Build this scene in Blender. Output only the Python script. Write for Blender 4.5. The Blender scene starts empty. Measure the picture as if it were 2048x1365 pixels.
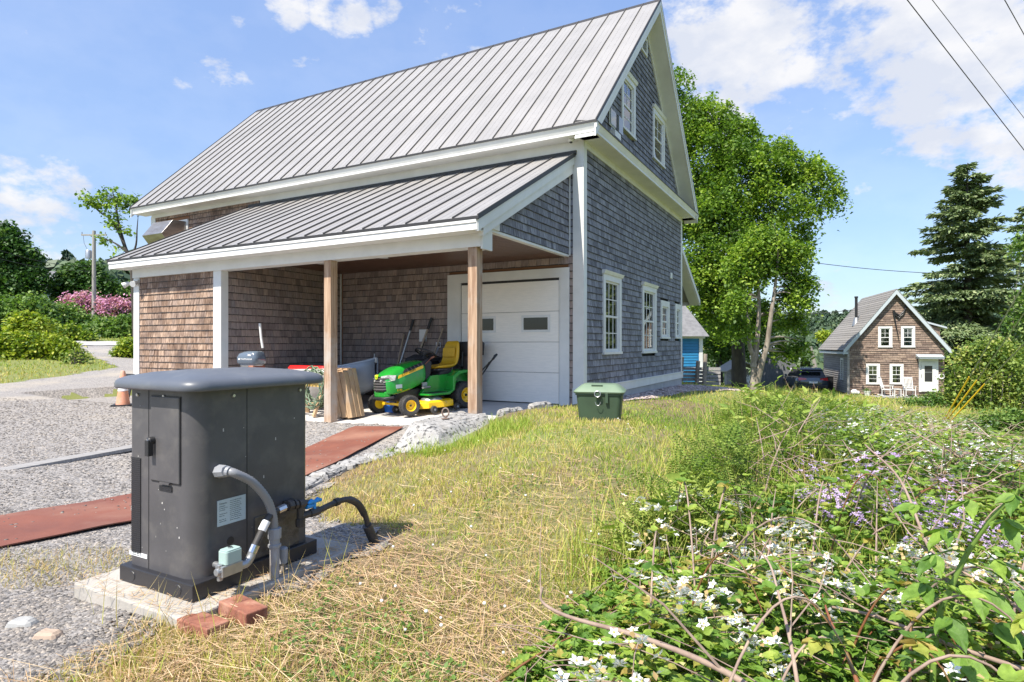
import bpy, bmesh, math, random
import numpy as np
from mathutils import Vector, Matrix
random.seed(7); rng = np.random.default_rng(11)
S = bpy.context.scene; COL = S.collection; R = math.radians

# ---------------------------------------------------------------- camera
CAMZ = 1.1
cd = bpy.data.cameras.new('camera'); cam = bpy.data.objects.new('camera', cd); COL.objects.link(cam)
cam.location = (0, 0, CAMZ); cam.rotation_euler = (R(90), 0, 0)
cd.sensor_width = 36; cd.lens = 36*1200/2048; cd.shift_y = 7.5/2048; cd.clip_end = 3000; cd.clip_start = .05
S.camera = cam
# ---------------------------------------------------------------- light
SUN = Vector((-.60, -.80, 0)).normalized(); EL = R(55)
sd = bpy.data.lights.new('sun', 'SUN'); sun = bpy.data.objects.new('sun', sd); COL.objects.link(sun)
sd.energy = 5.0; sd.angle = R(.55); sd.color = (1, .93, .81)
tosun = Vector((SUN.x*math.cos(EL), SUN.y*math.cos(EL), math.sin(EL)))
sun.rotation_euler = tosun.to_track_quat('Z', 'Y').to_euler(); sun.location = tosun*50
S.view_settings.view_transform = 'Standard'; S.view_settings.look = 'None'
S.view_settings.exposure = .76; S.view_settings.gamma = 1; S.view_settings.use_curve_mapping = False
S.cycles.max_bounces = 6; S.cycles.transparent_max_bounces = 6
S.cycles.diffuse_bounces = 3; S.cycles.glossy_bounces = 3; S.cycles.transmission_bounces = 3

world = bpy.data.worlds.new('World'); S.world = world; world.use_nodes = True
def pxdir(u, v): return Vector((u-1024, 1200, 690-v)).normalized()
def build_world():
    nt = world.node_tree; N = nt.nodes; L = nt.links; N.clear()
    out = N.new('ShaderNodeOutputWorld'); bg = N.new('ShaderNodeBackground'); L.new(bg.outputs[0], out.inputs[0])
    bg.inputs[1].default_value = .125
    sky = N.new('ShaderNodeTexSky'); sky.sky_type = 'NISHITA'; sky.sun_disc = False
    sky.sun_elevation = EL; sky.sun_rotation = math.atan2(SUN.x, SUN.y); sky.air_density = 1.1; sky.dust_density = .6; sky.ozone_density = 2.2
    tc = N.new('ShaderNodeTexCoord')
    def math_(op, a, b=None, c=None):
        n = N.new('ShaderNodeMath'); n.operation = op
        for i, x in enumerate((a, b, c)):
            if x is None: continue
            if isinstance(x, (int, float)): n.inputs[i].default_value = x
            else: L.new(x, n.inputs[i])
        return n.outputs[0]
    nrm = N.new('ShaderNodeVectorMath'); nrm.operation = 'NORMALIZE'; L.new(tc.outputs['Generated'], nrm.inputs[0])
    mp = N.new('ShaderNodeMapping'); mp.inputs['Scale'].default_value = (1, 1, 1.7); L.new(nrm.outputs[0], mp.inputs[0])
    def noise(sc, det, rough, off=0):
        n = N.new('ShaderNodeTexNoise'); n.inputs['Scale'].default_value = sc; n.inputs['Detail'].default_value = det
        n.inputs['Roughness'].default_value = rough
        m2 = N.new('ShaderNodeMapping'); m2.inputs['Location'].default_value = (off, off*.7, off*1.3); L.new(mp.outputs[0], m2.inputs[0])
        L.new(m2.outputs[0], n.inputs['Vector']); return n.outputs['Fac']
    big = noise(6.5, 9, .62); fine = noise(20, 8, .62, 3.1)
    n = math_('MULTIPLY_ADD', math_('ADD', math_('MULTIPLY', big, .62), math_('MULTIPLY', fine, .38)), 2.2, -.62)
    # cloud banks, by direction on the sky sphere: (u, v, angular radius in px, amount)
    banks = [(1480, 70, 190, .42), (1390, 20, 130, .32), (1660, 190, 95, .34), (1450, 190, 120, .38), (1900, 90, 210, .42), (1760, 30, 180, .36), (1760, 110, 85, .25), (1550, 150, 95, .40), (1480, 250, 70, .22), (1600, 350, 60, .14), (2000, 180, 120, .3),
             (2030, 265, 130, .38), (1900, 290, 70, .26), (1850, 215, 60, .25), (1600, 240, 60, .30), (1840, 490, 48, .2), (1420, 120, 90, .2),
             (50, 390, 100, .42), (125, 355, 70, .40), (140, 470, 95, .2), (30, 480, 120, .3), (60, 570, 140, .26), (575, 20, 55, .36), (680, 22, 75, .38), (770, 25, 38, .3), (690, 112, 22, .17),
             (1640, 600, 90, .2), (1600, 560, 60, .16), (2300, 150, 260, .3), (1200, -300, 300, .1), (-250, 300, 220, .25), (-100, 450, 120, .2), (300, -260, 200, .15)]
    acc = None
    for u, v, r, a in banks:
        d = pxdir(u, v); dp = N.new('ShaderNodeVectorMath'); dp.operation = 'DOT_PRODUCT'
        L.new(nrm.outputs[0], dp.inputs[0]); dp.inputs[1].default_value = d
        dist = math.hypot(u-1024, 690-v); ang = (r/1200)/(1+(dist/1200)**2)
        mr = N.new('ShaderNodeMapRange'); mr.interpolation_type = 'SMOOTHSTEP'
        mr.inputs['From Min'].default_value = math.cos(ang*1.35); mr.inputs['From Max'].default_value = math.cos(ang*.25)
        mr.inputs['To Max'].default_value = a; L.new(dp.outputs['Value'], mr.inputs['Value'])
        acc = mr.outputs[0] if acc is None else math_('MAXIMUM', acc, mr.outputs[0])
    dens = math_('ADD', n, acc)
    mask = N.new('ShaderNodeMapRange'); mask.interpolation_type = 'SMOOTHSTEP'; L.new(dens, mask.inputs['Value'])
    mask.inputs['From Min'].default_value = .56; mask.inputs['From Max'].default_value = .92
    # thin high veil, whiter low in the sky
    sep = N.new('ShaderNodeSeparateXYZ'); L.new(nrm.outputs[0], sep.inputs[0])
    veil = N.new('ShaderNodeMapRange'); L.new(sep.outputs['Z'], veil.inputs['Value'])
    veil.inputs['From Min'].default_value = .0; veil.inputs['From Max'].default_value = .55; veil.inputs['To Min'].default_value = .26; veil.inputs['To Max'].default_value = .16
    vl = math_('MULTIPLY', veil.outputs[0], math_('ADD', noise(3, 6, .55, 7.7), .45))
    mk = math_('MAXIMUM', math_('MULTIPLY', mask.outputs[0], .97), vl)
    # clouds: bright tops, blue-grey thick parts
    cr = N.new('ShaderNodeMapRange'); L.new(math_('ADD', math_('MULTIPLY', noise(9, 6, .55, 5.3), 1.0), math_('MULTIPLY', mask.outputs[0], .0)), cr.inputs['Value'])
    cr.inputs['From Min'].default_value = .42; cr.inputs['From Max'].default_value = .60
    cc = N.new('ShaderNodeMix'); cc.data_type = 'RGBA'; L.new(cr.outputs[0], cc.inputs['Factor'])
    cc.inputs['A'].default_value = (4.6, 4.6, 4.7, 1); cc.inputs['B'].default_value = (3.6, 3.8, 4.3, 1)
    tint = N.new('ShaderNodeMix'); tint.data_type = 'RGBA'; tint.blend_type = 'MULTIPLY'; tint.inputs['Factor'].default_value = 1
    gr_ = N.new('ShaderNodeMapRange'); L.new(sep.outputs['Z'], gr_.inputs['Value']); gr_.inputs['From Min'].default_value = .0; gr_.inputs['From Max'].default_value = .5; gr_.inputs['To Min'].default_value = .74; gr_.inputs['To Max'].default_value = 1.22
    vs = N.new('ShaderNodeVectorMath'); vs.operation = 'SCALE'; L.new(sky.outputs[0], vs.inputs[0]); L.new(gr_.outputs[0], vs.inputs['Scale'])
    L.new(vs.outputs[0], tint.inputs['A']); tint.inputs['B'].default_value = (.78, .88, 1.04, 1)
    mix = N.new('ShaderNodeMix'); mix.data_type = 'RGBA'; L.new(mk, mix.inputs['Factor'])
    L.new(tint.outputs['Result'], mix.inputs['A']); L.new(cc.outputs['Result'], mix.inputs['B'])
    L.new(mix.outputs['Result'], bg.inputs[0])
build_world()

# ---------------------------------------------------------------- naming and properties
def tag(o, label=None, cat=None, group=None, kind=None):
    if label: o['label'] = label
    if cat: o['category'] = cat
    if group: o['group'] = group
    if kind: o['kind'] = kind
    return o
def link(o, parent=None):
    COL.objects.link(o)
    if parent is not None: o.parent = parent
    return o
def empty(name, loc=(0, 0, 0), rz=0, label=None, cat=None, group=None):
    o = bpy.data.objects.new(name, None); o.location = loc; o.rotation_euler = (0, 0, rz); o.empty_display_size = .1
    COL.objects.link(o); return tag(o, label, cat, group)
def children(o): return [c for c in bpy.data.objects if c.parent == o]
def copy_tree(o, parent=None):
    c = o.copy(); COL.objects.link(c); c.parent = parent
    for ch in children(o): copy_tree(ch, c)
    return c

# ---------------------------------------------------------------- mesh builder
class MB:
    def __init__(s): s.v = []; s.f = []; s.t = []; s.m = []; s.T = 0.5; s.M = 0
    def add(s, vs, fs, t=None, m=None):
        b = len(s.v); s.v += [tuple(p) for p in vs]; s.f += [tuple(b+i for i in f) for f in fs]
        s.t += [s.T if t is None else t]*len(fs); s.m += [s.M if m is None else m]*len(fs); return s
    def hexa(s, p, **k):   # 8 corners: bottom 4 ccw, top 4 ccw
        return s.add(p, [(0, 3, 2, 1), (4, 5, 6, 7), (0, 1, 5, 4), (1, 2, 6, 5), (2, 3, 7, 6), (3, 0, 4, 7)], **k)
    def box(s, x0, x1, y0, y1, z0, z1, **k):
        x0, x1 = sorted((x0, x1)); y0, y1 = sorted((y0, y1)); z0, z1 = sorted((z0, z1))
        return s.hexa([(x0, y0, z0), (x1, y0, z0), (x1, y1, z0), (x0, y1, z0), (x0, y0, z1), (x1, y0, z1), (x1, y1, z1), (x0, y1, z1)], **k)
    def bar(s, p0, p1, w, h, up=(0, 0, 1), **k):   # box along a segment
        p0, p1 = Vector(p0), Vector(p1); d = (p1-p0).normalized(); u = Vector(up)
        a = d.cross(u)
        if a.length < 1e-4: a = d.cross(Vector((1, 0, 0)))
        a.normalize(); b = a.cross(d); a = a*w/2; b = b*h/2
        return s.hexa([p0-a-b, p0+a-b, p1+a-b, p1-a-b, p0-a+b, p0+a+b, p1+a+b, p1-a+b], **k)
    def prism(s, poly, off, **k):
        n = len(poly); off = Vector(off); P = [Vector(p) for p in poly]
        nn = Vector((0, 0, 0))
        for i in range(n): nn += P[i].cross(P[(i+1) % n])
        fl = nn.dot(off) > 0
        fs = [tuple(reversed(range(n))), tuple(range(n, 2*n))]+[(i, (i+1) % n, n+(i+1) % n, n+i) for i in range(n)]
        if not fl: fs = [tuple(reversed(f)) for f in fs]
        return s.add(P+[p+off for p in P], fs, **k)
    def loft(s, rings, cap=True, closed=True, **k):
        n = len(rings[0]); vs = [p for r in rings for p in r]; fs = []
        for j in range(len(rings)-1):
            for i in range(n if closed else n-1):
                fs.append((j*n+i, j*n+(i+1) % n, (j+1)*n+(i+1) % n, (j+1)*n+i))
        if cap and closed: fs += [tuple(reversed(range(n))), tuple(range((len(rings)-1)*n, len(rings)*n))]
        return s.add(vs, fs, **k)
    def tube(s, pts, r, n=8, cap=True, **k):
        P = [Vector(p) for p in pts]; rr = r if hasattr(r, '__len__') else [r]*len(P)
        rings = []; prev = None
        for i, p in enumerate(P):
            d = (P[min(i+1, len(P)-1)]-P[max(i-1, 0)]).normalized()
            if prev is None:
                a = d.cross(Vector((0, 0, 1)))
                if a.length < .05: a = d.cross(Vector((0, 1, 0)))
            else: a = prev-d*prev.dot(d)
            a.normalize(); prev = a; b = d.cross(a)
            rings.append([p+(a*math.cos(q)+b*math.sin(q))*rr[i] for q in [2*math.pi*j/n for j in range(n)]])
        return s.loft(rings, cap, **k)
    def cyl(s, p0, p1, r, n=12, r1=None, **k): return s.tube([p0, p1], [r, r if r1 is None else r1], n, **k)
    def lathe(s, prof, c=(0, 0, 0), axis='Z', n=20, **k):   # prof: (radius, along)
        def pt(r, h, q):
            x, y = r*math.cos(q), r*math.sin(q)
            p = {'Z': (x, y, h), 'Y': (x, h, -y), 'X': (h, x, y)}[axis]
            return (p[0]+c[0], p[1]+c[1], p[2]+c[2])
        return s.loft([[pt(r, h, 2*math.pi*j/n) for j in range(n)] for r, h in prof], True, **k)
    def ball(s, c, r, n=12, sc=(1, 1, 1), **k):
        rings = []
        for i in range(1, n//2+1):
            th = -math.pi/2+math.pi*i/(n//2+1)
            rings.append([(c[0]+r*sc[0]*math.cos(th)*math.cos(q), c[1]+r*sc[1]*math.cos(th)*math.sin(q), c[2]+r*sc[2]*math.sin(th)) for q in [2*math.pi*j/n for j in range(n)]])
        return s.loft(rings, True, **k)
    def build(s, name, mat, parent=None, smooth=False, bevel=0, seg=2, kind=None, label=None, cat=None, group=None, mw=None):
        me = bpy.data.meshes.new(name); me.from_pydata(s.v, [], s.f)
        for x in (mat if isinstance(mat, (list, tuple)) else [mat]): me.materials.append(x)
        if s.m and max(s.m) > 0: me.polygons.foreach_set('material_index', s.m)
        at = me.attributes.new('tint', 'FLOAT', 'FACE'); at.data.foreach_set('value', s.t)
        o = bpy.data.objects.new(name, me); link(o, parent)
        if smooth:
            me.polygons.foreach_set('use_smooth', [True]*len(me.polygons))
            if hasattr(me, 'set_sharp_from_angle'): me.set_sharp_from_angle(angle=R(smooth if smooth is not True else 40))
        if bevel:
            b = o.modifiers.new('bevel', 'BEVEL'); b.width = bevel; b.segments = seg; b.limit_method = 'ANGLE'; b.angle_limit = R(50)
        if mw is not None: o.matrix_local = mw
        me.update(); return tag(o, label, cat, group, kind)
def rrect(x0, x1, y0, y1, r, z, n=5):
    pts = []
    for cx, cy, a0 in ((x1-r, y1-r, 0), (x0+r, y1-r, 90), (x0+r, y0+r, 180), (x1-r, y0+r, 270)):
        for i in range(n+1):
            q = R(a0+90*i/n); pts.append((cx+r*math.cos(q), cy+r*math.sin(q), z))
    return pts

# big numpy meshes
def np_mesh(name, V, Fc, mats, tint=None, midx=None, parent=None, smooth=False, kind=None, label=None, cat=None, group=None):
    me = bpy.data.meshes.new(name); V = np.asarray(V, np.float32); Fc = np.asarray(Fc, np.int32); k = Fc.shape[1]
    me.vertices.add(len(V)); me.vertices.foreach_set('co', V.ravel())
    me.loops.add(Fc.size); me.loops.foreach_set('vertex_index', Fc.ravel())
    me.polygons.add(len(Fc)); me.polygons.foreach_set('loop_start', np.arange(0, Fc.size, k, dtype=np.int32))
    for x in (mats if isinstance(mats, (list, tuple)) else [mats]): me.materials.append(x)
    if midx is not None: me.polygons.foreach_set('material_index', np.asarray(midx, np.int32))
    if tint is not None:
        at = me.attributes.new('tint', 'FLOAT', 'FACE'); at.data.foreach_set('value', np.asarray(tint, np.float32))
    if smooth: me.polygons.foreach_set('use_smooth', np.ones(len(Fc), bool))
    me.update(calc_edges=True)
    o = bpy.data.objects.new(name, me); link(o, parent); return tag(o, label, cat, group, kind)
def rotm(yaw, pitch, roll):
    cy, sy, cp, sp, cr, sr = np.cos(yaw), np.sin(yaw), np.cos(pitch), np.sin(pitch), np.cos(roll), np.sin(roll)
    M = np.empty((len(yaw), 3, 3))
    M[:, 0, 0] = cy*cr-sy*sp*sr; M[:, 0, 1] = -sy*cp; M[:, 0, 2] = cy*sr+sy*sp*cr
    M[:, 1, 0] = sy*cr+cy*sp*sr; M[:, 1, 1] = cy*cp; M[:, 1, 2] = sy*sr-cy*sp*cr
    M[:, 2, 0] = -cp*sr; M[:, 2, 1] = sp; M[:, 2, 2] = cp*cr
    return M   # rotates local +Y to heading yaw, raised by pitch, rolled about it
class Pile:
    "collects replicated triangle templates into one mesh"
    def __init__(s): s.V = []; s.F = []; s.T = []; s.M = []; s.n = 0
    def add(s, tv, tf, pos, M, sc, tint, m=0):
        tv = np.asarray(tv, float); tf = np.asarray(tf, int); N = len(pos)
        if N == 0: return
        sc = np.asarray(sc, float); sc = sc[:, None, None] if sc.ndim == 1 else (sc[:, None, :] if sc.ndim == 2 else sc)
        v = np.einsum('nij,nkj->nki', M, tv[None]*sc)+np.asarray(pos)[:, None, :]
        s.V.append(v.reshape(-1, 3)); k = len(tv)
        s.F.append((tf[None]+(np.arange(N)*k)[:, None, None]+s.n).reshape(-1, 3)); s.n += N*k
        s.T.append(np.repeat(np.broadcast_to(tint, (N,)), len(tf))); s.M.append(np.full(N*len(tf), m))
    def tube(s, P, r, n=5, t=.5, m=0):
        mb = MB(); mb.tube(P, r, n, cap=False); v = np.array(mb.v); f = np.array(mb.f)
        f = np.concatenate([f[:, [0, 1, 2]], f[:, [0, 2, 3]]])
        s.V.append(v); s.F.append(f+s.n); s.n += len(v); s.T.append(np.full(len(f), t)); s.M.append(np.full(len(f), m))
    def build(s, name, mats, **k):
        return np_mesh(name, np.concatenate(s.V), np.concatenate(s.F), mats, np.concatenate(s.T), np.concatenate(s.M), **k)

# ---------------------------------------------------------------- materials
def rgb(h):   # sRGB hex -> linear
    c = [int(h[i:i+2], 16)/255 for i in (0, 2, 4)]
    return tuple(x/12.92 if x < .04045 else ((x+.055)/1.055)**2.4 for x in c)
def pmat(name, c1, c2=None, scale=5, stretch=(1, 1, 1), detail=5, lo=.35, hi=.65, rough=.7, metal=0, bump=0, bscale=None, bdist=.01,
         tintc=None, tintamt=1, coord='pos', spec=.5, c3=None, scale3=1.3, lo3=.5, hi3=.7, trans=None, coat=0, emit=None):
    m = bpy.data.materials.new(name); m.use_nodes = True; nt = m.node_tree; N = nt.nodes; L = nt.links
    b = N['Principled BSDF']; b.inputs['Roughness'].default_value = rough; b.inputs['Metallic'].default_value = metal
    b.inputs['Specular IOR Level'].default_value = spec; b.inputs['Coat Weight'].default_value = coat
    b.inputs['Base Color'].default_value = (*c1, 1)
    if coord == 'pos': src = N.new('ShaderNodeNewGeometry').outputs['Position']
    else: src = N.new('ShaderNodeTexCoord').outputs['Object']
    def mapped(st):
        mp = N.new('ShaderNodeMapping'); mp.inputs['Scale'].default_value = st; L.new(src, mp.inputs[0]); return mp.outputs[0]
    def noise(sc, st, det=detail):
        n = N.new('ShaderNodeTexNoise'); n.inputs['Scale'].default_value = sc; n.inputs['Detail'].default_value = det; n.inputs['Roughness'].default_value = .6
        L.new(mapped(st), n.inputs['Vector']); return n.outputs['Fac']
    def mr(x, lo, hi, a=0, bb=1):
        r = N.new('ShaderNodeMapRange'); L.new(x, r.inputs['Value']); r.inputs['From Min'].default_value = lo; r.inputs['From Max'].default_value = hi
        r.inputs['To Min'].default_value = a; r.inputs['To Max'].default_value = bb; return r.outputs[0]
    def mix(f, A, B, mode='MIX'):
        x = N.new('ShaderNodeMix'); x.data_type = 'RGBA'; x.blend_type = mode
        for val, k in ((f, 'Factor'), (A, 'A'), (B, 'B')):
            if isinstance(val, (int, float)): x.inputs[k].default_value = val
            elif isinstance(val, tuple): x.inputs[k].default_value = (*val, 1)
            else: L.new(val, x.inputs[k])
        return x.outputs['Result']
    col = None
    if c2: col = mix(mr(noise(scale, stretch), lo, hi), c1, c2)
    if c3: col = mix(mr(noise(scale3, (1, 1, 1), 4), lo3, hi3), col if col is not None else c1, c3)
    if tintc:
        at = N.new('ShaderNodeAttribute'); at.attribute_name = 'tint'
        cr = N.new('ShaderNodeValToRGB'); L.new(at.outputs['Fac'], cr.inputs[0]); el = cr.color_ramp.elements
        while len(el) < len(tintc): el.new(.5)
        for i, c in enumerate(tintc): el[i].position = i/(len(tintc)-1); el[i].color = (*c, 1)
        col = cr.outputs[0] if col is None else mix(tintamt, col, cr.outputs[0], 'MULTIPLY')
    if col is not None: L.new(col, b.inputs['Base Color'])
    if bump:
        bp = N.new('ShaderNodeBump'); bp.inputs['Strength'].default_value = bump; bp.inputs['Distance'].default_value = bdist
        L.new(noise(bscale or scale*3, stretch, 6), bp.inputs['Height']); L.new(bp.outputs[0], b.inputs['Normal'])
    if trans:
        tr = N.new('ShaderNodeBsdfTranslucent'); ms = N.new('ShaderNodeMixShader'); ms.inputs[0].default_value = trans
        if col is not None:
            mt = mix(1.0, col, (1.35, 1.5, .7), 'MULTIPLY'); L.new(mt, tr.inputs[0])
        else: tr.inputs[0].default_value = (*c1, 1)
        L.new(b.outputs[0], ms.inputs[1]); L.new(tr.outputs[0], ms.inputs[2]); L.new(ms.outputs[0], N['Material Output'].inputs[0])
    return m
def glass_mat(name, tint=(.02, .025, .03), t=.5):
    m = bpy.data.materials.new(name); m.use_nodes = True; nt = m.node_tree; N = nt.nodes; L = nt.links
    N.remove(N['Principled BSDF']); gl = N.new('ShaderNodeBsdfGlossy'); gl.inputs['Roughness'].default_value = .02
    tr = N.new('ShaderNodeBsdfTransparent'); tr.inputs[0].default_value = (.75, .8, .8, 1); fr = N.new('ShaderNodeFresnel'); fr.inputs[0].default_value = 1.55
    ad = N.new('ShaderNodeMath'); ad.operation = 'MULTIPLY_ADD'; ad.inputs[1].default_value = 1.3; ad.inputs[2].default_value = .13; ad.use_clamp = True; L.new(fr.outputs[0], ad.inputs[0])
    ms = N.new('ShaderNodeMixShader'); L.new(ad.outputs[0], ms.inputs[0]); L.new(tr.outputs[0], ms.inputs[1]); L.new(gl.outputs[0], ms.inputs[2])
    L.new(ms.outputs[0], N['Material Output'].inputs[0]); return m

M = {}
M['white'] = pmat('white_paint', (.70, .70, .68), (.63, .635, .62), scale=3, rough=.5, bump=.05, bscale=30, c3=(.58, .57, .54), scale3=.9, lo3=.52, hi3=.8)
M['white2'] = pmat('white_door', (.84, .80, .74), (.77, .74, .69), scale=6, stretch=(1, 1, 8), rough=.4, bump=.12, bscale=40, bdist=.004)
# weathered cedar: tint picks the board, noise streaks run down it
M['butt'] = pmat('butt_shadow_edge', (.035, .032, .032), (.06, .055, .052), scale=30, rough=.9)  # weathered end grain, plus the shadow line between courses put into the colour
def shingle_mat(name, cols, dark, **kw):
    m = pmat(name, (1, 1, 1), dark, scale=1.0, stretch=(42, 42, 4.5), detail=6, lo=.36, hi=.70, rough=.85, spec=.25, tintc=cols, bump=.5, bscale=3.0, bdist=.006, **kw)
    return m
M['sh_gable'] = shingle_mat('cedar_grey', [(.165, .17, .20), (.25, .258, .295), (.35, .36, .405), (.21, .213, .24)], (.36, .34, .35))
M['sh_inner'] = shingle_mat('cedar_sheltered', [(.23, .185, .17), (.33, .27, .25), (.40, .32, .275), (.28, .245, .24)], (.62, .58, .58))
M['sh_front'] = shingle_mat('cedar_sunburnt', [(.30, .20, .145), (.45, .31, .22), (.38, .28, .225), (.56, .40, .29)], (.13, .10, .095), c3=(.34, .32, .32), scale3=1.7, lo3=.50, hi3=.66)
M['panel'] = pmat('roof_metal', (.345, .33, .315), (.30, .288, .275), scale=1.1, rough=.42, metal=.15, bump=.25, bscale=2.2, bdist=.012)
M['seam'] = pmat('roof_trim', (.03, .028, .027), rough=.5)
M['seamc'] = pmat('roof_seam', (.09, .085, .08), rough=.6)
M['ceil'] = pmat('ceiling_wood', (.13, .055, .03), (.075, .032, .018), scale=4, stretch=(1, 14, 14), rough=.35, bump=.1)
M['post'] = pmat('post_wood', (.46, .32, .215), (.27, .165, .10), scale=3.5, stretch=(9, 9, .5), detail=8, lo=.4, hi=.6, rough=.7, bump=.25, bscale=12, c3=(.42, .37, .32), scale3=1.6)
M['lumber'] = pmat('lumber', (.50, .36, .22), (.36, .25, .15), scale=5, stretch=(4, 4, 1), detail=7, rough=.75, bump=.2, bscale=18, tintc=[(.75, .72, .7), (1, .95, .9), (1.1, 1, .9)], c3=(.40, .33, .26), scale3=4)
M['concrete'] = pmat('concrete', (.42, .39, .35), (.32, .30, .27), scale=3, rough=.9, bump=.3, bscale=40, c3=(.36, .34, .31), scale3=2)
M['slab'] = pmat('slab_concrete', (.56, .54, .51), (.48, .46, .44), scale=2, rough=.85, bump=.12, bscale=50, c3=(.44, .42, .40), scale3=1.1)
M['found'] = pmat('foundation', (.42, .42, .41), (.33, .33, .33), scale=3, rough=.9, bump=.2)
M['glass'] = glass_mat('window_glass')
M['dark'] = pmat('dark_interior', (.02, .02, .02), rough=.9)
M['darkwood'] = pmat('interior_wood', (.20, .09, .04), rough=.7)
M['curtain'] = pmat('curtain', (.62, .62, .6), rough=.9)
M['black'] = pmat('black_plastic', (.018, .018, .02), rough=.45)
M['rubber'] = pmat('rubber', (.03, .03, .03), (.06, .055, .05), scale=20, rough=.85, bump=.4, bscale=80)
M['steel'] = pmat('galvanised_steel', (.42, .43, .44), (.35, .36, .37), scale=25, rough=.42, metal=.75)
M['chrome'] = pmat('bright_steel', (.6, .6, .6), rough=.25, metal=1)
M['screw'] = pmat('screw_head', (.5, .5, .5), rough=.3, metal=1)
# ---------------------------------------------------------------- barn frame
AX = Vector((.878, -.4785, 0)).normalized(); BY = Vector((.4785, .878, 0)).normalized(); C0 = Vector((1.278, 10.8, 0))
BROT = math.atan2(AX.y, AX.x)
def BW(x, y, z=0): p = C0+AX*x+BY*y; return Vector((p.x, p.y, z))
def slabz(y): return -.002+.05*min(0, y)

# ---------------------------------------------------------------- terrain
CP = np.array([(-3, 2.5, -.09), (-5, 5, -.13), (-2, 7.5, -.19), (-4, 9, -.19), (-8, 11, -.12), (-1.5, 3, -.07), (-1.9, 1.9, -.06), (-.7, 3.7, -.03), (-.9, 5, -.1), (0, 2, -.05), (0, 4, .14), (.5, 6, .26), (.3, 7.7, .16), (-1.05, 6.8, -.12), (-.55, 7.0, -.02),
 (1.2, 8, .14), (.6, 9.0, .14), (1.0, 10, .06), (2, 4, -.02), (3, 3, -.2), (3, 6, -.06), (2.3, 9, -.03), (4, 12, -.12), (3.4, 13.4, -.06), (5.6, 17.2, -.14), (6, 9, -.45), (8, 6, -.75), (6, 3, -.55), (10, 12, -1.0), (7.2, 20, -.4), (10, 20, -.8),
 (12, 35, -1.25), (23, 36, -1.95), (20, 33, -1.9), (28, 36, -1.9), (16, 36, -1.6), (18, 25, -1.55), (30, 25, -1.8), (15, 15, -1.25), (25, 15, -1.7), (20, 50, -2.6), (40, 50, -2.5), (40, 80, -4.5), (10, 60, -1.7), (22, 42, -2.2), (20, 120, -5),
 (60, 150, -6), (100, 200, -6), (-10, 14, -.1), (-9, 20, .05), (-17, 22, .58), (-14, 16, .12), (-20, 17, .3), (-28, 40, 1.3), (-22, 30, .9), (-45, 65, 3.5), (-50, 60, 3.2), (-80, 80, 6), (-20, 60, 2.6), (-10, 40, 1.2), (0, 40, .1), (-5, 25, .1),
 (0, 0, -.1), (-5, 0, -.15), (5, 0, -.5), (0, -10, -.3), (-10, -10, -.3), (12, -8, -1.2), (-12, 8, 0), (-25, 5, .3), (25, 0, -2), (-60, 20, 3), (60, 40, -3), (-60, 150, 9), (0, 150, 2), (60, -20, -3), (-60, -30, 1), (0, -60, -1), (1.4, 1.9, -.17), (2.2, 2.4, -.22), (3, 1.2, -.3)])
def _tps(P, reg=.02):
    n = len(P); d = np.linalg.norm(P[:, None, :2]-P[None, :, :2], axis=2)
    K = np.where(d > 0, d**2*np.log(np.maximum(d, 1e-9)), 0)+np.eye(n)*reg
    A = np.zeros((n+3, n+3)); A[:n, :n] = K; A[:n, n] = 1; A[:n, n+1:] = P[:, :2]; A[n, :n] = 1; A[n+1:, :n] = P[:, :2].T
    return np.linalg.solve(A, np.concatenate([P[:, 2], np.zeros(3)]))
_W = _tps(CP)
def pnoise(x, y, f=1.0, seed=0):   # smooth pseudo noise, about -1..1
    s = 0; a = 1
    for k in range(4):
        q = seed*1.7+k*2.39
        s = s+a*np.sin(x*f*(1.0+.13*k)*math.cos(q)+y*f*math.sin(q)*1.07+q*3+1.3*np.sin(y*f*.71*math.cos(q*1.9)-x*f*.63*math.sin(q*1.3)+q))
        a *= .72; f *= 1.83
    return s/2.2
def hraw(x, y):
    x = np.asarray(x, float); y = np.asarray(y, float); sh = x.shape; x = x.ravel(); y = y.ravel()
    xc = np.clip(x, -90, 110); yc = np.clip(y, -70, 190); out = np.empty(len(x))
    for i in range(0, len(x), 20000):
        a = xc[i:i+20000, None]; b = yc[i:i+20000, None]; d2 = (a-CP[:, 0])**2+(b-CP[:, 1])**2
        out[i:i+20000] = (.5*d2*np.log(np.maximum(d2, 1e-12)))@_W[:len(CP)]+_W[len(CP)]+_W[len(CP)+1]*a[:, 0]+_W[len(CP)+2]*b[:, 0]
    return out.reshape(sh)
def hfun(x, y):
    x = np.asarray(x, float); y = np.asarray(y, float); z = hraw(x, y)
    r = np.hypot(x, y); z = z+.012*pnoise(x, y, 2.2)*np.clip(r/3, 0, 1)+.05*pnoise(x, y, .4, 3)*np.clip((r-12)/20, 0, 1)
    # hills far off
    far = np.clip((y-170)/260, 0, 1); far = far*far*(3-2*far)
    z = z*(1-far)+far*(9+4*pnoise(x, y, .012, 5)+np.clip((x-120)/300, 0, 1)*9)
    # under the barn and its slab the soil is cut away
    lx = (x-C0.x)*AX.x+(y-C0.y)*AX.y; ly = (x-C0.x)*BY.x+(y-C0.y)*BY.y
    ins = (lx > -12.9) & (lx < -.12) & (ly > -3.12) & (ly < 7.5)
    ramp = np.clip((-.12-lx)/.3, 0, 1)
    return np.where(ins, np.minimum(z, -.28*ramp+z*(1-ramp)), z)
def h1(x, y): return float(hfun(np.array([x]), np.array([y]))[0])

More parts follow.
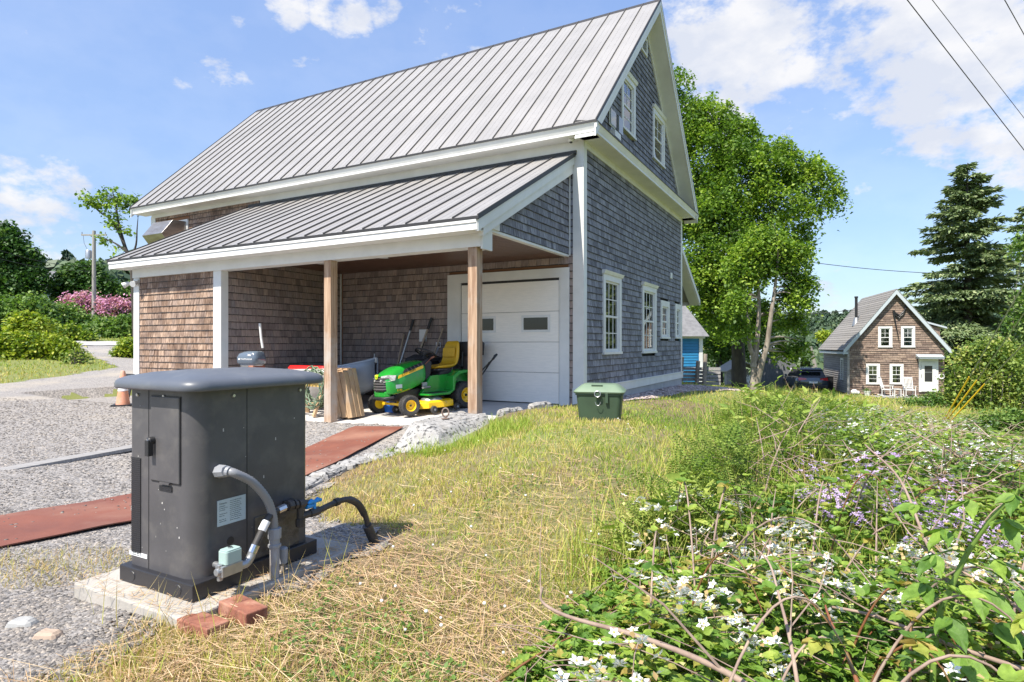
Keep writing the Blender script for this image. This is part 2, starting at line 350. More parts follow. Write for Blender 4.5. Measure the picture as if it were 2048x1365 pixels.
M['soil'] = pmat('soil', (.22, .165, .095), (.12, .09, .05), scale=9, detail=8, rough=1, bump=.5, bscale=60, bdist=.02, c3=(.17, .19, .06), scale3=.25, lo3=.45, hi3=.6)
M['lawn_far'] = pmat('lawn', (.15, .19, .045), (.19, .20, .065), scale=.6, detail=8, rough=1, bump=.6, bscale=30, bdist=.03, c3=(.11, .15, .035), scale3=.15)
def graded(a, b, c, n, k):   # n samples from a to b, dense near c
    t = np.linspace(-1, 1, n); s = np.sinh(k*t)/np.sinh(k)
    return np.where(s < 0, c+(c-a)*s, c+(b-c)*s)
gx = graded(-700, 900, -.5, 420, 7.0); gy = graded(-120, 900, 4, 420, 6.6)
X, Y = np.meshgrid(gx, gy); Z = hfun(X, Y)
V = np.stack([X.ravel(), Y.ravel(), Z.ravel()], 1); nx = len(gx); ny = len(gy)
I = (np.arange(ny-1)[:, None]*nx+np.arange(nx-1)[None]).ravel()
Fq = np.stack([I, I+1, I+1+nx, I+nx], 1)
cx = V[Fq, 0].mean(1); cy = V[Fq, 1].mean(1)
lawnmask = ((np.hypot(cx, cy) > 13)).astype(int)
ground = np_mesh('ground', V, Fq, [M['soil'], M['lawn_far']], midx=lawnmask, smooth=True, kind='structure')

def in_poly(x, y, P):
    x = np.asarray(x); y = np.asarray(y); c = np.zeros(x.shape, bool); n = len(P)
    for i in range(n):
        (x1, y1), (x2, y2) = P[i], P[(i+1) % n]
        if y1 == y2: continue
        c ^= ((y1 > y) != (y2 > y)) & (x < (x2-x1)*(y-y1)/(y2-y1)+x1)
    return c
def sheet(name, P, step, lift, mat, **k):
    P = np.array(P, float); x0, y0 = P.min(0); x1, y1 = P.max(0)
    xs = np.arange(x0, x1+step, step); ys = np.arange(y0, y1+step, step); X, Y = np.meshgrid(xs, ys)
    nx = len(xs); ny = len(ys); I = (np.arange(ny-1)[:, None]*nx+np.arange(nx-1)[None]).ravel()
    F = np.stack([I, I+1, I+1+nx, I+nx], 1); cx = X.ravel()[F].mean(1); cy = Y.ravel()[F].mean(1)
    F = F[in_poly(cx+.12*pnoise(cx, cy, 2.0, 9), cy+.12*pnoise(cx, cy, 2.3, 4), P)]
    Z = hfun(X, Y)+lift; V = np.stack([X.ravel(), Y.ravel(), Z.ravel()], 1)
    u, inv = np.unique(F, return_inverse=True)
    return np_mesh(name, V[u], inv.reshape(F.shape), mat, smooth=True, **k)
p = lambda x, y: tuple(BW(x, y)[:2])
DRIVE = [(-6, -2), (-2.3, -1), (-1.9, 1.6), (-1.5, 2.1), (-1.5, 2.6), (-1.1, 2.75), (-.9, 3.05), (-.66, 3.35), (-.85, 3.75), (-1.3, 4.1), (-1.7, 5.0), (-1.75, 6.2), (-1.45, 7.2), (-1.0, 7.9), p(-.6, -3.0), p(-8.4, -2.8), p(-8.8, -1), p(-13.2, -.6),
         p(-13.6, 4), (-11.2, 21), (-17, 29.5), (-22, 35), (-25.2, 36.0), (-26.5, 34.6), (-19.6, 27.2), (-15.6, 22.6), (-13.4, 20.4), (-13.4, 18.8), (-13.2, 15.4), (-20, 12.5), (-26, 10), (-26, -2)]
M['gravel'] = pmat('gravel', (.40, .37, .34), (.19, .18, .175), scale=28, detail=6, lo=.38, hi=.6, rough=.95, bump=1, bscale=45, bdist=.02, c3=(.42, .37, .30), scale3=.5, lo3=.5, hi3=.75)
drive = sheet('gravel_drive', DRIVE, .12, .012, M['gravel'], kind='structure')
ROAD = [(-60, 33.5), (-30, 34.6), (-20.5, 33.6), (-8, 35.5), (-8, 39.5), (-20, 38.2), (-30, 39.6), (-60, 39)]
M['road'] = pmat('road', (.42, .41, .39), (.34, .33, .32), scale=3, rough=.95)
sheet('road', ROAD, .4, .05, M['road'], kind='structure')
GB = [p(.05, .3), p(.05, 8.2), p(1.1, 10.5), p(2.1, 10), p(.8, 6), p(.62, 2.4)]
M['gravel2'] = pmat('stone_strip_gravel', (.40, .33, .29), (.20, .16, .15), scale=32, detail=5, lo=.4, hi=.6, rough=.95, bump=1, bscale=45, bdist=.02)
sheet('gravel_strip', GB, .08, .02, M['gravel2'], kind='structure')

# slab under the lean-to, sloping out for drainage
sl = MB(); sl.hexa([BW(-8.4, -3.18, -.32), BW(.1, -3.18, -.32), BW(.1, .1, -.32), BW(-8.4, .1, -.32), BW(-8.4, -3.18, slabz(-3.18)), BW(.1, -3.18, slabz(-3.18)), BW(.1, .1, slabz(0)), BW(-8.4, .1, slabz(0))])
sl.build('concrete_slab', M['slab'], bevel=.01, kind='structure')
# ================================================================ the barn
barn = empty('barn', C0, BROT, 'tall grey shingled barn with metal roof and an open lean-to shed', 'barn')
EZ, RZ, RY = 4.95, 9.13, 3.82          # eave edge height, ridge height, ridge y
XR, XL = .40, -13.5                    # roof ends
def roofz(y): return EZ+(y+.4)*(RZ-EZ)/(RY+.4) if y < RY else RZ-(y-RY)*(RZ-EZ)/(RY+.4)
BACK = 2*RY+.4
LE, LT = 2.80, 4.56                    # lean-to eave edge, top
def leanz(y): return LT+y*(LT-LE)/3.35
# wall cores
w = MB(); w.box(-13.1, -.07, .012, 7.638, .1, 4.8); wall_core = w.build('side_wall', M['darkwood'], barn)
w = MB(); w.prism([(-.06, .1, 4.7), (-.06, 7.54, 4.7), (-.06, RY, 8.42)], (-.1, 0, 0)); w.box(-.1, -.06, .02, 7.63, .3, 4.69)
# openings are covered by the window casings
gable_core = w.build('gable_wall', M['dark'], barn)
w = MB(); w.box(-8.6, -5.89, -2.99, 0, -.1, 2.66); shed_core = w.build('shed_wall', M['darkwood'], barn)
w = MB(); w.prism([(-.28, -2.95, 2.72), (-.28, 0, 2.72), (-.28, 0, 4.35), (-.28, -2.95, 2.85)], (-.08, 0, 0)); w.box(-8.6, -8.5, -2.95, 0, 2.6, 2.75)
lean_core = w.build('lean_to_gable', M['darkwood'], barn)

# ---- shingles: (matkey, O, U, N, u0, width, z0, h)
SH = []
def field(mk, core, O, U, Nn, spans, z0, z1, ex=.125, wmin=.075, wmax=.185):
    "O world-local origin, U along, N outward; spans(za, zb) -> list of (u0, u1)"
    z = z0
    while z < z1-.01:
        h = min(ex, z1-z)
        for (a, b) in spans(z, z+h):
            u = a
            while u < b-.004:
                wd = random.uniform(wmin, wmax)
                if b-(u+wd) < wmin*.6: wd = b-u
                SH.append((mk, core, O, U, Nn, u, wd, z, h)); u += wd
        z += ex
def cut(a, b, holes, za, zb):
    S_ = [(a, b)]
    for (h0, h1_, z0, z1) in holes:
        if zb <= z0+.002 or za >= z1-.002: continue
        T = []
        for (p0, p1) in S_:
            if h1_ <= p0 or h0 >= p1: T.append((p0, p1)); continue
            if h0 > p0: T.append((p0, h0))
            if h1_ < p1: T.append((h1_, p1))
        S_ = T
    return S_
WG = [(.97, 2.06, .91, 2.56), (3.61, 4.81, .90, 2.57), (5.26, 6.13, 1.26, 2.25), (6.80, 7.50, 1.275, 2.25)]     # gable ground floor casings y0,y1,z0,z1
WU = [(2.10, 3.05, 5.68, 6.98), (4.52, 5.62, 5.70, 7.02)]
VENT = (3.55, 4.02, 7.95, 8.36)
sh_in = lambda r: (r[0]+.03, r[1]-.03, r[2]+.03, r[3]-.03)
V3 = Vector
field('sh_gable', gable_core, V3((0, 0, 0)), V3((0, 1, 0)), V3((1, 0, 0)), lambda a, b: cut(.13, 7.52, [sh_in(r) for r in WG], a, b), .31, 4.70)
field('sh_gable', gable_core, V3((0, 0, 0)), V3((0, 1, 0)), V3((1, 0, 0)),
      lambda a, b: cut(max(.1, a-4.55+.02-.25), min(7.54, 2*RY-(a-4.55)+.23), [sh_in(r) for r in WU]+[sh_in(VENT)], a, b), 4.98, 8.55)
DOOR = (-2.93, -.25, -.3, 2.51)
def long_spans(a, b):
    S_ = cut(-5.80, -.18, [(DOOR[0]+.03, DOOR[1]-.03, DOOR[2], DOOR[3]-.02)], a, b)
    return S_
field('sh_inner', wall_core, V3((0, 0, 0)), V3((1, 0, 0)), V3((0, -1, 0)), long_spans, .0, 2.74, .135)
field('sh_gable', wall_core, V3((0, 0, 0)), V3((1, 0, 0)), V3((0, -1, 0)), lambda a, b: [(-.285, -.18)], 2.74, 4.5, .125)
field('sh_front', wall_core, V3((0, 0, 0)), V3((1, 0, 0)), V3((0, -1, 0)), lambda a, b: cut(-12.92, -8.6, [(-12.42, -11.42, 3.8, 4.52)], a, b), 2.6, 4.70)
field('sh_inner', shed_core, V3((-5.89, 0, 0)), V3((0, -1, 0)), V3((1, 0, 0)), lambda a, b: [(.0, 2.87)], -.1, 2.74, .135)
field('sh_front', shed_core, V3((0, -2.99, 0)), V3((1, 0, 0)), V3((0, -1, 0)), lambda a, b: [(-8.44, -6.08)], -.1, 2.46, .122)
field('sh_gable', lean_core, V3((-.28, 0, 0)), V3((0, -1, 0)), V3((1, 0, 0)), lambda a, b: [(.03, min(2.66, max(0, (LT-.14-b)/(LT-LE)*3.35)))], 2.735, 4.35, .125)
# world transform for size sorting
BM = Matrix.Translation(C0) @ Matrix.Rotation(BROT, 4, 'Z')
CAMP = Vector((0, 0, CAMZ))
def area(s):
    mk, core, O, U, Nn, u, wd, z, h = s
    c = BM @ (O+U*(u+wd/2)+V3((0, 0, z+h/2))); n = BM.to_3x3() @ Nn; d = CAMP-c
    if n.dot(d) <= 0 or c.y < .5: return 0
    px, py = 1024+1200*c.x/c.y, 690-1200*(c.z-CAMZ)/c.y
    if not (0 < px < 2048 and 0 < py < 1365): return 0
    if 235 < px < 630 and py > 745: return 0        # behind the generator
    return wd*h*abs(n.dot(d.normalized()))/d.length**2
SH.sort(key=area, reverse=True)
def wedge(mb, O, U, Nn, u, wd, z, h, t=None, lift=0, bm_=1):
    g = .0022; Z = V3((0, 0, 1)); tb = .019+lift
    a = O+U*(u+g)+Z*(z+lift*.6); b = O+U*(u+wd-g)+Z*(z+lift*.6); top = z+h+.02
    a2 = O+U*(u+g)+Z*top; b2 = O+U*(u+wd-g)+Z*top
    f_ = .075; q = random.uniform(.6, 1.5)*f_; q2 = random.uniform(.6, 1.5)*f_
    P = [a+Nn*.001, b+Nn*.001, b+Nn*tb, a+Nn*tb, a2-Nn*.002, b2-Nn*.002, b2+Nn*.004, a2+Nn*.004, (a+Nn*tb).lerp(a2+Nn*.004, q), (b+Nn*tb).lerp(b2+Nn*.004, q2)]
    fs = [(8, 9, 6, 7), (1, 2, 6, 5), (0, 3, 7, 4)]; fb = [(0, 3, 2, 1), (3, 2, 9, 8)]  # fb: butt end and low front strip, coloured dark as the course shadow
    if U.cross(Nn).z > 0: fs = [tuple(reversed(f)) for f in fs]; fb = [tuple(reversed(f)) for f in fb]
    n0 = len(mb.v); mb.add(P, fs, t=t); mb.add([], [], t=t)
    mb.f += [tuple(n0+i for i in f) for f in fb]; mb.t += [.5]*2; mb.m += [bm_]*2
VAR = {}
for mk in ('sh_gable', 'sh_inner', 'sh_front'):
    VAR[mk] = []
    for i in range(9):
        mb = MB(); mb.T = (i+.5)/9; l = (0, .001, .003)[i % 3]
        wedge(mb, V3((0, 0, 0)), V3((1, 0, 0)), V3((0, -1, 0)), 0, .13, 0, .125, lift=l)
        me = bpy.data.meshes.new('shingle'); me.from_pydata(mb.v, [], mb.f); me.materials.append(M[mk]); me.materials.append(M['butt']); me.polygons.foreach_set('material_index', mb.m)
        at = me.attributes.new('tint', 'FLOAT', 'FACE'); at.data.foreach_set('value', mb.t); VAR[mk].append(me)
ncore = {}
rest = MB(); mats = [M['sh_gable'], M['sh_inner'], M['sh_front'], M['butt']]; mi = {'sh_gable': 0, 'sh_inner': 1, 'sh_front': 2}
for i, s in enumerate(SH):
    mk, core, O, U, Nn, u, wd, z, h = s
    if i < 300:
        o = bpy.data.objects.new('shingle', random.choice(VAR[mk])); link(o, core)
        o.location = O+U*u+V3((0, 0, z)); o.rotation_euler = (0, 0, math.atan2(U.y, U.x)); o.scale = (wd/.13, 1, h/.125)
        if U.cross(Nn).z > 0: o.location = O+U*(u+wd)+V3((0, 0, z)); o.rotation_euler = (0, 0, math.atan2(-U.y, -U.x))
    else:
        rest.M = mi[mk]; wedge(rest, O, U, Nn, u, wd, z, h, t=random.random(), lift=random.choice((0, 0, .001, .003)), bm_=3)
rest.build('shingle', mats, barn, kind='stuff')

# ---- trim boards
t = MB()
t.box(-.185, .025, -.028, 0.0, .30, 4.72); t.box(0.0, .025, 0, .13, .30, 4.72); t.build('corner_board', M['white'], barn)
t = MB(); t.box(-.02, .025, 7.53, 7.68, .30, 4.9); t.build('corner_board', M['white'], barn)
t = MB(); t.box(-13.13, -12.93, -.028, 0, 2.4, 4.72); t.build('corner_board', M['white'], barn)
t = MB(); t.box(-.02, .045, -.05, 7.69, .14, .31); t.box(-.02, .06, -.06, 7.7, .305, .325); t.box(-.185, -.02, -.05, 0, -.02, .31); t.build('base_trim', M['white'], barn)
t = MB(); t.box(-8.55, .022, -.03, .0, 4.40, 4.80); t.box(-13.1, -8.55, -.03, 0, 4.68, 4.80); t.box(0, .03, 0, 7.64, 4.66, 4.80); t.build('frieze_board', M['white'], barn)
# eave box (long side): soffit + fascia + crown
t = MB()
t.box(-13.42, XR-.06, -.33, .005, 4.775, 4.80)
t.box(-13.42, XR-.05, -.345, -.325, 4.77, 4.90); t.prism([(-13.45, -.345, 4.80), (-13.45, -.405, 4.925), (-13.45, -.345, 4.925)], (13.42+XR, 0, 0)); t.box(-13.45, XR-.02, -.362, -.34, 4.775, 4.812)
t.build('eave_cornice', M['white'], barn)
t = MB()   # gable cornice across the end
t.box(0, .325, -.33, 7.97, 4.775, 4.80); t.box(.325, .345, -.345, 7.98, 4.77, 4.90)
t.prism([(.345, -.36, 4.80), (.405, -.36, 4.925), (.345, -.36, 4.925)], (0, 8.36, 0)); t.box(.34, .362, -.36, 8.0, 4.775, 4.812)
t.box(0, .33, 7.64, 7.99, 4.775, 4.92); t.build('gable_cornice', M['white'], barn)
t = MB(); t.prism([(.42, -.38, 4.925), (.42, -.38, 4.945), (.0, -.38, 5.02), (0, -.38, 4.93)], (0, 8.42, 0)); t.build('cornice_flashing', M['seam'], barn)
t = MB()
k = (RZ-EZ)/(RY+.4); nrm_ = math.hypot(1, k)
for sgn in (1, -1):
    f = (lambda y: y) if sgn == 1 else (lambda y: 2*RY-y)
    z_ = lambda y, d: EZ+(y+.4)*k-d
    # rake fascia board at the roof end, soffit, and frieze against the wall
    for x0, x1, d0, d1 in ((XR-.03, XR-.005, .03, .27), (XR-.005, XR+.014, .03, .12), (0.004, XR-.03, .235, .262), (0.0, .03, .26, .42)):
        ys = -.40 if x1 > .2 else -.1
        P = [(x0, f(ys), z_(ys, d1) if x1 > .2 else z_(ys, d1)), (x0, f(RY), z_(RY, d1)), (x0, f(RY), z_(RY, d0)), (x0, f(ys), z_(ys, d0))]
        t.prism(P, (x1-x0, 0, 0))
t.build('rake_board', M['white'], barn)
t = MB()
for sgn in (1, -1):
    f = (lambda y: y) if sgn == 1 else (lambda y: 2*RY-y)
    for x0, x1 in ((-13.47, -13.44),):
        P = [(x0, f(-.40), EZ-.27), (x0, f(RY), RZ-.27), (x0, f(RY), RZ-.03), (x0, f(-.40), EZ-.03)]; t.prism(P, (x1-x0, 0, 0))
t.build('rake_board', M['white'], barn)
# rear gable and back wall closed
t = MB(); t.prism([(-13.1, 0.02, 4.7), (-13.1, 7.62, 4.7), (-13.1, RY, 8.45)], (.05, 0, 0)); t.build('rear_gable_wall', M['sh_gable'], barn)
t = MB()
for sgn in (1, -1):
    f = (lambda y: y) if sgn == 1 else (lambda y: 2*RY-y)
    P = [(XL+.02, f(-.38), EZ-.03), (XL+.02, f(RY), RZ-.03), (XL+.02, f(RY), RZ-.012), (XL+.02, f(-.38), EZ-.012)]; t.prism(P, (XR-XL-.03, 0, 0))
t.build('roof_deck', M['seam'], barn)

# ---- standing seam panels
def panel_mesh(name, width, length, rib=True):
    mb = MB(); mb.M = 0
    w_ = width; mb.box(0, w_-.004, 0, length, 0, .006)
    mb.M = 1; mb.box(w_-.006, w_+.006, 0, length, .0065, .031); mb.box(w_-.006, w_+.006, -.004, 0, -.01, .031)
    mb.M = 0
    for q in (.33, .66): mb.box(w_*q-.012, w_*q+.012, 0, length, .0062, .0085)
    me = bpy.data.meshes.new(name); me.from_pydata(mb.v, [], mb.f); me.materials.append(M['panel']); me.materials.append(M['seamc']); me.polygons.foreach_set('material_index', mb.m); return me
L_ = math.hypot(RY+.4, RZ-EZ); n = 34; pw = (XR-XL)/n
pm = panel_mesh('roof_panel', pw, L_)
ang = math.atan2(RZ-EZ, RY+.4)
for i in range(n):
    o = bpy.data.objects.new('roof_panel', pm); link(o, barn); o.location = (XL+i*pw, -.4, EZ); o.rotation_euler = (ang, 0, 0)
back = MB(); P = [(XL, BACK+RY-RY, 0)]
back.prism([(XL, 2*RY+.4, EZ), (XL, RY, RZ), (XL, RY, RZ+.006), (XL, 2*RY+.4, EZ+.006)], (XR-XL, 0, 0)); back.build('rear_roof', M['panel'], barn)
t = MB(); t.prism([(XL-.01, RY-.09, RZ-.075), (XL-.01, RY, RZ+.03), (XL-.01, RY+.09, RZ-.075), (XL-.01, RY, RZ+.005)], (XR-XL+.02, 0, 0)); t.build('ridge_cap', M['seam'], barn)
t = MB(); t.box(XL, XR+.012, -.415, -.395, EZ-.03, EZ+.008)
for sgn in (1, -1):
    f = (lambda y: y) if sgn == 1 else (lambda y: 2*RY-y)
    for x0 in (XR-.004, XL-.012):
        t.prism([(x0, f(-.41), EZ-.04), (x0, f(RY), RZ-.035), (x0, f(RY), RZ+.03), (x0, f(-.41), EZ+.025)], (.016, 0, 0))
t.build('drip_edge', M['seam'], barn)
# lean-to roof
LXR, LXL = -.14, -8.95
n = 22; pw = (LXR-LXL)/n; LL = math.hypot(3.35, LT-LE); la = math.atan2(LT-LE, 3.35); pm2 = panel_mesh('roof_panel', pw, LL)
for i in range(n):
    o = bpy.data.objects.new('roof_panel', pm2); link(o, barn); o.location = (LXL+i*pw, -3.35, LE); o.rotation_euler = (la, 0, 0)
t = MB(); t.prism([(LXL+.01, -3.34, LE-.025), (LXL+.01, 0, LT-.025), (LXL+.01, 0, LT-.004), (LXL+.01, -3.34, LE-.004)], (LXR-LXL-.02, 0, 0)); t.build('lean_to_deck', M['seam'], barn)
t = MB(); t.box(LXL, LXR+.01, -3.362, -3.345, LE-.035, LE+.008)
for x0 in (LXR-.002, LXL-.012): t.prism([(x0, -3.36, LE-.045), (x0, -.03, LT-.055), (x0, -.03, LT+.02), (x0, -3.36, LE+.025)], (.014, 0, 0))
t.box(LXL, LXR+.03, -.06, -.028, LT-.03, LT+.045); t.build('lean_to_flashing', M['seam'], barn)
t = MB()   # white rake + eave trim of the lean-to
t.prism([(LXR-.045, -3.33, LE-.19), (LXR-.045, -.03, LT-.20), (LXR-.045, -.03, LT-.03), (LXR-.045, -3.33, LE-.03)], (.035, 0, 0))
t.prism([(LXR-.13, -3.15, LE-.22), (LXR-.13, -.03, LT-.36), (LXR-.13, -.03, LT-.05), (LXR-.13, -3.15, LE-.05)], (.09, 0, 0))
t.build('lean_to_rake', M['white'], barn)
t = MB(); t.prism([(LXL+.02, -3.33, LE-.19), (LXL+.02, -.03, LT-.20), (LXL+.02, -.03, LT-.03), (LXL+.02, -3.33, LE-.03)], (.03, 0, 0))
t.build('lean_to_rake', M['white'], barn)
t = MB(); t.box(LXL+.03, LXR-.02, -3.345, -3.32, LE-.17, LE-.03); t.box(LXL+.03, LXR-.03, -3.36, -3.30, LE-.075, LE-.034); t.box(LXL+.05, LXR-.05, -3.32, -3.0, LE-.165, LE-.145)
t.build('lean_to_fascia', M['white'], barn)
BZ = 2.46
t = MB(); t.box(-8.62, -.27, -3.05, -2.83, BZ, LE-.14); t.box(-.275, -.245, -3.065, -2.80, BZ-.04, LE-.02); t.box(-.46, -.27, -3.07, -3.045, BZ-.005, LE-.15); t.build('eave_beam', M['white'], barn)
t = MB(); t.box(-.36, -.265, -2.82, .0, 2.70, 2.735); t.prism([(-.268, -2.82, 2.735), (-.268, -2.60, 2.735), (-.268, -2.60, 3.0), (-.268, -2.82, 2.9)], (.03, 0, 0)); t.box(-.262, -.235, -.03, .0, 2.72, 4.4); t.build('lean_to_trim', M['white'], barn)
# ceiling boards
for i in range(20):
    y0 = -2.83+i*.1415; t = MB(); t.box(-5.88, -.36, y0+.002, y0+.1385, 2.705, 2.72); t.build('ceiling_board', M['ceil'], barn)
for x, y in ((-1.25, -1.5), (-3.3, -1.55), (-4.9, -1.5)):
    t = MB(); t.lathe([(0.0, 2.702), (.085, 2.702), (.09, 2.694), (.06, 2.69), (0.0, 2.692)], (x, y, 0), n=20); t.build('recessed_light', M['white'], barn, smooth=True)
# shed corner boards
t = MB(); t.box(-8.63, -8.44, -3.02, -2.99, -.1, BZ); t.box(-8.63, -8.60, -2.99, -2.8, -.1, BZ+.1); t.build('shed_corner_board', M['white'], barn)
t = MB(); t.box(-6.08, -5.86, -3.02, -2.99, -.1, BZ); t.box(-5.89, -5.862, -2.99, -2.87, -.1, BZ); t.build('shed_corner_board', M['white'], barn)
t = MB(); t.box(-5.875, -5.845, -.03, .0, -.02, 2.7); t.build('inner_corner_bead', M['white'], barn)
# posts
for x in (-.43, -3.19, ):
    t = MB(); t.box(x-.075, x+.075, -3.035, -2.885, slabz(-3), BZ-.0); t.build('porch_post', M['post'], barn, bevel=.006)
# foundation
for i in range(11):
    y0 = .02+i*.695; t = MB(); t.box(-.02, .012, y0+.003, y0+.692, -.5, .139); t.build('foundation_block', M['found'], barn)
t = MB(); t.box(-13.08, -.03, .02, 7.66, -.6, .1); t.build('foundation', M['found'], barn)

# ---- windows. local: x along, -y outward, z up, origin at lower left of the casing
def window(parent, loc, rz, w_, h_, cap=True, cols=3, rows=2, two=True, lowcols=None, open_=0, curtain='r', cw=.115, brown=False, name='window'):
    t = MB(); t.box(0, cw, -.032, 0.05, .05, h_-.0); t.box(w_-cw, w_, -.032, .05, .05, h_); t.box(cw, w_-cw, -.032, .05, h_-cw-.02, h_)
    t.box(-.015, w_+.015, -.05, .05, 0, .05)
    if cap: t.prism([(-.03, 0, h_-.03), (-.03, -.055, h_-.02), (-.03, -.085, h_+.045), (-.03, 0, h_+.055)], (w_+.06, 0, 0))
    f = t.build(name, M['white'], parent, mw=Matrix.Translation(loc) @ Matrix.Rotation(rz, 4, 'Z'))
    t = MB(); x0, x1, z0, z1 = cw, w_-cw, .05, h_-cw-.02
    # jamb lining, set back
    for a, b, c, d in ((x0-.01, x0+.02, z0, z1), (x1-.02, x1+.01, z0, z1)): t.box(a, b, -.012, .06, c, d)
    zm = (z0+z1)/2; s = .042
    t.box(x0+.02, x1-.02, .0, .03, zm-.02, zm+.02); t.box(x0+.02, x1-.02, .0, .03, z1-s, z1); t.box(x0+.02, x1-.02, .0, .04, z0, z0+.06)
    for a in (x0+.02, x1-.02-s): t.box(a, a+s, .002, .032, z0+.061, z1-s-.001)
    t.build('sash', M['white'], f)
    t = MB(); gx0, gx1 = x0+.02+s, x1-.02-s
    for (a, b, cc, rr) in ((zm+.02, z1-s, cols, rows), (z0+.06, zm-.02, lowcols or cols, rows)):
        for i in range(1, cc): xx = gx0+(gx1-gx0)*i/cc; t.box(xx-.009, xx+.009, .010, .026, a, b)
        for j in range(1, rr): zz = a+(b-a)*j/rr; t.box(gx0, gx1, .0105, .0255, zz-.009, zz+.009)
    t.build('muntin', M['white'], f)
    for a, b in ((zm+.02, z1-s), (z0+.06, zm-.02)):
        if open_ and a < zm: b = zm-.02; a = a+open_
        t = MB(); t.box(gx0, gx1, .018, .022, a, b); t.build('pane', M['glass'], f)
    t = MB(); t.box(x0-.02, x1+.02, .056, .062, z0-.02, z1+.02); t.build('interior', M['darkwood'] if brown else M['dark'], f)
    if curtain:
        t = MB(); n = 12; a, b = (gx0+(gx1-gx0)*.45, gx1+.02) if curtain == 'r' else (gx0, gx1)
        P = [(a+(b-a)*i/n, .038+.009*math.sin(i*2.1)) for i in range(n+1)]
        t.add([(x, y, z0) for x, y in P]+[(x, y, zm if curtain == 'r' else z1) for x, y in P], [(i, i+1, n+2+i, n+1+i) for i in range(n)])
        t.build('curtain', M['curtain'], f)
    return f
GR = R(90)
for j, (y0, y1, z0, z1) in enumerate(WG):
    window(barn, (.012, y0, z0), GR, y1-y0, z1-z0-(.05 if j < 2 else 0), cap=j < 2, cols=3 if j < 2 else 2, cw=.12 if j < 2 else .13, curtain='r')
for j, (y0, y1, z0, z1) in enumerate(WU):
    window(barn, (.012, y0, z0), GR, y1-y0, z1-z0-.05, cap=True, cols=2, lowcols=1, curtain=None, brown=True)
# gable louvre vent
v = MB(); y0, y1, z0, z1 = VENT
v.box(.0, .04, y0, y0+.07, z0, z1); v.box(0, .04, y1-.07, y1, z0, z1); v.box(0, .04, y0+.07, y1-.07, z0, z0+.05); v.box(0, .04, y0+.07, y1-.07, z1-.05, z1)
vo = v.build('gable_vent', M['white'], barn)
for i in range(9):
    z = z0+.065+i*.034; v = MB(); v.prism([(.004, y0+.07, z+.02), (.034, y0+.07, z-.006), (.034, y0+.07, z), (.004, y0+.07, z+.026)], (0, y1-y0-.14, 0)); v.build('slat', M['white'], vo)
# flood light pair beside the upper window, dome camera, dryer vent, corner light, outlet cover, hood
f = MB(); f.box(.0, .03, 1.42, 1.62, 5.42, 5.66); fl = f.build('flood_light', M['steel'], barn)
f = MB(); f.box(.04, .075, 1.30, 1.62, 5.5, 5.80); f.build('light_panel', M['glass'], fl); f = MB(); f.box(.035, .05, 1.28, 1.64, 5.48, 5.82); f.build('housing', M['white'], fl)
f = MB(); f.box(.03, .10, 1.72, 1.98, 5.45, 5.78); f.build('housing', M['steel'], fl)
f = MB(); f.prism([(.03, 1.36, 5.30), (.14, 1.36, 5.26), (.14, 1.36, 5.38), (.03, 1.36, 5.40)], (0, .36, 0)); f.build('sensor', M['white'], fl)
f = MB(); f.lathe([(.0, 4.775), (.06, 4.775), (.06, 4.755), (.045, 4.75), (.04, 4.73), (.02, 4.71), (0, 4.705)], (-.16, -.18, 0), n=16); f.M = 0; dc = f.build('security_camera', M['white'], barn, smooth=True)
f = MB(); f.ball((-.16, -.18, 4.735), .036, 12); f.build('lens_dome', M['black'], dc, smooth=True)
f = MB(); f.box(.012, .05, 6.25, 6.42, 2.9, 3.06); f.build('wall_vent', M['white'], barn, bevel=.01)
f = MB(); f.box(-8.60, -8.44, -3.05, -3.02, 2.30, 2.42); cl = f.build('corner_spotlight', M['white'], barn, bevel=.01)
for dx, dd in ((-8.66, (-.5, -.6, -.4)), (-8.42, (.4, -.8, -.35))):
    f = MB(); a = Vector((dx, -3.08, 2.36)); d = Vector(dd).normalized(); f.cyl(a, a+d*.13, .035, 14, r1=.062); f.build('lamp_head', M['white'], cl, smooth=True)
f = MB(); f.box(-3.64, -3.46, -.04, -.012, 1.165, 1.42); f.build('outlet_cover', M['white'], barn, bevel=.008)
# stainless exhaust hood on the far upper wall
hd = MB(); x0, x1 = -12.42, -11.42
hd.box(x0, x1, -.05, 0, 3.80, 4.50); hf = hd.build('vent_frame', M['white'], barn)
M['hood'] = pmat('stainless', (.42, .40, .38), (.30, .27, .24), scale=3, stretch=(1, 1, 3), rough=.38, metal=.9, c3=(.30, .2, .12), scale3=3, lo3=.6, hi3=.8)
hd = MB(); xa, xb = x0+.06, x1-.06
side = [(-.05, 3.86), (-.05, 4.44), (-.42, 4.42), (-.72, 4.02), (-.46, 3.70)]
hd.prism([(xa, y, z) for y, z in side], (xb-xa, 0, 0)); hd.build('exhaust_hood', M['hood'], barn, bevel=.008)

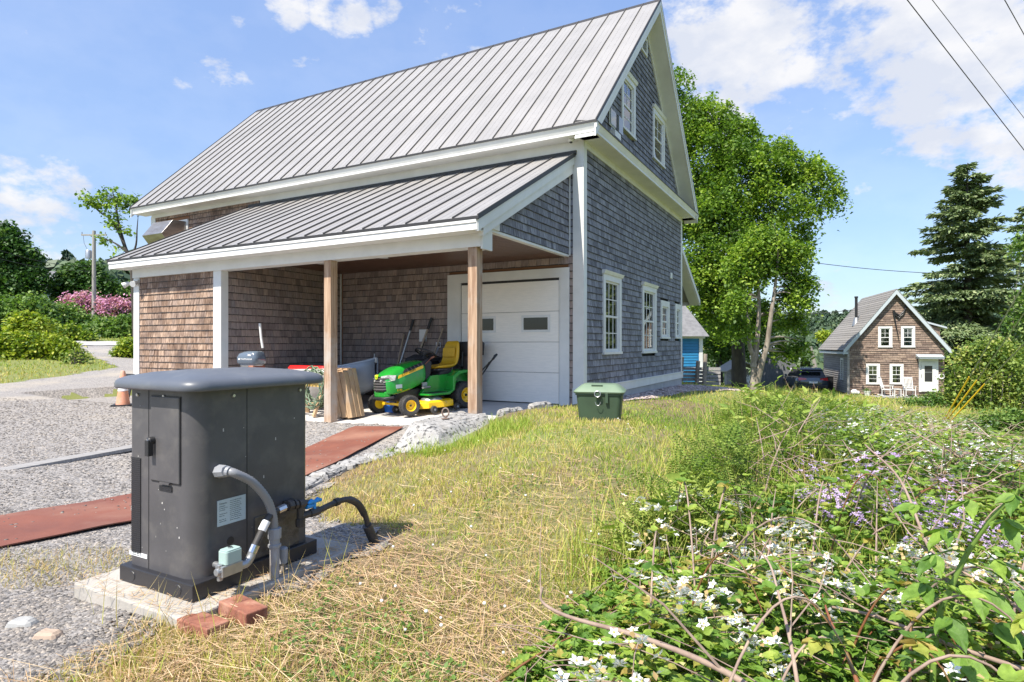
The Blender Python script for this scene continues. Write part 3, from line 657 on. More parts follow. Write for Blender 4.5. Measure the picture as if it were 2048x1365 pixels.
# ---- garage door
gd = MB(); d0, d1, dt = -2.64, -.425, 2.335
gd.box(d0-.29, d0, -.035, .0, -.01, 2.51); gd.box(d1, d1+.17, -.035, 0, -.01, 2.51); gd.box(d0, d1, -.035, 0, dt, 2.51); gd.box(d0, d0+.03, -.03, .03, 0, dt-.001); gd.box(d1-.03, d1, -.03, .03, 0, dt-.001)
cas = gd.build('door_casing', M['white'], barn)
gd = MB(); gd.box(d0+.03, d1-.03, -.003, .005, 0, dt); gd.build('door_gap', M['black'], barn)
door = MB(); door.box(d0+.045, d1-.04, -.006, -.004, .0, .02); door = door.build('garage_door', M['black'], barn)
sec = (dt-.045-.012)/4
for i in range(4):
    g = MB(); z0 = .012+i*sec; g.box(d0+.045, d1-.04, -.024, -.006, z0+.003, z0+sec-.003); g.build('door_panel', M['white2'], door, bevel=.004)
for xa, xb in ((-2.40, -1.80), (-1.235, -.640)):
    g = MB(); za, zb = 1.335, 1.655
    g.box(xa, xa+.045, -.036, -.024, za, zb); g.box(xb-.045, xb, -.036, -.024, za, zb); g.box(xa+.045, xb-.045, -.036, -.024, za, za+.045); g.box(xa+.045, xb-.045, -.036, -.024, zb-.045, zb); g.build('window_frame', M['white'], door)
    g = MB(); g.box(xa+.045, xb-.045, -.029, -.026, za+.045, zb-.045); g.build('pane', pmat('dark_glass', (.012, .014, .012), rough=.04, spec=.5) if 'dglass' not in M else M['dglass'], door)
    g = MB()

# ---- rear porch roof past the far corner
t = MB(); t.prism([(-.02, 7.66, 3.98), (-.02, 10.25, 2.60), (-.02, 10.25, 2.50), (-.02, 7.66, 3.86)], (-3, 0, 0)); t.build('rear_porch_roof', M['panel'], barn)
t = MB(); t.prism([(.0, 7.69, 3.97), (.0, 10.25, 2.585), (.0, 10.25, 2.42), (.0, 7.69, 3.80)], (.03, 0, 0)); t.prism([(-.3, 7.69, 3.78), (-.3, 10.2, 2.43), (-.3, 10.2, 2.41), (-.3, 7.69, 3.76)], (.3, 0, 0)); t.box(-3, 0.02, 10.22, 10.25, 2.40, 2.55); t.build('porch_rake', M['white'], barn)
t = MB(); t.box(-.55, -.5, 7.68, 8.5, .2, 3.6); t.build('annex_wall', M['sh_gable'], barn)
t = MB(); t.box(-.5, -.46, 8.3, 8.5, .15, 3.45); t.box(-.5, -.44, 7.68, 8.5, .1, .3); t.build('annex_corner_board', M['white'], barn)
t = MB(); t.box(-.6, -.5, 7.7, 8.5, -.5, .12); t.build('annex_foundation', M['found'], barn)
# ================================================================ generator and things near it
E1 = Vector((.47, .883, 0)); E2 = Vector((-.883, .47, 0)); GB0 = Vector((-1.358, 2.55, 0))
# local frame of everything here: +X = E1 (long side, to the right and back), +Y = E2 (short side, to the left)
GROT = math.atan2(E1.y, E1.x)
def GW(x, y, z=0): p = GB0+E1*x+E2*y; return Vector((p.x, p.y, z))
M['gen'] = pmat('generator_paint', (.082, .079, .083), (.064, .062, .066), scale=5, rough=.40, bump=.03, bscale=120, bdist=.002, c3=(.125, .118, .112), scale3=9, lo3=.50, hi3=.85)
M['gen_lid'] = pmat('lid_plastic', (.105, .115, .135), (.09, .10, .12), scale=4, rough=.42, bump=.02, bscale=150, bdist=.002, c3=(.17, .175, .18), scale3=7, lo3=.5, hi3=.9)
M['gen_base'] = pmat('base_plastic', (.022, .022, .026), rough=.4)
M['sticker'] = pmat('sticker', (.42, .50, .52), rough=.4)
M['ink'] = pmat('print', (.09, .11, .12), rough=.5)
M['paper'] = pmat('paper_label', (.75, .75, .75), rough=.5)
def text(name, s, size, mat, parent, loc, rot, ext=.0003, label=None, align='LEFT', sx=1):
    c = bpy.data.curves.new('t', 'FONT'); c.body = s; c.size = size; c.extrude = ext; c.align_x = align; c.resolution_u = 2
    o = bpy.data.objects.new('t', c); COL.objects.link(o); dg = bpy.context.evaluated_depsgraph_get(); me = bpy.data.meshes.new_from_object(o.evaluated_get(dg))
    bpy.data.objects.remove(o); bpy.data.curves.remove(c); me.materials.clear(); me.materials.append(mat)
    q = bpy.data.objects.new(name, me); link(q, parent); q.location = loc; q.rotation_euler = rot; q.scale = (sx, 1, 1); return tag(q, label)
gen = empty('generator', GB0, GROT, 'dark grey standby generator cabinet with an overhanging lid, on the concrete pad', 'generator')
g = MB(); g.box(0, .70, 0, .54, 0.002, .075); base = g.build('base', M['gen_base'], gen, bevel=.004)
for x, y in ((-.0005, .10), (-.0005, .44)):
    g = MB(); g.lathe([(0, -.003), (.022, -.003), (.024, 0)], (0, y, .038), 'X', 18); g.build('plug', M['gen_base'], base)
# cabinet: rounded near-right corner
def prof(x0, x1, y0, y1, r1, r2, n=7):   # r1 at (x0,y0) the near corner, small r elsewhere
    pts = []
    for cx, cy, a0, r in ((x1-r2, y1-r2, 0, r2), (x0+r2, y1-r2, 90, r2), (x0+r1, y0+r1, 180, r1), (x1-r2, y0+r2, 270, r2)):
        for i in range(n+1): q = R(a0+90*i/n); pts.append((cx+r*math.cos(q), cy+r*math.sin(q)))
    return pts
pr = prof(.03, .665, .03, .515, .085, .03)
g = MB(); g.loft([[(x, y, z) for x, y in pr] for z in (.07, .905)]); cab = g.build('cabinet', M['gen'], gen, smooth=30)
g = MB(); g.box(.2915, .2945, .0285, .034, .075, .90); g.build('seam', M['black'], cab)
g = MB(); g.box(.0285, .034, .329+.03, .332+.03, .075, .90); g.build('seam', M['black'], cab)
for (x, y) in ((.22, .028), (.61, .028)):
    g = MB(); g.lathe([(.0, -.006), (.007, -.006), (.009, 0)], (x, y+.001, .866), 'Y', 12); g.build('screw', M['screw'], cab)
for y in (.445, .245):
    g = MB(); g.lathe([(0, -.005), (.007, -.005), (.009, 0)], (.029, y, .868), 'X', 12); g.build('screw', M['screw'], cab)
g = MB(); g.box(.026, .031, .122, .336, .482, .872); g.build('door_gap', M['black'], cab)
g = MB(); g.box(.021, .030, .126, .332, .486, .868); dr = g.build('access_door', M['gen'], gen, bevel=.004)
g = MB(); g.lathe([(0, -.028), (.012, -.028), (.016, -.022), (.018, 0)], (.021, .31, .668), 'X', 18); g.box(-.012, .012, .296, .324, .60, .672); g.build('knob', M['black'], dr, bevel=.003)
g = MB(); g.lathe([(0, -.031), (.006, -.031), (.007, -.028)], (.021, .31, .672), 'X', 12); g.build('lock', M['screw'], dr)
g = MB(); g.box(.016, .024, .19, .26, .478, .487); g.build('hinge', M['gen'], dr)
g = MB(); g.box(.0275, .031, .42, .492, .135, .575); lv = g.build('louvre_grille', M['black'], cab)
g = MB()
for i in range(46): z = .139+i*.0095; g.box(.0255, .0285, .421, .491, z, z+.0045)
g.build('slat', M['gen_base'], lv, kind='stuff')
g = MB(); g.box(.0265, .031, .184, .277, .445, .468); lv2 = g.build('small_grille', M['black'], cab)
g = MB()
for i in range(4): g.box(.0250, .0275, .186, .275, .447+i*.0055, .4495+i*.0055)
g.build('slat', M['gen_base'], lv2, kind='stuff')
g = MB(); g.box(.0276, .0296, .371, .511, .118, .137); st = g.build('data_label', M['paper'], cab)
for r_ in range(2): text('print', 'LP  120/240V  60HZ  1PH', .0075, M['ink'], st, (.0272, .500, .122+.008*r_), (R(90), 0, R(-90)), sx=1.1)
# side label
g = MB(); g.box(.137, .284, .0275, .0296, .284, .400); sk = g.build('warning_label', M['sticker'], cab)
text('print', 'Generac', .013, M['ink'], sk, (.146, .0272, .380), (R(90), 0, 0), sx=.9)
lines = ['WARNING', 'moving parts can', 'cause injury', '', 'read the manual', 'before use', '', 'keep clear of', 'exhaust outlet']
for i, s in enumerate(lines): 
    if s: text('print', s, .0062, M['ink'], sk, (.146, .0272, .369-.0085*i), (R(90), 0, 0))
for i in range(11): text('print', ['do not open while unit is running', 'disconnect utility supply first', 'service by trained persons only'][i % 3], .0055, M['ink'], sk, (.200, .0272, .386-.0088*i), (R(90), 0, 0), sx=.82)
g = MB(); g.lathe([(0, -.001), (.018, -.001), (.019, 0)], (.205, .0295, .204), 'Y', 18); g.build('knock_out', M['black'], cab)
# dark foil patch
M['foil'] = pmat('creased_sheet', (.04, .036, .034), (.11, .10, .09), scale=12, stretch=(1, 1, 2), rough=.3, bump=.8, bscale=14, bdist=.01)
g = MB(); g.box(.333, .60, .024, .0296, .08, .275); g.build('patch_sheet', M['foil'], cab)
sp_ = MB(); random.seed(4)
for k in range(34):
    z = random.uniform(.12, .86); s_ = random.choice((.0015, .002, .003, .0045)); L = s_*random.choice((1, 1, 2.5))
    if k % 2: x = random.uniform(.12, .62); sp_.add([(x-s_, .0292, z-L), (x+s_, .0292, z-L), (x+s_*.6, .0292, z+L), (x-s_, .0292, z+L*.7)], [(0, 1, 2, 3)])
    else: y = random.uniform(.12, .50); sp_.add([(.0292, y-s_, z-L), (.0292, y-s_, z+L), (.0292, y+s_*.7, z+L*.8), (.0292, y+s_, z-L)], [(0, 1, 2, 3)])
sp_.build('dirt_speck', pmat('pale_specks', (.42, .41, .39), rough=.8), cab, kind='stuff')
# lid
def lidring(grow, z, r): return rrect(-.035-grow, .745+grow, -.045-grow, .575+grow, r, z, 6)
rings = [lidring(-.03, .898, .07), lidring(.0, .900, .09), lidring(.005, .906, .095), lidring(.005, .922, .095), lidring(.000, .936, .092), lidring(-.014, .947, .085), lidring(-.04, .956, .07), lidring(-.12, .972, .05), lidring(-.22, .982, .03)]
g = MB(); g.loft(rings); g.build('lid', M['gen_lid'], gen, smooth=60)
# flexible conduit from the cabinet down into the ground
M['pvc'] = pmat('grey_pvc', (.30, .31, .34), (.25, .26, .28), scale=10, rough=.5)
M['pvcdirty'] = pmat('dirty_pvc', (.34, .34, .36), (.20, .17, .14), scale=14, stretch=(1, 1, .5), rough=.7)
M['flex'] = pmat('flexible_conduit', (.22, .225, .24), rough=.35)
cond = empty('electrical_conduit', GW(.145, .03, .53), GROT, 'grey ribbed flexible conduit curving from the generator side down to a grey pipe', 'conduit')
ci = Matrix.Translation(GW(.145, .03, .53)) @ Matrix.Rotation(GROT, 4, 'Z'); ci = ci.inverted()
def cl(x, y, z): return ci @ GW(x, y, z)
def bez(P, n):
    P = [Vector(p) for p in P]; out = []
    P = [P[0]*2-P[1]]+P+[P[-1]*2-P[-2]]
    for i in range(1, len(P)-2):
        for j in range(n):
            t = j/n; a, b, c, d = P[i-1:i+3]
            out.append(.5*((2*b)+(c-a)*t+(2*a-5*b+4*c-d)*t*t+(3*b-a-3*c+d)*t**3))
    out.append(P[-2]); return out
g = MB(); a = cl(.145, .03, .532); b = cl(.14, -.03, .540); g.cyl(a, b, .031, 8, r1=.026); g.cyl(b, cl(.145, -.045, .538), .022, 12); g.build('fitting', M['pvc'], cond, bevel=.002)
pts = bez([cl(.145, -.035, .538), cl(.165, -.06, .527), cl(.245, -.07, .472), cl(.315, -.075, .385), cl(.352, -.075, .295), cl(.362, -.075, .215)], 14)
rr = [.0188+(.0012 if i % 2 else -.0006) for i in range(len(pts))]
g = MB(); g.tube(pts, rr, 14); g.build('flexible_hose', M['flex'], cond, smooth=60)
g = MB(); c = (.362, -.075); g.cyl(cl(*c, .235), cl(*c, .185), .031, 8, r1=.030); g.cyl(cl(*c, .185), cl(*c, .155), .024, 12); g.cyl(cl(*c, .160), cl(*c, .145), .030, 8); g.build('coupling', M['pvc'], cond, bevel=.002)
g = MB(); g.cyl(cl(*c, .15), cl(*c, -.10), .022, 16); g.build('riser_pipe', M['pvcdirty'], cond, smooth=40)
stub = empty('pipe_stub', GW(.43, -.055, -.05), GROT, 'short grey capped pipe stub beside the generator, right of the conduit riser', 'pipe')
g = MB(); g.cyl((0, 0, -.05), (0, 0, .12), .0115, 12); g.build('pipe', M['pvcdirty'], stub, smooth=40)
g = MB(); g.cyl((0, 0, .095), (0, 0, .165), .020, 12, r1=.022); g.cyl((0, 0, .165), (0, 0, .172), .021, 12, r1=.014); g.build('cap', M['pvc'], stub, smooth=40)
# gas line: regulator, hose, fittings, shut-off valve, black riser sleeve
gas = empty('gas_line', GW(.12, -.05, .1), GROT, 'gas line with a blue handled valve, running from the generator to a black sleeve', 'gas pipe')
gi = (Matrix.Translation(GW(.12, -.05, .1)) @ Matrix.Rotation(GROT, 4, 'Z')).inverted()
def gl(x, y, z): return gi @ GW(x, y, z)
M['hosem'] = pmat('rubber_hose', (.055, .05, .048), (.035, .033, .032), scale=20, rough=.6)
M['blackpipe'] = pmat('black_iron', (.025, .024, .023), (.06, .05, .045), scale=18, rough=.5)
M['valveblue'] = pmat('blue_handle', (.02, .25, .60), rough=.35)
M['solenoid'] = pmat('solenoid_cover', (.34, .46, .43), rough=.4)
g = MB(); g.cyl(gl(.125, .03, .122), gl(.125, -.085, .122), .014, 12); g.cyl(gl(.115, -.03, .125), gl(.115, -.05, .125), .03, 8); g.box(*[v for p in zip(gl(.07, -.10, .10), gl(.17, -.05, .148)) for v in p])
g.cyl(gl(.075, -.075, .085), gl(.075, -.075, .155), .012, 8); g.cyl(gl(.055, -.075, .125), gl(.19, -.075, .118), .016, 12); g.build('regulator_body', M['steel'], gas, bevel=.003)
g = MB(); P = rrect(-.040, .040, -.03, .03, .012, 0); o_ = gl(.125, -.075, 0); g.loft([[(p[0]+o_.x, p[1]+o_.y, z-.1) for p in P] for z in (.150, .205)]); g.loft([[(p[0]*.9+o_.x, p[1]*.9+o_.y, z-.1) for p in P] for z in (.205, .211)]); so = g.build('solenoid', M['solenoid'], gas, bevel=.002)
g = MB(); g.cyl(gl(.125, -.075, .211), gl(.125, -.075, .217), .010, 10); g.build('nut', M['screw'], so)
el = bez([gl(.175, -.075, .118), gl(.205, -.078, .120), gl(.225, -.08, .140), gl(.236, -.08, .165)], 5)
g = MB(); g.tube(el, .019, 12); g.build('elbow', M['steel'], gas, smooth=60)
hp = [gl(.236, -.08, .165), gl(.262, -.08, .205), gl(.30, -.08, .262), gl(.325, -.078, .292), gl(.36, -.07, .308), gl(.40, -.065, .313)]
g = MB(); g.cyl(gl(.232, -.08, .158), gl(.250, -.08, .187), .021, 12); g.cyl(gl(.385, -.068, .311), gl(.43, -.065, .315), .018, 8); g.build('hose_end', M['chrome'], gas)
g = MB(); g.tube(bez(hp, 5), .0165, 12); g.build('rubber_hose', M['hosem'], gas, smooth=60)
g = MB(); g.cyl(gl(.286, -.08, .243), gl(.313, -.08, .281), .019, 14); g.build('hose_tag', M['paper'], gas, smooth=40)
g = MB()
g.cyl(gl(.43, -.065, .315), gl(.60, -.06, .300), .016, 12); g.cyl(gl(.445, -.066, .318), gl(.475, -.065, .316), .026, 8); g.cyl(gl(.485, -.065, .315), gl(.50, -.065, .313), .024, 8)
g.cyl(gl(.53, -.062, .322), gl(.53, -.062, .20), .018, 12); g.cyl(gl(.53, -.062, .235), gl(.53, -.062, .195), .023, 8); g.cyl(gl(.515, -.062, .308), gl(.55, -.062, .306), .024, 10)
g.box(*[v for p in zip(gl(.50, -.05, .30), gl(.56, .03, .318)) for v in p]); g.build('pipe_fittings', M['blackpipe'], gas, bevel=.002)
g = MB(); g.cyl(gl(.53, -.062, .245), gl(.60, -.07, .247), .018, 10); g.cyl(gl(.585, -.07, .247), gl(.64, -.075, .251), .022, 10); g.build('valve_body', M['blackpipe'], gas, bevel=.002)
g = MB(); q = gl(.61, -.075, .30); g.tube([q+Vector((-.045, 0, .0)), q+Vector((-.02, 0, .008)), q, q+Vector((.02, 0, .008)), q+Vector((.045, 0, .0))], [.008, .014, .010, .014, .008], 8); g.cyl(q, q-Vector((0, 0, .035)), .009, 10); g.build('valve_handle', M['valveblue'], gas, smooth=50)
g = MB(); g.cyl(gl(.56, -.07, .285), gl(.60, -.07, .285), .012, 10); g.build('valve_tag', M['valveblue'], gas)
pp = [gl(.63, -.078, .25), gl(.70, -.085, .262), gl(.78, -.09, .270), gl(.84, -.095, .262), gl(.90, -.10, .225), gl(.945, -.10, .165), gl(.97, -.10, .12), gl(.985, -.10, .05)]
g = MB(); g.tube(bez(pp, 5), [.0155+(.004 if 14 < i < 27 else 0) for i in range(36)], 12); g.cyl(gl(.74, -.087, .268), gl(.765, -.089, .270), .021, 10); g.build('black_pipe', M['blackpipe'], gas, smooth=50)
g = MB(); a = gl(.975, -.10, .085); b = gl(1.075, -.12, -.13); g.tube([a, b], [.0265, .0265], 16, cap=False); g.cyl(a-Vector((0, 0, .0)), a+(a-b).normalized()*.004, .0275, 16); g.build('riser_sleeve', M['blackpipe'], gas, smooth=40)

# pad, bricks
pad = MB(); pad.box(-.115, .90, -.115, .70, -.13, .0); po = pad.build('concrete_pad', M['concrete'], bevel=.008, label='pale concrete pad under the dark grey generator', cat='pad'); po.location = GB0; po.rotation_euler = (0, 0, GROT)
M['brick'] = pmat('red_brick', (.30, .115, .07), (.20, .075, .05), scale=14, rough=.9, bump=.35, bscale=60, c3=(.42, .22, .15), scale3=9)
for i, (cx, cy, ang_, zz, lb) in enumerate(((-1.12, 2.50, 146, .022, 'red brick lying nearest the grey riser pipe, right one of the pair'), (-1.235, 2.40, 150, .002, 'red brick nearest the corner of the generator base, left one of the pair'))):
    b = MB(); b.box(-.10, .10, -.05, .05, -.057, 0); o = b.build('brick', M['brick'], bevel=.005, label=lb, cat='brick', group='bricks beside the generator'); o.location = (cx, cy, zz); o.rotation_euler = (R(2), R(-2+3*i), R(ang_))

# rusty steel plates, plank, stones
M['rust'] = pmat('rusty_steel', (.22, .075, .045), (.145, .05, .035), scale=2.2, detail=9, rough=.7, bump=.12, bscale=30, c3=(.31, .15, .10), scale3=1.1, lo3=.45, hi3=.65)
def draped(P, lift, th, n=14):
    # corners P (a,b,c,d): grid between a-b and d-c following the ground
    a, b, c, d = [np.array(q, float) for q in P]; g = MB(); rings = []
    for i in range(n+1):
        t = i/n; l = a+(b-a)*t; r_ = d+(c-d)*t; zl = h1(*l)+lift; zr = h1(*r_)+lift; wv = .006*math.sin(t*9)
        rings.append([(l[0], l[1], zl+wv), (r_[0], r_[1], zr-wv), (r_[0], r_[1], zr-wv-th), (l[0], l[1], zl+wv-th)])
    g.loft(rings); return g
draped([(-4.6, 2.9), (-2.75, 5.95), (-2.0, 5.45), (-3.6, 2.75)], .035, .008).build('steel_plate', M['rust'], label='rust red steel plate lying on the gravel left of the generator', cat='steel plate', group='rusty plates on the gravel')
draped([(-2.95, 5.85), (-2.28, 8.75), (-1.52, 8.42), (-2.10, 5.7)], .045, .008).build('steel_plate', M['rust'], label='rust red steel plate lying beyond the generator, along the white edging stones', cat='steel plate', group='rusty plates on the gravel')
M['plank'] = pmat('grey_plank', (.34, .33, .32), (.22, .21, .20), scale=4, stretch=(1.5, 14, 5), detail=8, rough=.9, bump=.4, bscale=10)
pl = MB(); pl.box(-.92, .92, -.10, .10, 0, .04); o = pl.build('plank', M['plank'], bevel=.004, label='grey weathered plank lying on the gravel left of the generator', cat='plank')
c_ = (-4.80, 6.85); o.location = (c_[0], c_[1], h1(*c_)+.012); o.rotation_euler = (0, 0, math.atan2(1.45, .45))
# limestone-like edging stones and the granite block with an eye bolt
M['stone'] = pmat('pale_granite', (.33, .32, .305), (.05, .05, .05), scale=20, detail=8, lo=.53, hi=.60, rough=.85, bump=.8, bscale=16, bdist=.02, c3=(.25, .235, .21), scale3=6)
def rock(name, pts8, seed, mat, amp=.02, sub=3, parent=None, **k):
    me = bpy.data.meshes.new(name); bm = bmesh.new(); vs = [bm.verts.new(p) for p in pts8]
    for f in ((0, 3, 2, 1), (4, 5, 6, 7), (0, 1, 5, 4), (1, 2, 6, 5), (2, 3, 7, 6), (3, 0, 4, 7)): bm.faces.new([vs[i] for i in f])
    bmesh.ops.bevel(bm, geom=bm.edges[:], offset=min((Vector(pts8[0])-Vector(pts8[4])).length*.18, .05), segments=1, affect='EDGES')
    bmesh.ops.subdivide_edges(bm, edges=bm.edges[:], cuts=sub, use_grid_fill=True); bmesh.ops.triangulate(bm, faces=bm.faces[:])
    for v in bm.verts:
        x, y, z = v.co; d = amp*(pnoise(x*7+seed, y*7+z*3, 2.0, seed % 9)+.5*pnoise(x*19, z*21+y*17, 2.0, seed % 7))
        v.co += Vector((d, d*.6, d*.8))
    bm.to_mesh(me); bm.free(); me.materials.append(mat); o = bpy.data.objects.new(name, me); link(o, parent); return tag(o, **k)
blk = empty('granite_block', (-.85, 7.25, 0), 0, 'pale speckled granite block with an iron eye bolt, before the right porch post', 'block')
zb = h1(-.9, 7.2)
rock('stone', [(-.62, -.32, -.22), (.03, -.58, -.2), (.75, .65, -.1), (.10, 1.10, -.15), (-.43, .12, .15), (-.08, -.18, .12), (.52, .82, .175), (.10, 1.12, .175)], 3, M['stone'], .02, 5, blk)
g = MB(); g.lathe([(.0, .0), (.052, .0), (.05, .008), (0, .008)], (.0, .42, .155), 'Z', 12); ring = [(.0+.042*math.cos(q), .42, .235+.055*math.sin(q)) for q in [2*math.pi*i/16 for i in range(17)]]; g.tube(ring, .010, 8); g.cyl((.0, .42, .13), (.0, .42, .185), .012, 8)
g.build('eye_bolt', pmat('rusty_iron', (.14, .08, .055), (.25, .2, .17), scale=30, rough=.8), blk, smooth=50)
for i, (x, y, w_, l_, h_, a) in enumerate(((-1.96, 5.05, .22, .42, .13, 78), (-1.93, 5.55, .24, .5, .13, 80), (-1.85, 6.05, .22, .46, .13, 74), (-1.70, 6.48, .26, .40, .12, 60), (-1.50, 6.85, .3, .36, .1, 50), (-.02, 8.72, .14, .5, .16, 42), (.42, 9.15, .14, .5, .15, 46))):
    z = h1(x, y)-.03; ca, sa = math.cos(R(a)), math.sin(R(a))
    q = [(sx*l_/2, sy*w_/2) for sx, sy in ((-1, -1), (1, -1), (1, 1), (-1, 1))]
    P = [(x+u*ca-v*sa, y+u*sa+v*ca, z-.05) for u, v in q]+[(x+(u*ca-v*sa)*.85, y+(u*sa+v*ca)*.85, z+h_*.75) for u, v in q]
    lab = ['pale edging stone nearest the generator beside the rusty plate', 'second pale edging stone from the generator beside the rusty plate', 'third pale edging stone from the generator, mid rusty plate', 'fourth pale edging stone, near the far end of the rusty plate', 'fifth pale edging stone, touching the foot of the granite block', 'pale edging stone on the slab edge just right of the right porch post', 'pale edging stone on the slab edge before the garage door'][i]
    P = [(a_, b_, c_2) for a_, b_, c_2 in P]; rock('edging_stone', P, 20+i*3, M['stone'], .018, 2, None, label=lab, cat='stone', group='pale stones edging the grass')

# green storage bin
M['bin'] = pmat('green_plastic', (.045, .078, .045), (.038, .065, .038), scale=6, rough=.5, bump=.05, bscale=60, bdist=.003)
M['binlid'] = pmat('faded_green_lid', (.17, .235, .155), (.14, .20, .13), scale=4, rough=.5)
zb = h1(1.15, 8.25)-.01
bn = empty('storage_bin', (1.06, 7.2, h1(1.06, 7.2)-.02), R(-14), 'green plastic lidded storage bin standing on the grass by the barn corner', 'bin')
bn.scale = (.87, .87, .86)
g = MB(); g.loft([rrect(-.27, .27, -.20, .20, .06, 0), rrect(-.305, .305, -.235, .235, .06, .38), rrect(-.32, .32, -.25, .25, .06, .385), rrect(-.32, .32, -.25, .25, .06, .41)]); g.build('tub', M['bin'], bn, smooth=40)
g = MB(); g.loft([rrect(-.335, .335, -.265, .265, .06, .41), rrect(-.345, .345, -.275, .275, .06, .43), rrect(-.31, .31, -.245, .245, .06, .465), rrect(-.24, .24, -.18, .18, .06, .52), rrect(-.20, .20, -.15, .15, .05, .53)]); g.build('lid', M['binlid'], bn, smooth=40)
g = MB(); g.box(-.10, .05, -.205, -.165, .505, .522); g.build('grip', M['bin'], bn)
g = MB(); g.box(-.035, .02, -.285, -.262, .35, .44); g.box(.09, .13, -.27, -.24, .28, .42); g.build('latch', M['bin'], bn, bevel=.006)
g = MB(); ring = [(-.01+.04*math.cos(q), -.29, .405+.04*math.sin(q)) for q in [2*math.pi*i/16 for i in range(17)]]; g.tube(ring, .007, 6); ring = [(-.005+.035*math.cos(q), -.285, .30+.05*math.sin(q)) for q in [math.pi+math.pi*i/12 for i in range(13)]]; g.tube(ring, .004, 6); g.build('chain', M['steel'], bn, smooth=50)
# ================================================================ things under the lean-to
def slabpt(px, py): # world x,y -> slab height
    ly = (px-C0.x)*BY.x+(py-C0.y)*BY.y; return slabz(ly)
# ---- ride-on mower. local: +x forward, y left, z up
M['jdgreen'] = pmat('green_paint', (.015, .27, .03), rough=.24, coat=.4, c3=(.06, .24, .06), scale3=9, lo3=.52, hi3=.8)
M['jdyellow'] = pmat('yellow_paint', (.88, .54, .01), rough=.3, coat=.2, c3=(.50, .33, .06), scale3=14, lo3=.56, hi3=.75)
M['seat'] = pmat('yellow_vinyl', (.70, .42, .02), (.62, .36, .015), scale=30, rough=.45, bump=.1, bscale=200, bdist=.002)
M['grille'] = pmat('charcoal_plastic', (.09, .085, .085), rough=.45)
M['lamp'] = pmat('lamp_lens', (.55, .54, .50), (.35, .35, .33), scale=20, rough=.08, coat=.5)
MS = 1.04
MX, MY = -1.66, 10.66
mw = empty('riding_mower', (MX, MY, slabpt(MX, MY)), R(227), 'green and yellow ride-on lawn mower parked on the slab, yellow seat', 'lawn mower'); mw.scale = (MS,)*3
mw.rotation_euler = (R(1.5), R(1.5), R(227))
def hoodring(x, hw, zb, zt, crown):   # a hood cross-section, open below
    P = []; n = 12
    for i in range(n+1):
        q = math.pi*i/n; c, s = math.cos(q), math.sin(q)
        yy = hw*(abs(c)**.55)*(1 if c > 0 else -1); zz = zb+(zt-zb)*(abs(s)**crown)
        P.append((x, yy, zz))
    return P
sec_ = [(-.02, .215, .50, .865, .42), (.12, .225, .46, .865, .42), (.30, .23, .40, .835, .42), (.48, .23, .36, .79, .45), (.62, .225, .34, .735, .48), (.72, .205, .335, .675, .5), (.765, .17, .36, .62, .6)]
g = MB(); g.loft([hoodring(*s) for s in sec_], cap=False, closed=False)
hood = g.build('hood', M['jdgreen'], mw, smooth=50); 
so_ = hood.modifiers.new('solid', 'SOLIDIFY'); so_.thickness = .01; so_.offset = 0; ss = hood.modifiers.new('sub', 'SUBSURF'); ss.levels = ss.render_levels = 1
g = MB(); g.prism([(.70, -.20, .30), (.77, -.15, .30), (.79, 0, .30), (.77, .15, .30), (.70, .20, .30)], (0, 0, .10)); g.build('front_panel', M['jdgreen'], mw, bevel=.02)
# grille, louvres
gr = MB(); gr.prism([(.70, -.185, .40), (.795, -.12, .40), (.81, 0, .40), (.795, .12, .40), (.70, .185, .40)], (-.02, 0, .235)); gr = gr.build('grille', M['black'], mw, bevel=.01)
for i in range(5):
    g = MB(); z = .42+i*.043; g.prism([(.705, -.192, z), (.80, -.125, z), (.818, 0, z), (.80, .125, z), (.705, .192, z)], (-.0, 0, .026)); g.build('grille_bar', M['grille'], gr, bevel=.006)
for s in (-1, 1):
    g = MB(); g.prism([(.812-.004, s*.075, .55), (.76, s*.165, .55), (.62, s*.231, .575), (.60, s*.229, .655), (.74, s*.17, .655), (.795, s*.085, .635)], (-.04, 0, .0)) 
    hb = MB(); A = [(.818, s*.07, .55), (.79, s*.155, .548), (.64, s*.243, .57), (.61, s*.24, .65), (.735, s*.19, .662), (.79, s*.08, .645)]
    B_ = [(x-.06, y*.8, z) for x, y, z in A]; hb.loft([B_, A] if s < 0 else [A, B_]); hb.build('headlight', M['lamp'], mw, bevel=.008)
# emblem: yellow plate with a leaping deer outline
g = MB(); g.prism([(.82, -.042, .655), (.82, -.030, .605), (.82, 0, .596), (.82, .030, .605), (.82, .042, .655), (.80, .03, .672), (.80, -.03, .672)], (.008, 0, 0)); em = g.build('emblem', pmat('emblem_yellow', (.55, .60, .02), rough=.3), mw)
g = MB(); g.prism([(.829, .022, .632), (.829, .010, .640), (.829, -.008, .640), (.829, -.018, .652), (.829, -.022, .648), (.829, -.014, .630), (.829, -.022, .614), (.829, -.010, .624), (.829, .008, .624), (.829, .026, .612), (.829, .016, .628)], (.002, 0, 0)); g.build('deer_mark', M['jdgreen'], em)
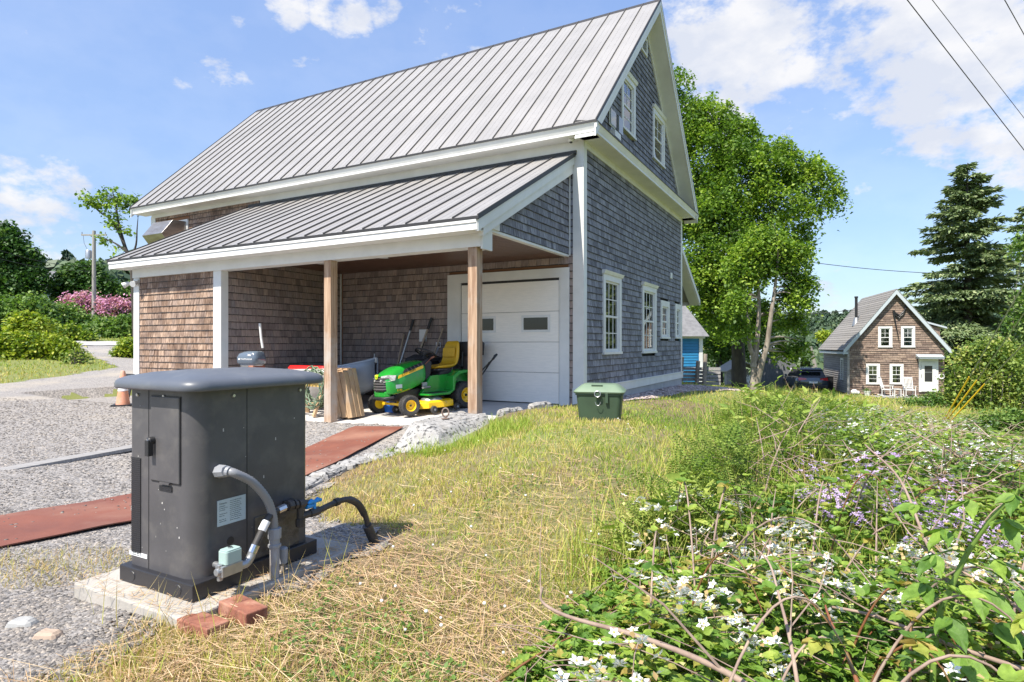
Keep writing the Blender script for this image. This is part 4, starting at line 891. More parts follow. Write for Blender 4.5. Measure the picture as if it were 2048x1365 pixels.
# side decals and vents (both sides)
for s in (-1, 1):
    q = s*.236
    g = MB(); g.prism([(.56, s*.2405, .645), (.05, s*.230, .79), (.05, s*.233, .74), (.58, s*.2435, .595)], (0, s*.004, 0)); dc = g.build('side_stripe', M['jdyellow'], mw)
    if s > 0: text('lettering', 'JOHN DEERE', .052, M['black'], dc, (.50, .2475, .632), (R(90), R(-16), R(180)), sx=1.0)
    else: text('lettering', 'JOHN DEERE', .052, M['black'], dc, (.12, -.243, .748), (R(90), R(16), 0), sx=1.0)
    g = MB(); g.prism([(.42, s*.205, .735), (.02, s*.205, .85), (.02, s*.225, .80), (.48, s*.232, .68)], (0, s*.01, 0)); vt = g.build('side_vent', M['black'], mw)
    for i in range(5): g = MB(); x = .06+i*.075; g.bar((x, s*.238, .80-x*.27), (x+.03, s*.222, .85-x*.27), .02, .012); g.build('vent_bar', M['grille'], vt)
text('model_number', 'E140', .05, M['jdyellow'], mw, (.60, .2390, .395), (R(90), 0, R(180)))
g = MB(); g.box(.50, .62, .236, .241, .44, .50); g.build('hood_sticker', M['sticker'], mw)
# chassis, bumper, axle
g = MB(); g.box(-.95, .62, -.15, .15, .22, .40); g.box(.55, .72, -.20, .20, .24, .32); g.build('chassis', M['black'], mw, bevel=.01)
g = MB(); g.tube([(.66, -.22, .30), (.80, -.17, .29), (.82, 0, .29), (.80, .17, .29), (.66, .22, .30)], .022, 8); g.build('bumper', M['black'], mw, smooth=50)
g = MB(); g.bar((.49, -.34, .17), (.49, .34, .17), .05, .04); g.cyl((.49, -.33, .12), (.49, -.33, .24), .018, 8); g.cyl((.49, .33, .12), (.49, .33, .24), .018, 8); g.build('front_axle', M['jdyellow'], mw)
def wheel(x, y, r, w_, turn=0, rear=False):
    e = MB(); hw = w_/2
    pr_ = [(r*.52, -hw*.8), (r*.70, -hw), (r*.90, -hw*.98), (r*.985, -hw*.72), (r, -hw*.3), (r, hw*.3), (r*.985, hw*.72), (r*.90, hw*.98), (r*.70, hw), (r*.52, hw*.8)]
    e.loft([[(rr*math.cos(q), a, rr*math.sin(q)) for q in [2*math.pi*j/28 for j in range(28)]] for rr, a in pr_], cap=False)
    for j in range(26):
        for k_, a0 in enumerate((-.66, -.2, .26)):
            q = 2*math.pi*(j+(k_ % 2)*.5)/26; c, s_ = math.cos(q), math.sin(q); dc_, ds = -s_*r*.055, c*r*.055; rr = r*1.0; R2 = r*1.03
            e.hexa([(rr*c-dc_, a0*hw, rr*s_-ds), (rr*c+dc_, a0*hw, rr*s_+ds), (rr*c+dc_, (a0+.36)*hw, rr*s_+ds), (rr*c-dc_, (a0+.36)*hw, rr*s_-ds), (R2*c-dc_, a0*hw, R2*s_-ds), (R2*c+dc_, a0*hw, R2*s_+ds), (R2*c+dc_, (a0+.36)*hw, R2*s_+ds), (R2*c-dc_, (a0+.36)*hw, R2*s_-ds)])
    ty = e.build('wheel', M['rubber'], mw, smooth=40, mw=Matrix.Translation((x, y, r-.003)) @ Matrix.Rotation(R(turn), 4, 'Z'))
    s = 1 if y > 0 else -1
    e = MB(); e.lathe([(r*.53, -s*hw*.8), (r*.55, s*hw*.86), (r*.50, s*hw*.80), (r*.44, s*hw*.35), (r*.26, s*hw*.22), (r*.22, s*hw*.5), (r*.08, s*hw*.55), (0, s*hw*.55)], axis='Y', n=24); e.build('rim', M['jdyellow'], ty, smooth=40)
    e = MB(); e.lathe([(r*.10, s*hw*.5), (r*.10, s*hw*.72), (0, s*hw*.74)], axis='Y', n=12); e.build('hub_cap', M['black'], ty)
wheel(.49, .40, .165, .15, -12); wheel(.49, -.46, .165, .15, -12); wheel(-.72, .36, .232, .21); wheel(-.72, -.36, .232, .21)
# body: footrests, fenders
def sect(y0, y1, P, mat, name, bev=.02, parent=None):
    g = MB(); g.prism([(x, y0, z) for x, z in P], (0, y1-y0, 0)); return g.build(name, mat, parent or mw, bevel=bev)
for s in (-1, 1):
    a, b = (.16, .44) if s > 0 else (-.44, -.16)
    sect(a, b, [(.12, .315), (-.30, .315), (-.42, .35), (-.44, .58), (-.56, .66), (-.82, .67), (-.96, .60), (-1.04, .46), (-1.0, .44), (-.92, .55), (-.80, .62), (-.60, .605), (-.50, .54), (-.46, .34), (-.34, .27), (.12, .28)], M['jdgreen'], 'fender', .012)
    sect(a if s > 0 else -.24, .24 if s > 0 else b, [(.10, .32), (-.46, .32), (-.50, .62), (-.1, .60)], M['jdgreen'], 'side_panel', .01)
    g = MB(); g.box(-.28, .10, a+.02, b-.01, .316, .324); g.build('foot_mat', M['black'], mw)
sect(-.24, .24, [(-.40, .38), (-.44, .60), (-.56, .67), (-.86, .67), (-.95, .58), (-.95, .36)], M['jdgreen'], 'rear_body', .02)
sect(-.26, .26, [(-.26, .60), (-.30, .66), (-.56, .70), (-.56, .62)], M['black'], 'seat_deck', .01)
for i in range(5): g = MB(); y = -.22+i*.1; g.box(-.56, -.28, y, y+.035, .68, .70); g.build('deck_rib', M['grille'], mw)
g = MB(); g.prism([(.02, -.20, .84), (-.10, -.15, .90), (-.16, -.12, .82), (-.12, -.14, .55), (.04, -.18, .50)], (0, .34, 0)); g.build('dashboard', M['black'], mw, bevel=.02)
g = MB(); cc = Vector((-.20, 0, .985)); ax1 = Vector((-.8, 0, .6)).normalized(); u_ = Vector((.6, 0, .8)).normalized(); u_ = Vector((ax1.z, 0, -ax1.x)).normalized(); v_ = Vector((0, 1, 0))
ax1 = Vector((-.45, 0, .89)).normalized(); u_ = Vector((.89, 0, .45)).normalized()
g.tube([cc+(u_*math.cos(q)+v_*math.sin(q))*.185 for q in [2*math.pi*i/28 for i in range(29)]], .015, 8)
sw = g.build('steering_wheel', M['black'], mw, smooth=60)
g = MB()
for q in (R(90), R(210), R(330)): g.bar(cc-ax1*.03, cc+(u_*math.cos(q)+v_*math.sin(q))*.18, .035, .012, up=ax1)
g.lathe([(.05, -.01), (.05, .01), (0, .015)], (0, 0, 0), n=14); g.v = [tuple((cc-ax1*.02)+Vector(p)) if i >= len(g.v)-3*14 else p for i, p in enumerate(g.v)]
g.build('spoke', M['black'], sw, kind='stuff')
g = MB(); g.cyl(cc-ax1*.03, Vector((-.06, 0, .80)), .028, 10); g.build('steering_column', M['black'], mw)
# seat
g = MB()
def sring(x, y, hw, th, z, tilt):  # cushion slices
    return [(x+c*th*math.sin(tilt), yy, z+c*th*math.cos(tilt)) for c, yy in ((-.5, -hw), (-.5, hw), (.3, hw), (.5, hw*.85), (.42, 0), (.5, -hw*.85), (.3, -hw))]
bot = [(-.28, .16, .715, .735), (-.31, .20, .70, .765), (-.42, .225, .69, .775), (-.58, .225, .69, .775), (-.68, .225, .70, .79)]
def srect(x, hw, za, zb): return [(x, -hw, za), (x, hw, za), (x, hw, zb), (x, hw*.6, zb-.012), (x, 0, zb-.018), (x, -hw*.6, zb-.012), (x, -hw, zb)]
def brect(c, hw, th, ang):
    dx, dz = math.sin(ang), math.cos(ang)   # thickness direction (forward, up)
    return [(c[0]-dx*th/2, -hw, c[1]-dz*th/2), (c[0]-dx*th/2, hw, c[1]-dz*th/2), (c[0]+dx*th/2, hw, c[1]+dz*th/2), (c[0]+dx*(th/2-.012), hw*.6, c[1]+dz*(th/2-.012)), (c[0]+dx*(th/2-.016), 0, c[1]+dz*(th/2-.016)), (c[0]+dx*(th/2-.012), -hw*.6, c[1]+dz*(th/2-.012)), (c[0]+dx*th/2, -hw, c[1]+dz*th/2)]
rs = [srect(*b) for b in bot]+[brect((-.745, .79), .222, .10, R(45)), brect((-.785, .88), .218, .10, R(80)), brect((-.805, 1.0), .212, .10, R(82)), brect((-.825, 1.11), .195, .09, R(80)), brect((-.84, 1.165), .165, .06, R(70)), brect((-.845, 1.18), .14, .03, R(60))]
g.loft(rs)
st_ = g.build('seat', M['seat'], mw, smooth=70); sb = st_.modifiers.new('sub', 'SUBSURF'); sb.levels = sb.render_levels = 2
g = MB(); g.box(-.66, -.34, -.14, .14, .66, .71); g.tube([(-.72, .2, .76), (-.85, .2, .72), (-.88, .2, .98)], .015, 6); g.tube([(-.72, -.2, .76), (-.85, -.2, .72), (-.88, -.2, .98)], .015, 6); g.build('seat_bracket', M['black'], mw)
g = MB(); g.prism([(-.72, .16, .90), (-.745, .16, 1.06), (-.745, -.16, 1.06), (-.72, -.16, .90)], (.012, 0, 0)); g.build('seat_pad', M['seat'], st_, bevel=.01)
# levers
g = MB(); g.cyl((-.02, .20, .80), (-.14, .22, .90), .008, 6); g.cyl((-.14, .22, .90), (-.20, .22, .92), .016, 8); g.build('lever', M['brick'], mw)
g = MB(); g.box(.0, .10, .235, .26, .44, .50); g.cyl((-.02, .30, .42), (.16, .34, .42), .02, 8); g.build('pedal', M['steel'], mw)
# mowing deck
g = MB(); out_ = [(.26, -.40), (.34, -.2), (.30, .1), (.34, .38), (.20, .53), (-.10, .56), (-.36, .50), (-.44, .2), (-.40, -.2), (-.36, -.46), (-.1, -.56), (.12, -.52)]
g.loft([[(x, y, .085) for x, y in out_], [(x*.99, y*.99, .185) for x, y in out_], [(x*.9, y*.9, .205) for x, y in out_]]); dk = g.build('mower_deck', M['jdyellow'], mw, bevel=.01)
g = MB(); g.ball((-.06, .28, .195), .19, 16, (1, 1, .42)); g.build('blade_cover', M['steel'], dk, smooth=60)
g = MB(); g.ball((-.02, -.26, .195), .19, 16, (1, 1, .42)); g.build('blade_cover', M['steel'], dk, smooth=60)
for x, y in ((.12, .56), (-.40, .53), (.40, -.1)):
    g = MB(); g.lathe([(0, -.025), (.055, -.025), (.06, -.015), (.06, .015), (.055, .025), (0, .025)], (x, y, .065), 'Y', 18); gw = g.build('gauge_wheel', M['rubber'], dk, smooth=40)
    g = MB(); g.lathe([(0, -.03), (.018, -.03), (.018, .03), (0, .03)], (x, y, .065), 'Y', 10); g.build('axle_bolt', M['steel'], gw)
# rear grass bagger
M['fabric'] = pmat('black_fabric', (.028, .028, .032), rough=.8)
M['fabric2'] = pmat('mesh_bag', (.13, .10, .10), (.10, .08, .08), scale=12, rough=.9)
g = MB(); g.loft([rrect(-1.34, -.96, -.34, .32, .08, .90), rrect(-1.36, -.95, -.35, .33, .08, 1.12), rrect(-1.32, -.98, -.33, .31, .08, 1.16)]); bg_ = g.build('bagger_lid', M['fabric'], mw, smooth=40)
for s in (-1, 1): g = MB(); g.loft([rrect(-1.26, -1.0, min(s*.04, s*.25), max(s*.04, s*.25), .06, .36), rrect(-1.28, -.99, min(s*.03, s*.26), max(s*.03, s*.26), .06, .93)]); g.build('bag', M['fabric2'], mw, smooth=40)
g = MB(); g.tube([(-.9, -.40, .62), (-1.0, -.46, .80), (-1.15, -.40, 1.02)], .09, 12); g.build('chute', M['black'], mw, smooth=50)
# ---- the cart handle by the door
ch = MB(); a = BW(-1.95, -.62, .55); b = BW(-1.35, -.95, .88)
ct = empty('hand_cart', BW(-2.1, -.6, slabz(-.6)), BROT, 'black hand cart handle poking out right of the right porch post', 'cart')
g = MB(); g.tube([(.10, .15, .10), (.35, -.05, .55), (.78, -.30, .93)], .014, 6); g.tube([(.10, -.15, .10), (.35, -.30, .52), (.82, -.42, .88)], .014, 6); g.tube([(.78, -.30, .93), (.86, -.36, .96), (.82, -.42, .88)], .02, 8); g.bar((.42, -.14, .62), (.46, -.30, .60), .03, .01); g.bar((.66, -.27, .82), (.68, -.36, .78), .03, .01); g.build('handle', M['black'], ct, smooth=50)
g = MB(); g.box(-.35, .15, -.25, .22, .16, .40); g.build('tray', M['black'], ct, bevel=.02)
for s in (-.28, .25): g = MB(); g.lathe([(0, -.03), (.11, -.03), (.13, 0), (.11, .03), (0, .03)], (-.1, s, .13), 'Y', 16); g.build('wheel', M['rubber'], ct, smooth=40)

# ---- block of short timbers nailed together, leaning against the boats
tq = BW(-3.17, -2.70); tk = empty('timber_block', (tq.x, tq.y, slabz(-2.7)+.015), 0, 'leaning block of short square timbers between the left porch post and the mower', 'timbers')
for i in range(4):
    for j in range(3):
        a = MB(); a.T = random.random(); a.T = (.05, .6, .95, .35)[i]; a.box(-.048, .048, -.050, .050, 0, .76+.03*j)
        o = a.build('timber', M['lumber'], tk, bevel=.005); lean = R(-13)
        o.location = (.108*i-.15+.01*j, .108*j, .02); o.rotation_euler = (0, lean, 0)
tk.rotation_euler = (0, 0, R(-22))
# ---- sawhorse bits left of the post
sw_ = empty('sawhorse', BW(-4.0, -2.55, slabz(-2.5)), BROT, 'small wooden sawhorse standing left of the left porch post', 'sawhorse')
g = MB(); g.T = .9; g.box(-.50, .42, -.06, .06, .50, .55); g.build('top_rail', pmat('yellow_board', (.55, .36, .10), rough=.6), sw_)
for x in (-.30, .28):
    for s in (-1, 1): g = MB(); g.T = .7; g.bar((x-.08, s*.20, 0.0), (x, s*.04, .50), .09, .04); g.build('leg', M['lumber'], sw_)
g = MB(); g.bar((-.28, -.13, .2), (.26, -.13, .2), .02, .07, ); g.build('brace', M['lumber'], sw_)
# ---- garden hose coiled
M['hose'] = pmat('green_hose', (.10, .15, .09), (.16, .22, .13), scale=30, rough=.45)
pts = []; hc = BW(-3.86, -2.62, .36)
for i in range(260):
    q = 2*math.pi*i/26; r_ = .27+.045*math.sin(i*.37)+.02*math.sin(i*1.1); off = -.09+.18*((i*.618) % 1)*.4+.09*math.sin(i*.05)
    pts.append(hc+AX*(r_*math.cos(q)*.85)+Vector((0, 0, r_*1.15*math.sin(q)))+BY*(off))
g = MB(); g.tube([p-hc for p in pts], .012, 6); o = g.build('garden_hose', M['hose'], smooth=60, label='coiled green garden hose hanging left of the left porch post', cat='hose'); o.location = hc
# ---- grey plastic dinghy, bow towards the mower
M['grp'] = pmat('grey_hull', (.28, .32, .38), (.24, .28, .33), scale=4, rough=.4)
dg_ = empty('dinghy', BW(-5.20, -1.32, slabz(-1.2)+.12), BROT+R(-2), 'small grey plastic dinghy resting with its bow towards the mower', 'boat')
def bring(x, hw, zk, zs): return [(x, -hw, zs), (x, -hw*.92, zs-.10), (x, -hw*.72, zk+.10), (x, -hw*.3, zk), (x, hw*.3, zk), (x, hw*.72, zk+.10), (x, hw*.92, zs-.10), (x, hw, zs)]
def inner(r, th=.04): c = sum(p[1] for p in r)/8; return [(p[0], p[1]*.88, max(p[2], min(q[2] for q in r)+.05) if abs(p[1]) < .9*max(q[1] for q in r) else p[2]) for p in r]
bs = [(-.72, .56, .03, .50), (-.5, .58, .0, .47), (0, .60, .0, .50), (.6, .54, .02, .56), (1.05, .40, .08, .63), (1.4, .20, .20, .71), (1.56, .03, .36, .77)]
g = MB(); g.loft([bring(*b_) for b_ in bs], cap=False, closed=False); hl = g.build('hull', M['grp'], dg_, smooth=50); so_ = hl.modifiers.new('solid', 'SOLIDIFY'); so_.thickness = .03; so_.offset = 1
g = MB(); g.tube([(b_[0], b_[1]+.0, b_[3]+.01) for b_ in bs], .022, 6); g.tube([(b_[0], -b_[1], b_[3]+.01) for b_ in bs], .022, 6); g.build('gunwale', pmat('grey_rim', (.36, .40, .45), rough=.4), dg_, smooth=50)
g = MB(); g.prism([(.55, -.5, .53), (1.0, -.38, .60), (1.38, -.18, .68), (1.52, 0, .74), (1.38, .18, .68), (1.0, .38, .60), (.55, .5, .53)], (0, 0, .02)); fd = g.build('foredeck', M['grp'], dg_, bevel=.01)
g = MB(); g.loft([rrect(.62, 1.06, -.24, .24, .06, .60), rrect(.66, 1.02, -.2, .2, .06, .645)]); g.build('hatch', pmat('hatch_grey', (.42, .47, .52), rough=.4), fd, smooth=40)
g = MB(); g.box(1.52, 1.58, -.03, .03, .70, .80); g.build('bow_fitting', M['white'], dg_, bevel=.01)
for x in (-.5, .4): g = MB(); g.box(x, x+.1, -.5, .5, -.12, .03 if x > 0 else 0.01); g.build('bearer', M['lumber'], dg_)
# ---- white boat with an outboard at the stern, red fender cushion on its deck
wb = empty('rowing_boat', BW(-5.12, -1.95, slabz(-2.25)-.22), BROT+R(1), 'white and grey boat lying behind the generator lid under the shed roof', 'boat')
bs = [(-.95, .38, .40, .93), (-.5, .42, .36, .93), (.2, .46, .36, .95), (.8, .40, .40, .97), (1.2, .24, .50, .99), (1.42, .04, .62, 1.0)]
g = MB(); g.loft([bring(*b_) for b_ in bs], cap=False, closed=False); hl = g.build('hull', pmat('white_hull', (.62, .60, .57), (.5, .48, .46), scale=5, rough=.4), wb, smooth=50); so_ = hl.modifiers.new('solid', 'SOLIDIFY'); so_.thickness = .03; so_.offset = 1
g = MB(); g.prism([(-.95, -.38, .93), (.2, -.46, .95), (.8, -.40, .97), (1.2, -.24, .99), (1.2, .24, .99), (.8, .4, .97), (.2, .46, .95), (-.95, .38, .93)], (0, 0, .02)); g.build('deck', pmat('pale_deck', (.60, .58, .56), rough=.5), wb, bevel=.008)
g = MB(); g.box(-1.1, -1.0, -.35, .35, 0.22, .42); g.box(.3, .4, -.35, .35, .22, .40); g.build('cradle', M['lumber'], wb)
rc = MB(); rc.loft([rrect(-.48, .48, -.16, .16, .07, 0), rrect(-.5, .5, -.18, .18, .08, .03), rrect(-.47, .47, -.15, .15, .07, .075)]); o = rc.build('boat_cushion', pmat('red_vinyl', (.62, .012, .012), rough=.4), smooth=50, label='bright red flat cushion lying on the white boat deck', cat='cushion'); q = BW(-4.66, -1.98); o.location = (q.x, q.y, slabz(-2.25)+.748); o.rotation_euler = (0, 0, BROT)
# outboard motor
ob = empty('outboard_motor', BW(-5.42, -2.72, slabz(-2.7)-.02), BROT+R(6), 'grey blue outboard motor with white lettering clamped behind the generator', 'outboard motor')
M['ob'] = pmat('motor_cowl', (.11, .14, .18), rough=.25, coat=.4)
g = MB(); g.loft([rrect(-.16, .17, -.11, .11, .05, 1.02), rrect(-.19, .20, -.13, .13, .07, 1.05), rrect(-.20, .205, -.135, .135, .08, 1.16), rrect(-.17, .195, -.125, .125, .08, 1.24), rrect(-.08, .18, -.10, .10, .07, 1.285), rrect(.0, .13, -.05, .05, .03, 1.30)]); cw_ = g.build('cowl', M['ob'], ob, smooth=50)
text('lettering', 'YAMAHA', .052, M['paper'], cw_, (-.075, -.1385, 1.115), (R(90), 0, 0), sx=1.1)
g = MB(); g.prism([(.05, -.131, 1.20), (.14, -.131, 1.20), (.11, -.131, 1.22), (.15, -.131, 1.235), (.09, -.131, 1.23), (.06, -.131, 1.24), (.085, -.131, 1.215)], (0, -.004, 0)); g.build('emblem', M['paper'], cw_)
g = MB(); g.lathe([(.014, 0), (.018, 0), (.018, -.002), (.014, -.002)], (-.10, -.137, 1.132), 'Y', 14); g.build('emblem', M['paper'], cw_)
g = MB(); g.loft([rrect(-.13, .14, -.09, .09, .04, .94), rrect(-.15, .17, -.11, .11, .05, 1.02)]); g.box(-.05, .06, -.06, .06, .2, .95); g.build('lower_unit', M['steel'], ob, bevel=.01)
g = MB(); g.box(.06, .16, -.12, .12, .86, 1.0); g.cyl((.12, -.12, .92), (.12, -.16, .92), .02, 8); g.build('clamp_bracket', M['brick'], ob, bevel=.008)
g = MB(); g.cyl((0, 0, 0), (0, 0, .2), .12, 3); g.box(-.25, .25, -.02, .02, 0, .05); g.box(-.02, .02, -.25, .25, 0, .05); g.build('stand', M['steel'], ob)
ob.scale = (1.2, 1.2, .88)
g = MB(); g.tube([(.01, .0, 1.26), (-.02, 0, 1.45), (-.045, 0, 1.72)], .024, 10); o = g.build('pvc_pipe', M['white'], smooth=50, label='white pipe standing upright behind the outboard motor', cat='pipe'); q = BW(-5.42, -2.48); o.location = (q.x, q.y, -.22); 
# ---- tools leaning on the back wall by the door
M['handle'] = pmat('ash_handle', (.42, .33, .24), (.3, .23, .16), scale=20, stretch=(3, 3, .5), rough=.7)
def pole(lb, cat, xb, yb, xt, yt, zt, r, mat, name, headmat=None, head=None):
    b = BW(xb, yb); e = empty(name, (b.x, b.y, slabz(yb)), BROT, lb, cat, 'long tools leaning against the shed wall')
    r = r*1.25; v = Vector((xt-xb, yt-yb, zt)); g = MB(); g.cyl((0, 0, 0.02), v, r, 8); g.build('handle', mat, e, smooth=50)
    if head == 'blade': g = MB(); g.box(-.12, .12, -.012, .012, 0.0, .28); g.build('blade', M['steel'], e, bevel=.01)
    elif head == 'grip': g = MB(); g.cyl(v*.86, v*1.0, r*1.25, 8); g.build('grip', M['black'], e, smooth=50); g = MB(); g.box(-.15, .15, -.03, .03, 0, .07); g.build('brush', M['black'], e)
    elif head == 'd': g = MB(); g.tube([v+Vector((-.05, 0, 0)), v+Vector((-.05, 0, .09)), v+Vector((.05, 0, .09)), v+Vector((.05, 0, 0)), v+Vector((-.05, 0, 0))], .012, 6); g.build('grip', M['paper'], e); g = MB(); g.box(-.2, .2, -.02, .02, 0, .35); g.build('blade', M['black'], e)
    return e
pole('pale wooden tool handle, leftmost and shorter, behind the mower', 'tool', -4.10, -.40, -4.02, -.06, 1.34, .016, M['handle'], 'rake', head='blade')
pole('grey metal pole with black tip, second from left behind the steering wheel', 'tool', -4.08, -.45, -3.78, -.05, 1.65, .017, M['steel'], 'broom', head='grip')
pole('pale pole with dark tip, tallest, leaning in front of the outlet cover', 'tool', -3.72, -.5, -3.30, -.06, 1.68, .018, M['handle'], 'shovel', head='grip')
pole('short brown pole leaning just left of the door casing', 'tool', -3.35, -.45, -3.02, -.06, 1.46, .013, M['handle'], 'hoe', head='blade')
pole('thin black pole standing between the tool handles', 'tool', -3.6, -.5, -3.48, -.08, 1.25, .018, M['black'], 'post_digger', head='grip')
pole('snow shovel with small white grip, behind the mower seat', 'tool', -3.3, -.55, -3.12, -.08, 1.08, .016, M['steel'], 'snow_shovel', head='d')
# black bin behind seat, small pump, blue jug, red can
g = MB(); g.loft([rrect(-.22, .22, -.2, .2, .05, 0), rrect(-.27, .27, -.25, .25, .06, .78), rrect(-.30, .30, -.28, .28, .06, .80), rrect(-.29, .29, -.27, .27, .1, .86), rrect(-.18, .18, -.16, .16, .1, .93)]); o = g.build('rubbish_bin', M['fabric'], smooth=40, label='black rubbish bin standing behind the mower seat', cat='bin'); q = BW(-3.22, -.42); o.location = (q.x, q.y, slabz(-.4)); o.rotation_euler = (0, 0, BROT)
jg = empty('water_jug', BW(-2.9, -1.75, slabz(-1.75)), BROT, 'bright blue plastic jug on the slab left of the mower wheel', 'jug')
g = MB(); g.loft([rrect(-.12, .12, -.12, .12, .04, 0), rrect(-.13, .13, -.13, .13, .04, .22), rrect(-.05, .05, -.05, .05, .02, .30)]); g.build('body', pmat('blue_plastic', (.02, .14, .55), rough=.3), jg, smooth=40); g = MB(); g.cyl((0, 0, .30), (0, 0, .34), .03, 10); g.build('cap', M['white'], jg)
fc = empty('fuel_can', BW(-2.95, -1.5, slabz(-1.5)), BROT, 'red fuel can with dark cap behind the blue jug', 'fuel can')
g = MB(); g.loft([rrect(-.13, .13, -.10, .10, .03, 0), rrect(-.13, .13, -.10, .10, .03, .30), rrect(-.07, .07, -.04, .04, .02, .36)]); g.build('body', pmat('red_plastic', (.5, .02, .01), rough=.35), fc, smooth=40); g = MB(); g.cyl((0, 0, .36), (.0, 0, .40), .035, 10); g.build('cap', M['black'], fc)
g = MB(); g.cyl((0, 0, 0), (0, 0, .86), .028, 10); g.cyl((0, 0, .86), (0, 0, .93), .02, 10); o = g.build('standpipe', M['steel'], smooth=50, label='small grey standpipe by the shed wall above the mower hood', cat='pipe'); q = BW(-4.75, -.15); o.location = (q.x, q.y, -.02)
# ---- traffic cones and a dark sign behind the generator
M['cone'] = pmat('faded_orange', (.70, .27, .14), (.60, .34, .24), scale=8, rough=.6)
for i, (u, v, yy, lb) in enumerate(((246, 812, 11.9, 'faded orange traffic cone peeking out left of the generator lid'), (286, 805, 12.4, 'faded orange traffic cone mostly hidden behind the generator lid'))):
    x = (u-1024)/1200*yy; z = h1(x, yy)+.01; e = empty('traffic_cone', (x, yy, z), R(20), lb, 'traffic cone', 'cones beside the gravel')
    g = MB(); g.loft([rrect(-.18, .18, -.18, .18, .04, 0), rrect(-.18, .18, -.18, .18, .04, .035)]); g.build('base', M['black'], e)
    g = MB(); g.lathe([(.125, .035), (.075, .36), (.045, .66), (.03, .70), (0, .70)], n=18); g.build('cone', M['cone'], e, smooth=40)
    g = MB(); g.lathe([(.088, .30), (.066, .44)], n=18); g.v = [(x_*1.03, y_*1.03, z_) for x_, y_, z_ in g.v]; g.build('collar', M['paper'], e, smooth=40)
g = MB(); g.prism([(0, 0, 0), (.36, 0, 0), (.36, .02, 0), (0, .02, 0)], (.05, .1, .62)); o = g.build('sign_board', M['black'], label='black board leaning at the foot of the left shed corner', cat='board'); q = BW(-8.98, -3.15); o.location = (q.x, q.y, h1(q.x, q.y)+.0); o.rotation_euler = (0, 0, BROT)
# ================================================================ background
def unp(u, v, Y): return Vector(((u-1024)/1200*Y, Y, CAMZ+(690-v)/1200*Y))
# ---- leaf templates
LEAF2 = ([(0, 0, 0), (-.36, .45, .08), (0, 1, -.05), (.36, .45, .08)], [(0, 2, 1), (0, 3, 2)])
LEAF6 = ([(0, 0, 0), (0, .5, -.03), (0, 1, -.10), (-.30, .28, .06), (-.25, .65, .03), (.30, .28, .06), (.25, .65, .03)], [(0, 1, 3), (3, 1, 4), (4, 1, 2), (0, 5, 1), (5, 6, 1), (6, 2, 1)])
SPRAY = ([(0, 0, 0), (-.15, .35, -.05), (-.11, .75, -.09), (0, 1, -.13), (.11, .75, -.09), (.15, .35, -.05)], [(0, 5, 1), (1, 5, 4), (1, 4, 2), (2, 4, 3)])
def foliage_mat(name, ramp, trans=.35, rough=.55):
    return pmat(name, (1, 1, 1), tintc=ramp, rough=rough, spec=.35, trans=trans)
M['bark'] = pmat('bark', (.34, .29, .24), (.15, .125, .10), scale=7, stretch=(1, 1, .3), rough=.95, bump=.8, bscale=16, bdist=.02, c3=(.32, .28, .23), scale3=3)
M['bark_d'] = pmat('dark_bark', (.07, .06, .05), (.035, .03, .028), scale=7, stretch=(1, 1, .3), rough=.95, bump=.6, bscale=16, bdist=.02)
M['leaf_maple'] = foliage_mat('maple_leaves', [(.04, .09, .014), (.10, .185, .024), (.19, .30, .036), (.33, .43, .06)])
M['leaf_dark'] = foliage_mat('dark_leaves', [(.022, .06, .016), (.04, .10, .022), (.07, .15, .03), (.13, .21, .06)], .25)
M['leaf_lime'] = foliage_mat('lime_leaves', [(.06, .12, .015), (.15, .23, .02), (.27, .34, .03), (.42, .44, .05)], .3)
M['leaf_mid'] = foliage_mat('shrub_leaves', [(.04, .09, .02), (.09, .17, .03), (.15, .25, .05), (.25, .33, .10)], .3)
M['leaf_red'] = foliage_mat('olive_leaves', [(.07, .13, .03), (.15, .23, .045), (.27, .34, .07), (.42, .38, .13)], .3)
M['needle'] = foliage_mat('spruce_needles', [(.06, .095, .045), (.11, .165, .07), (.19, .25, .105), (.34, .38, .20)], .08, .6)
M['pink'] = foliage_mat('pink_blossom', [(.30, .10, .22), (.50, .22, .38), (.66, .35, .50), (.72, .46, .42)], .2)
M['hillgreen'] = foliage_mat('far_foliage', [(.035, .065, .04), (.05, .09, .05), (.08, .125, .06), (.15, .20, .085)], .1)

def clumps(lobes, Y, n, shell=.55):
    "clump centres inside image-sized lobes, given real depth: (u, v, r_px, dY)"
    w_ = np.array([l[2]**2.0 for l in lobes]); w_ = w_/w_.sum(); out = []
    for k in rng.choice(len(lobes), n, p=w_):
        l = lobes[k]; dY = l[3] if len(l) > 3 else 0; c = np.array(unp(l[0], l[1], Y+dY)); r = l[2]/1200*(Y+dY)
        d = rng.normal(size=3); d /= np.linalg.norm(d); out.append(c+d*r*(shell+(1-shell)*rng.random()**.6)*np.array([1, .9, .92]))
    return np.array(out)
def leaves(pile, C_, per, cr, size, tmpl=LEAF2, droop=.25, tbias=0, flat=.6, m=0, spread=.22):
    n = len(C_)*per; base = np.repeat(C_, per, 0)
    off = np.clip(rng.normal(size=(n, 3)), -1.9, 1.9)*np.array([cr, cr, cr*flat]); off[:, 2] -= np.hypot(off[:, 0], off[:, 1])**2/cr*droop
    ct = np.repeat(np.clip(rng.normal(.5, .24, len(C_)), .05, .95), per)
    t = np.clip(ct+rng.normal(0, spread*.7, n)+tbias, .01, .99)
    M_ = rotm(rng.uniform(0, 6.283, n), rng.normal(-.35, .5, n), rng.normal(0, .6, n))
    pile.add(tmpl[0], tmpl[1], base+off, M_, size*rng.uniform(.45, 1.4, n), t, m)
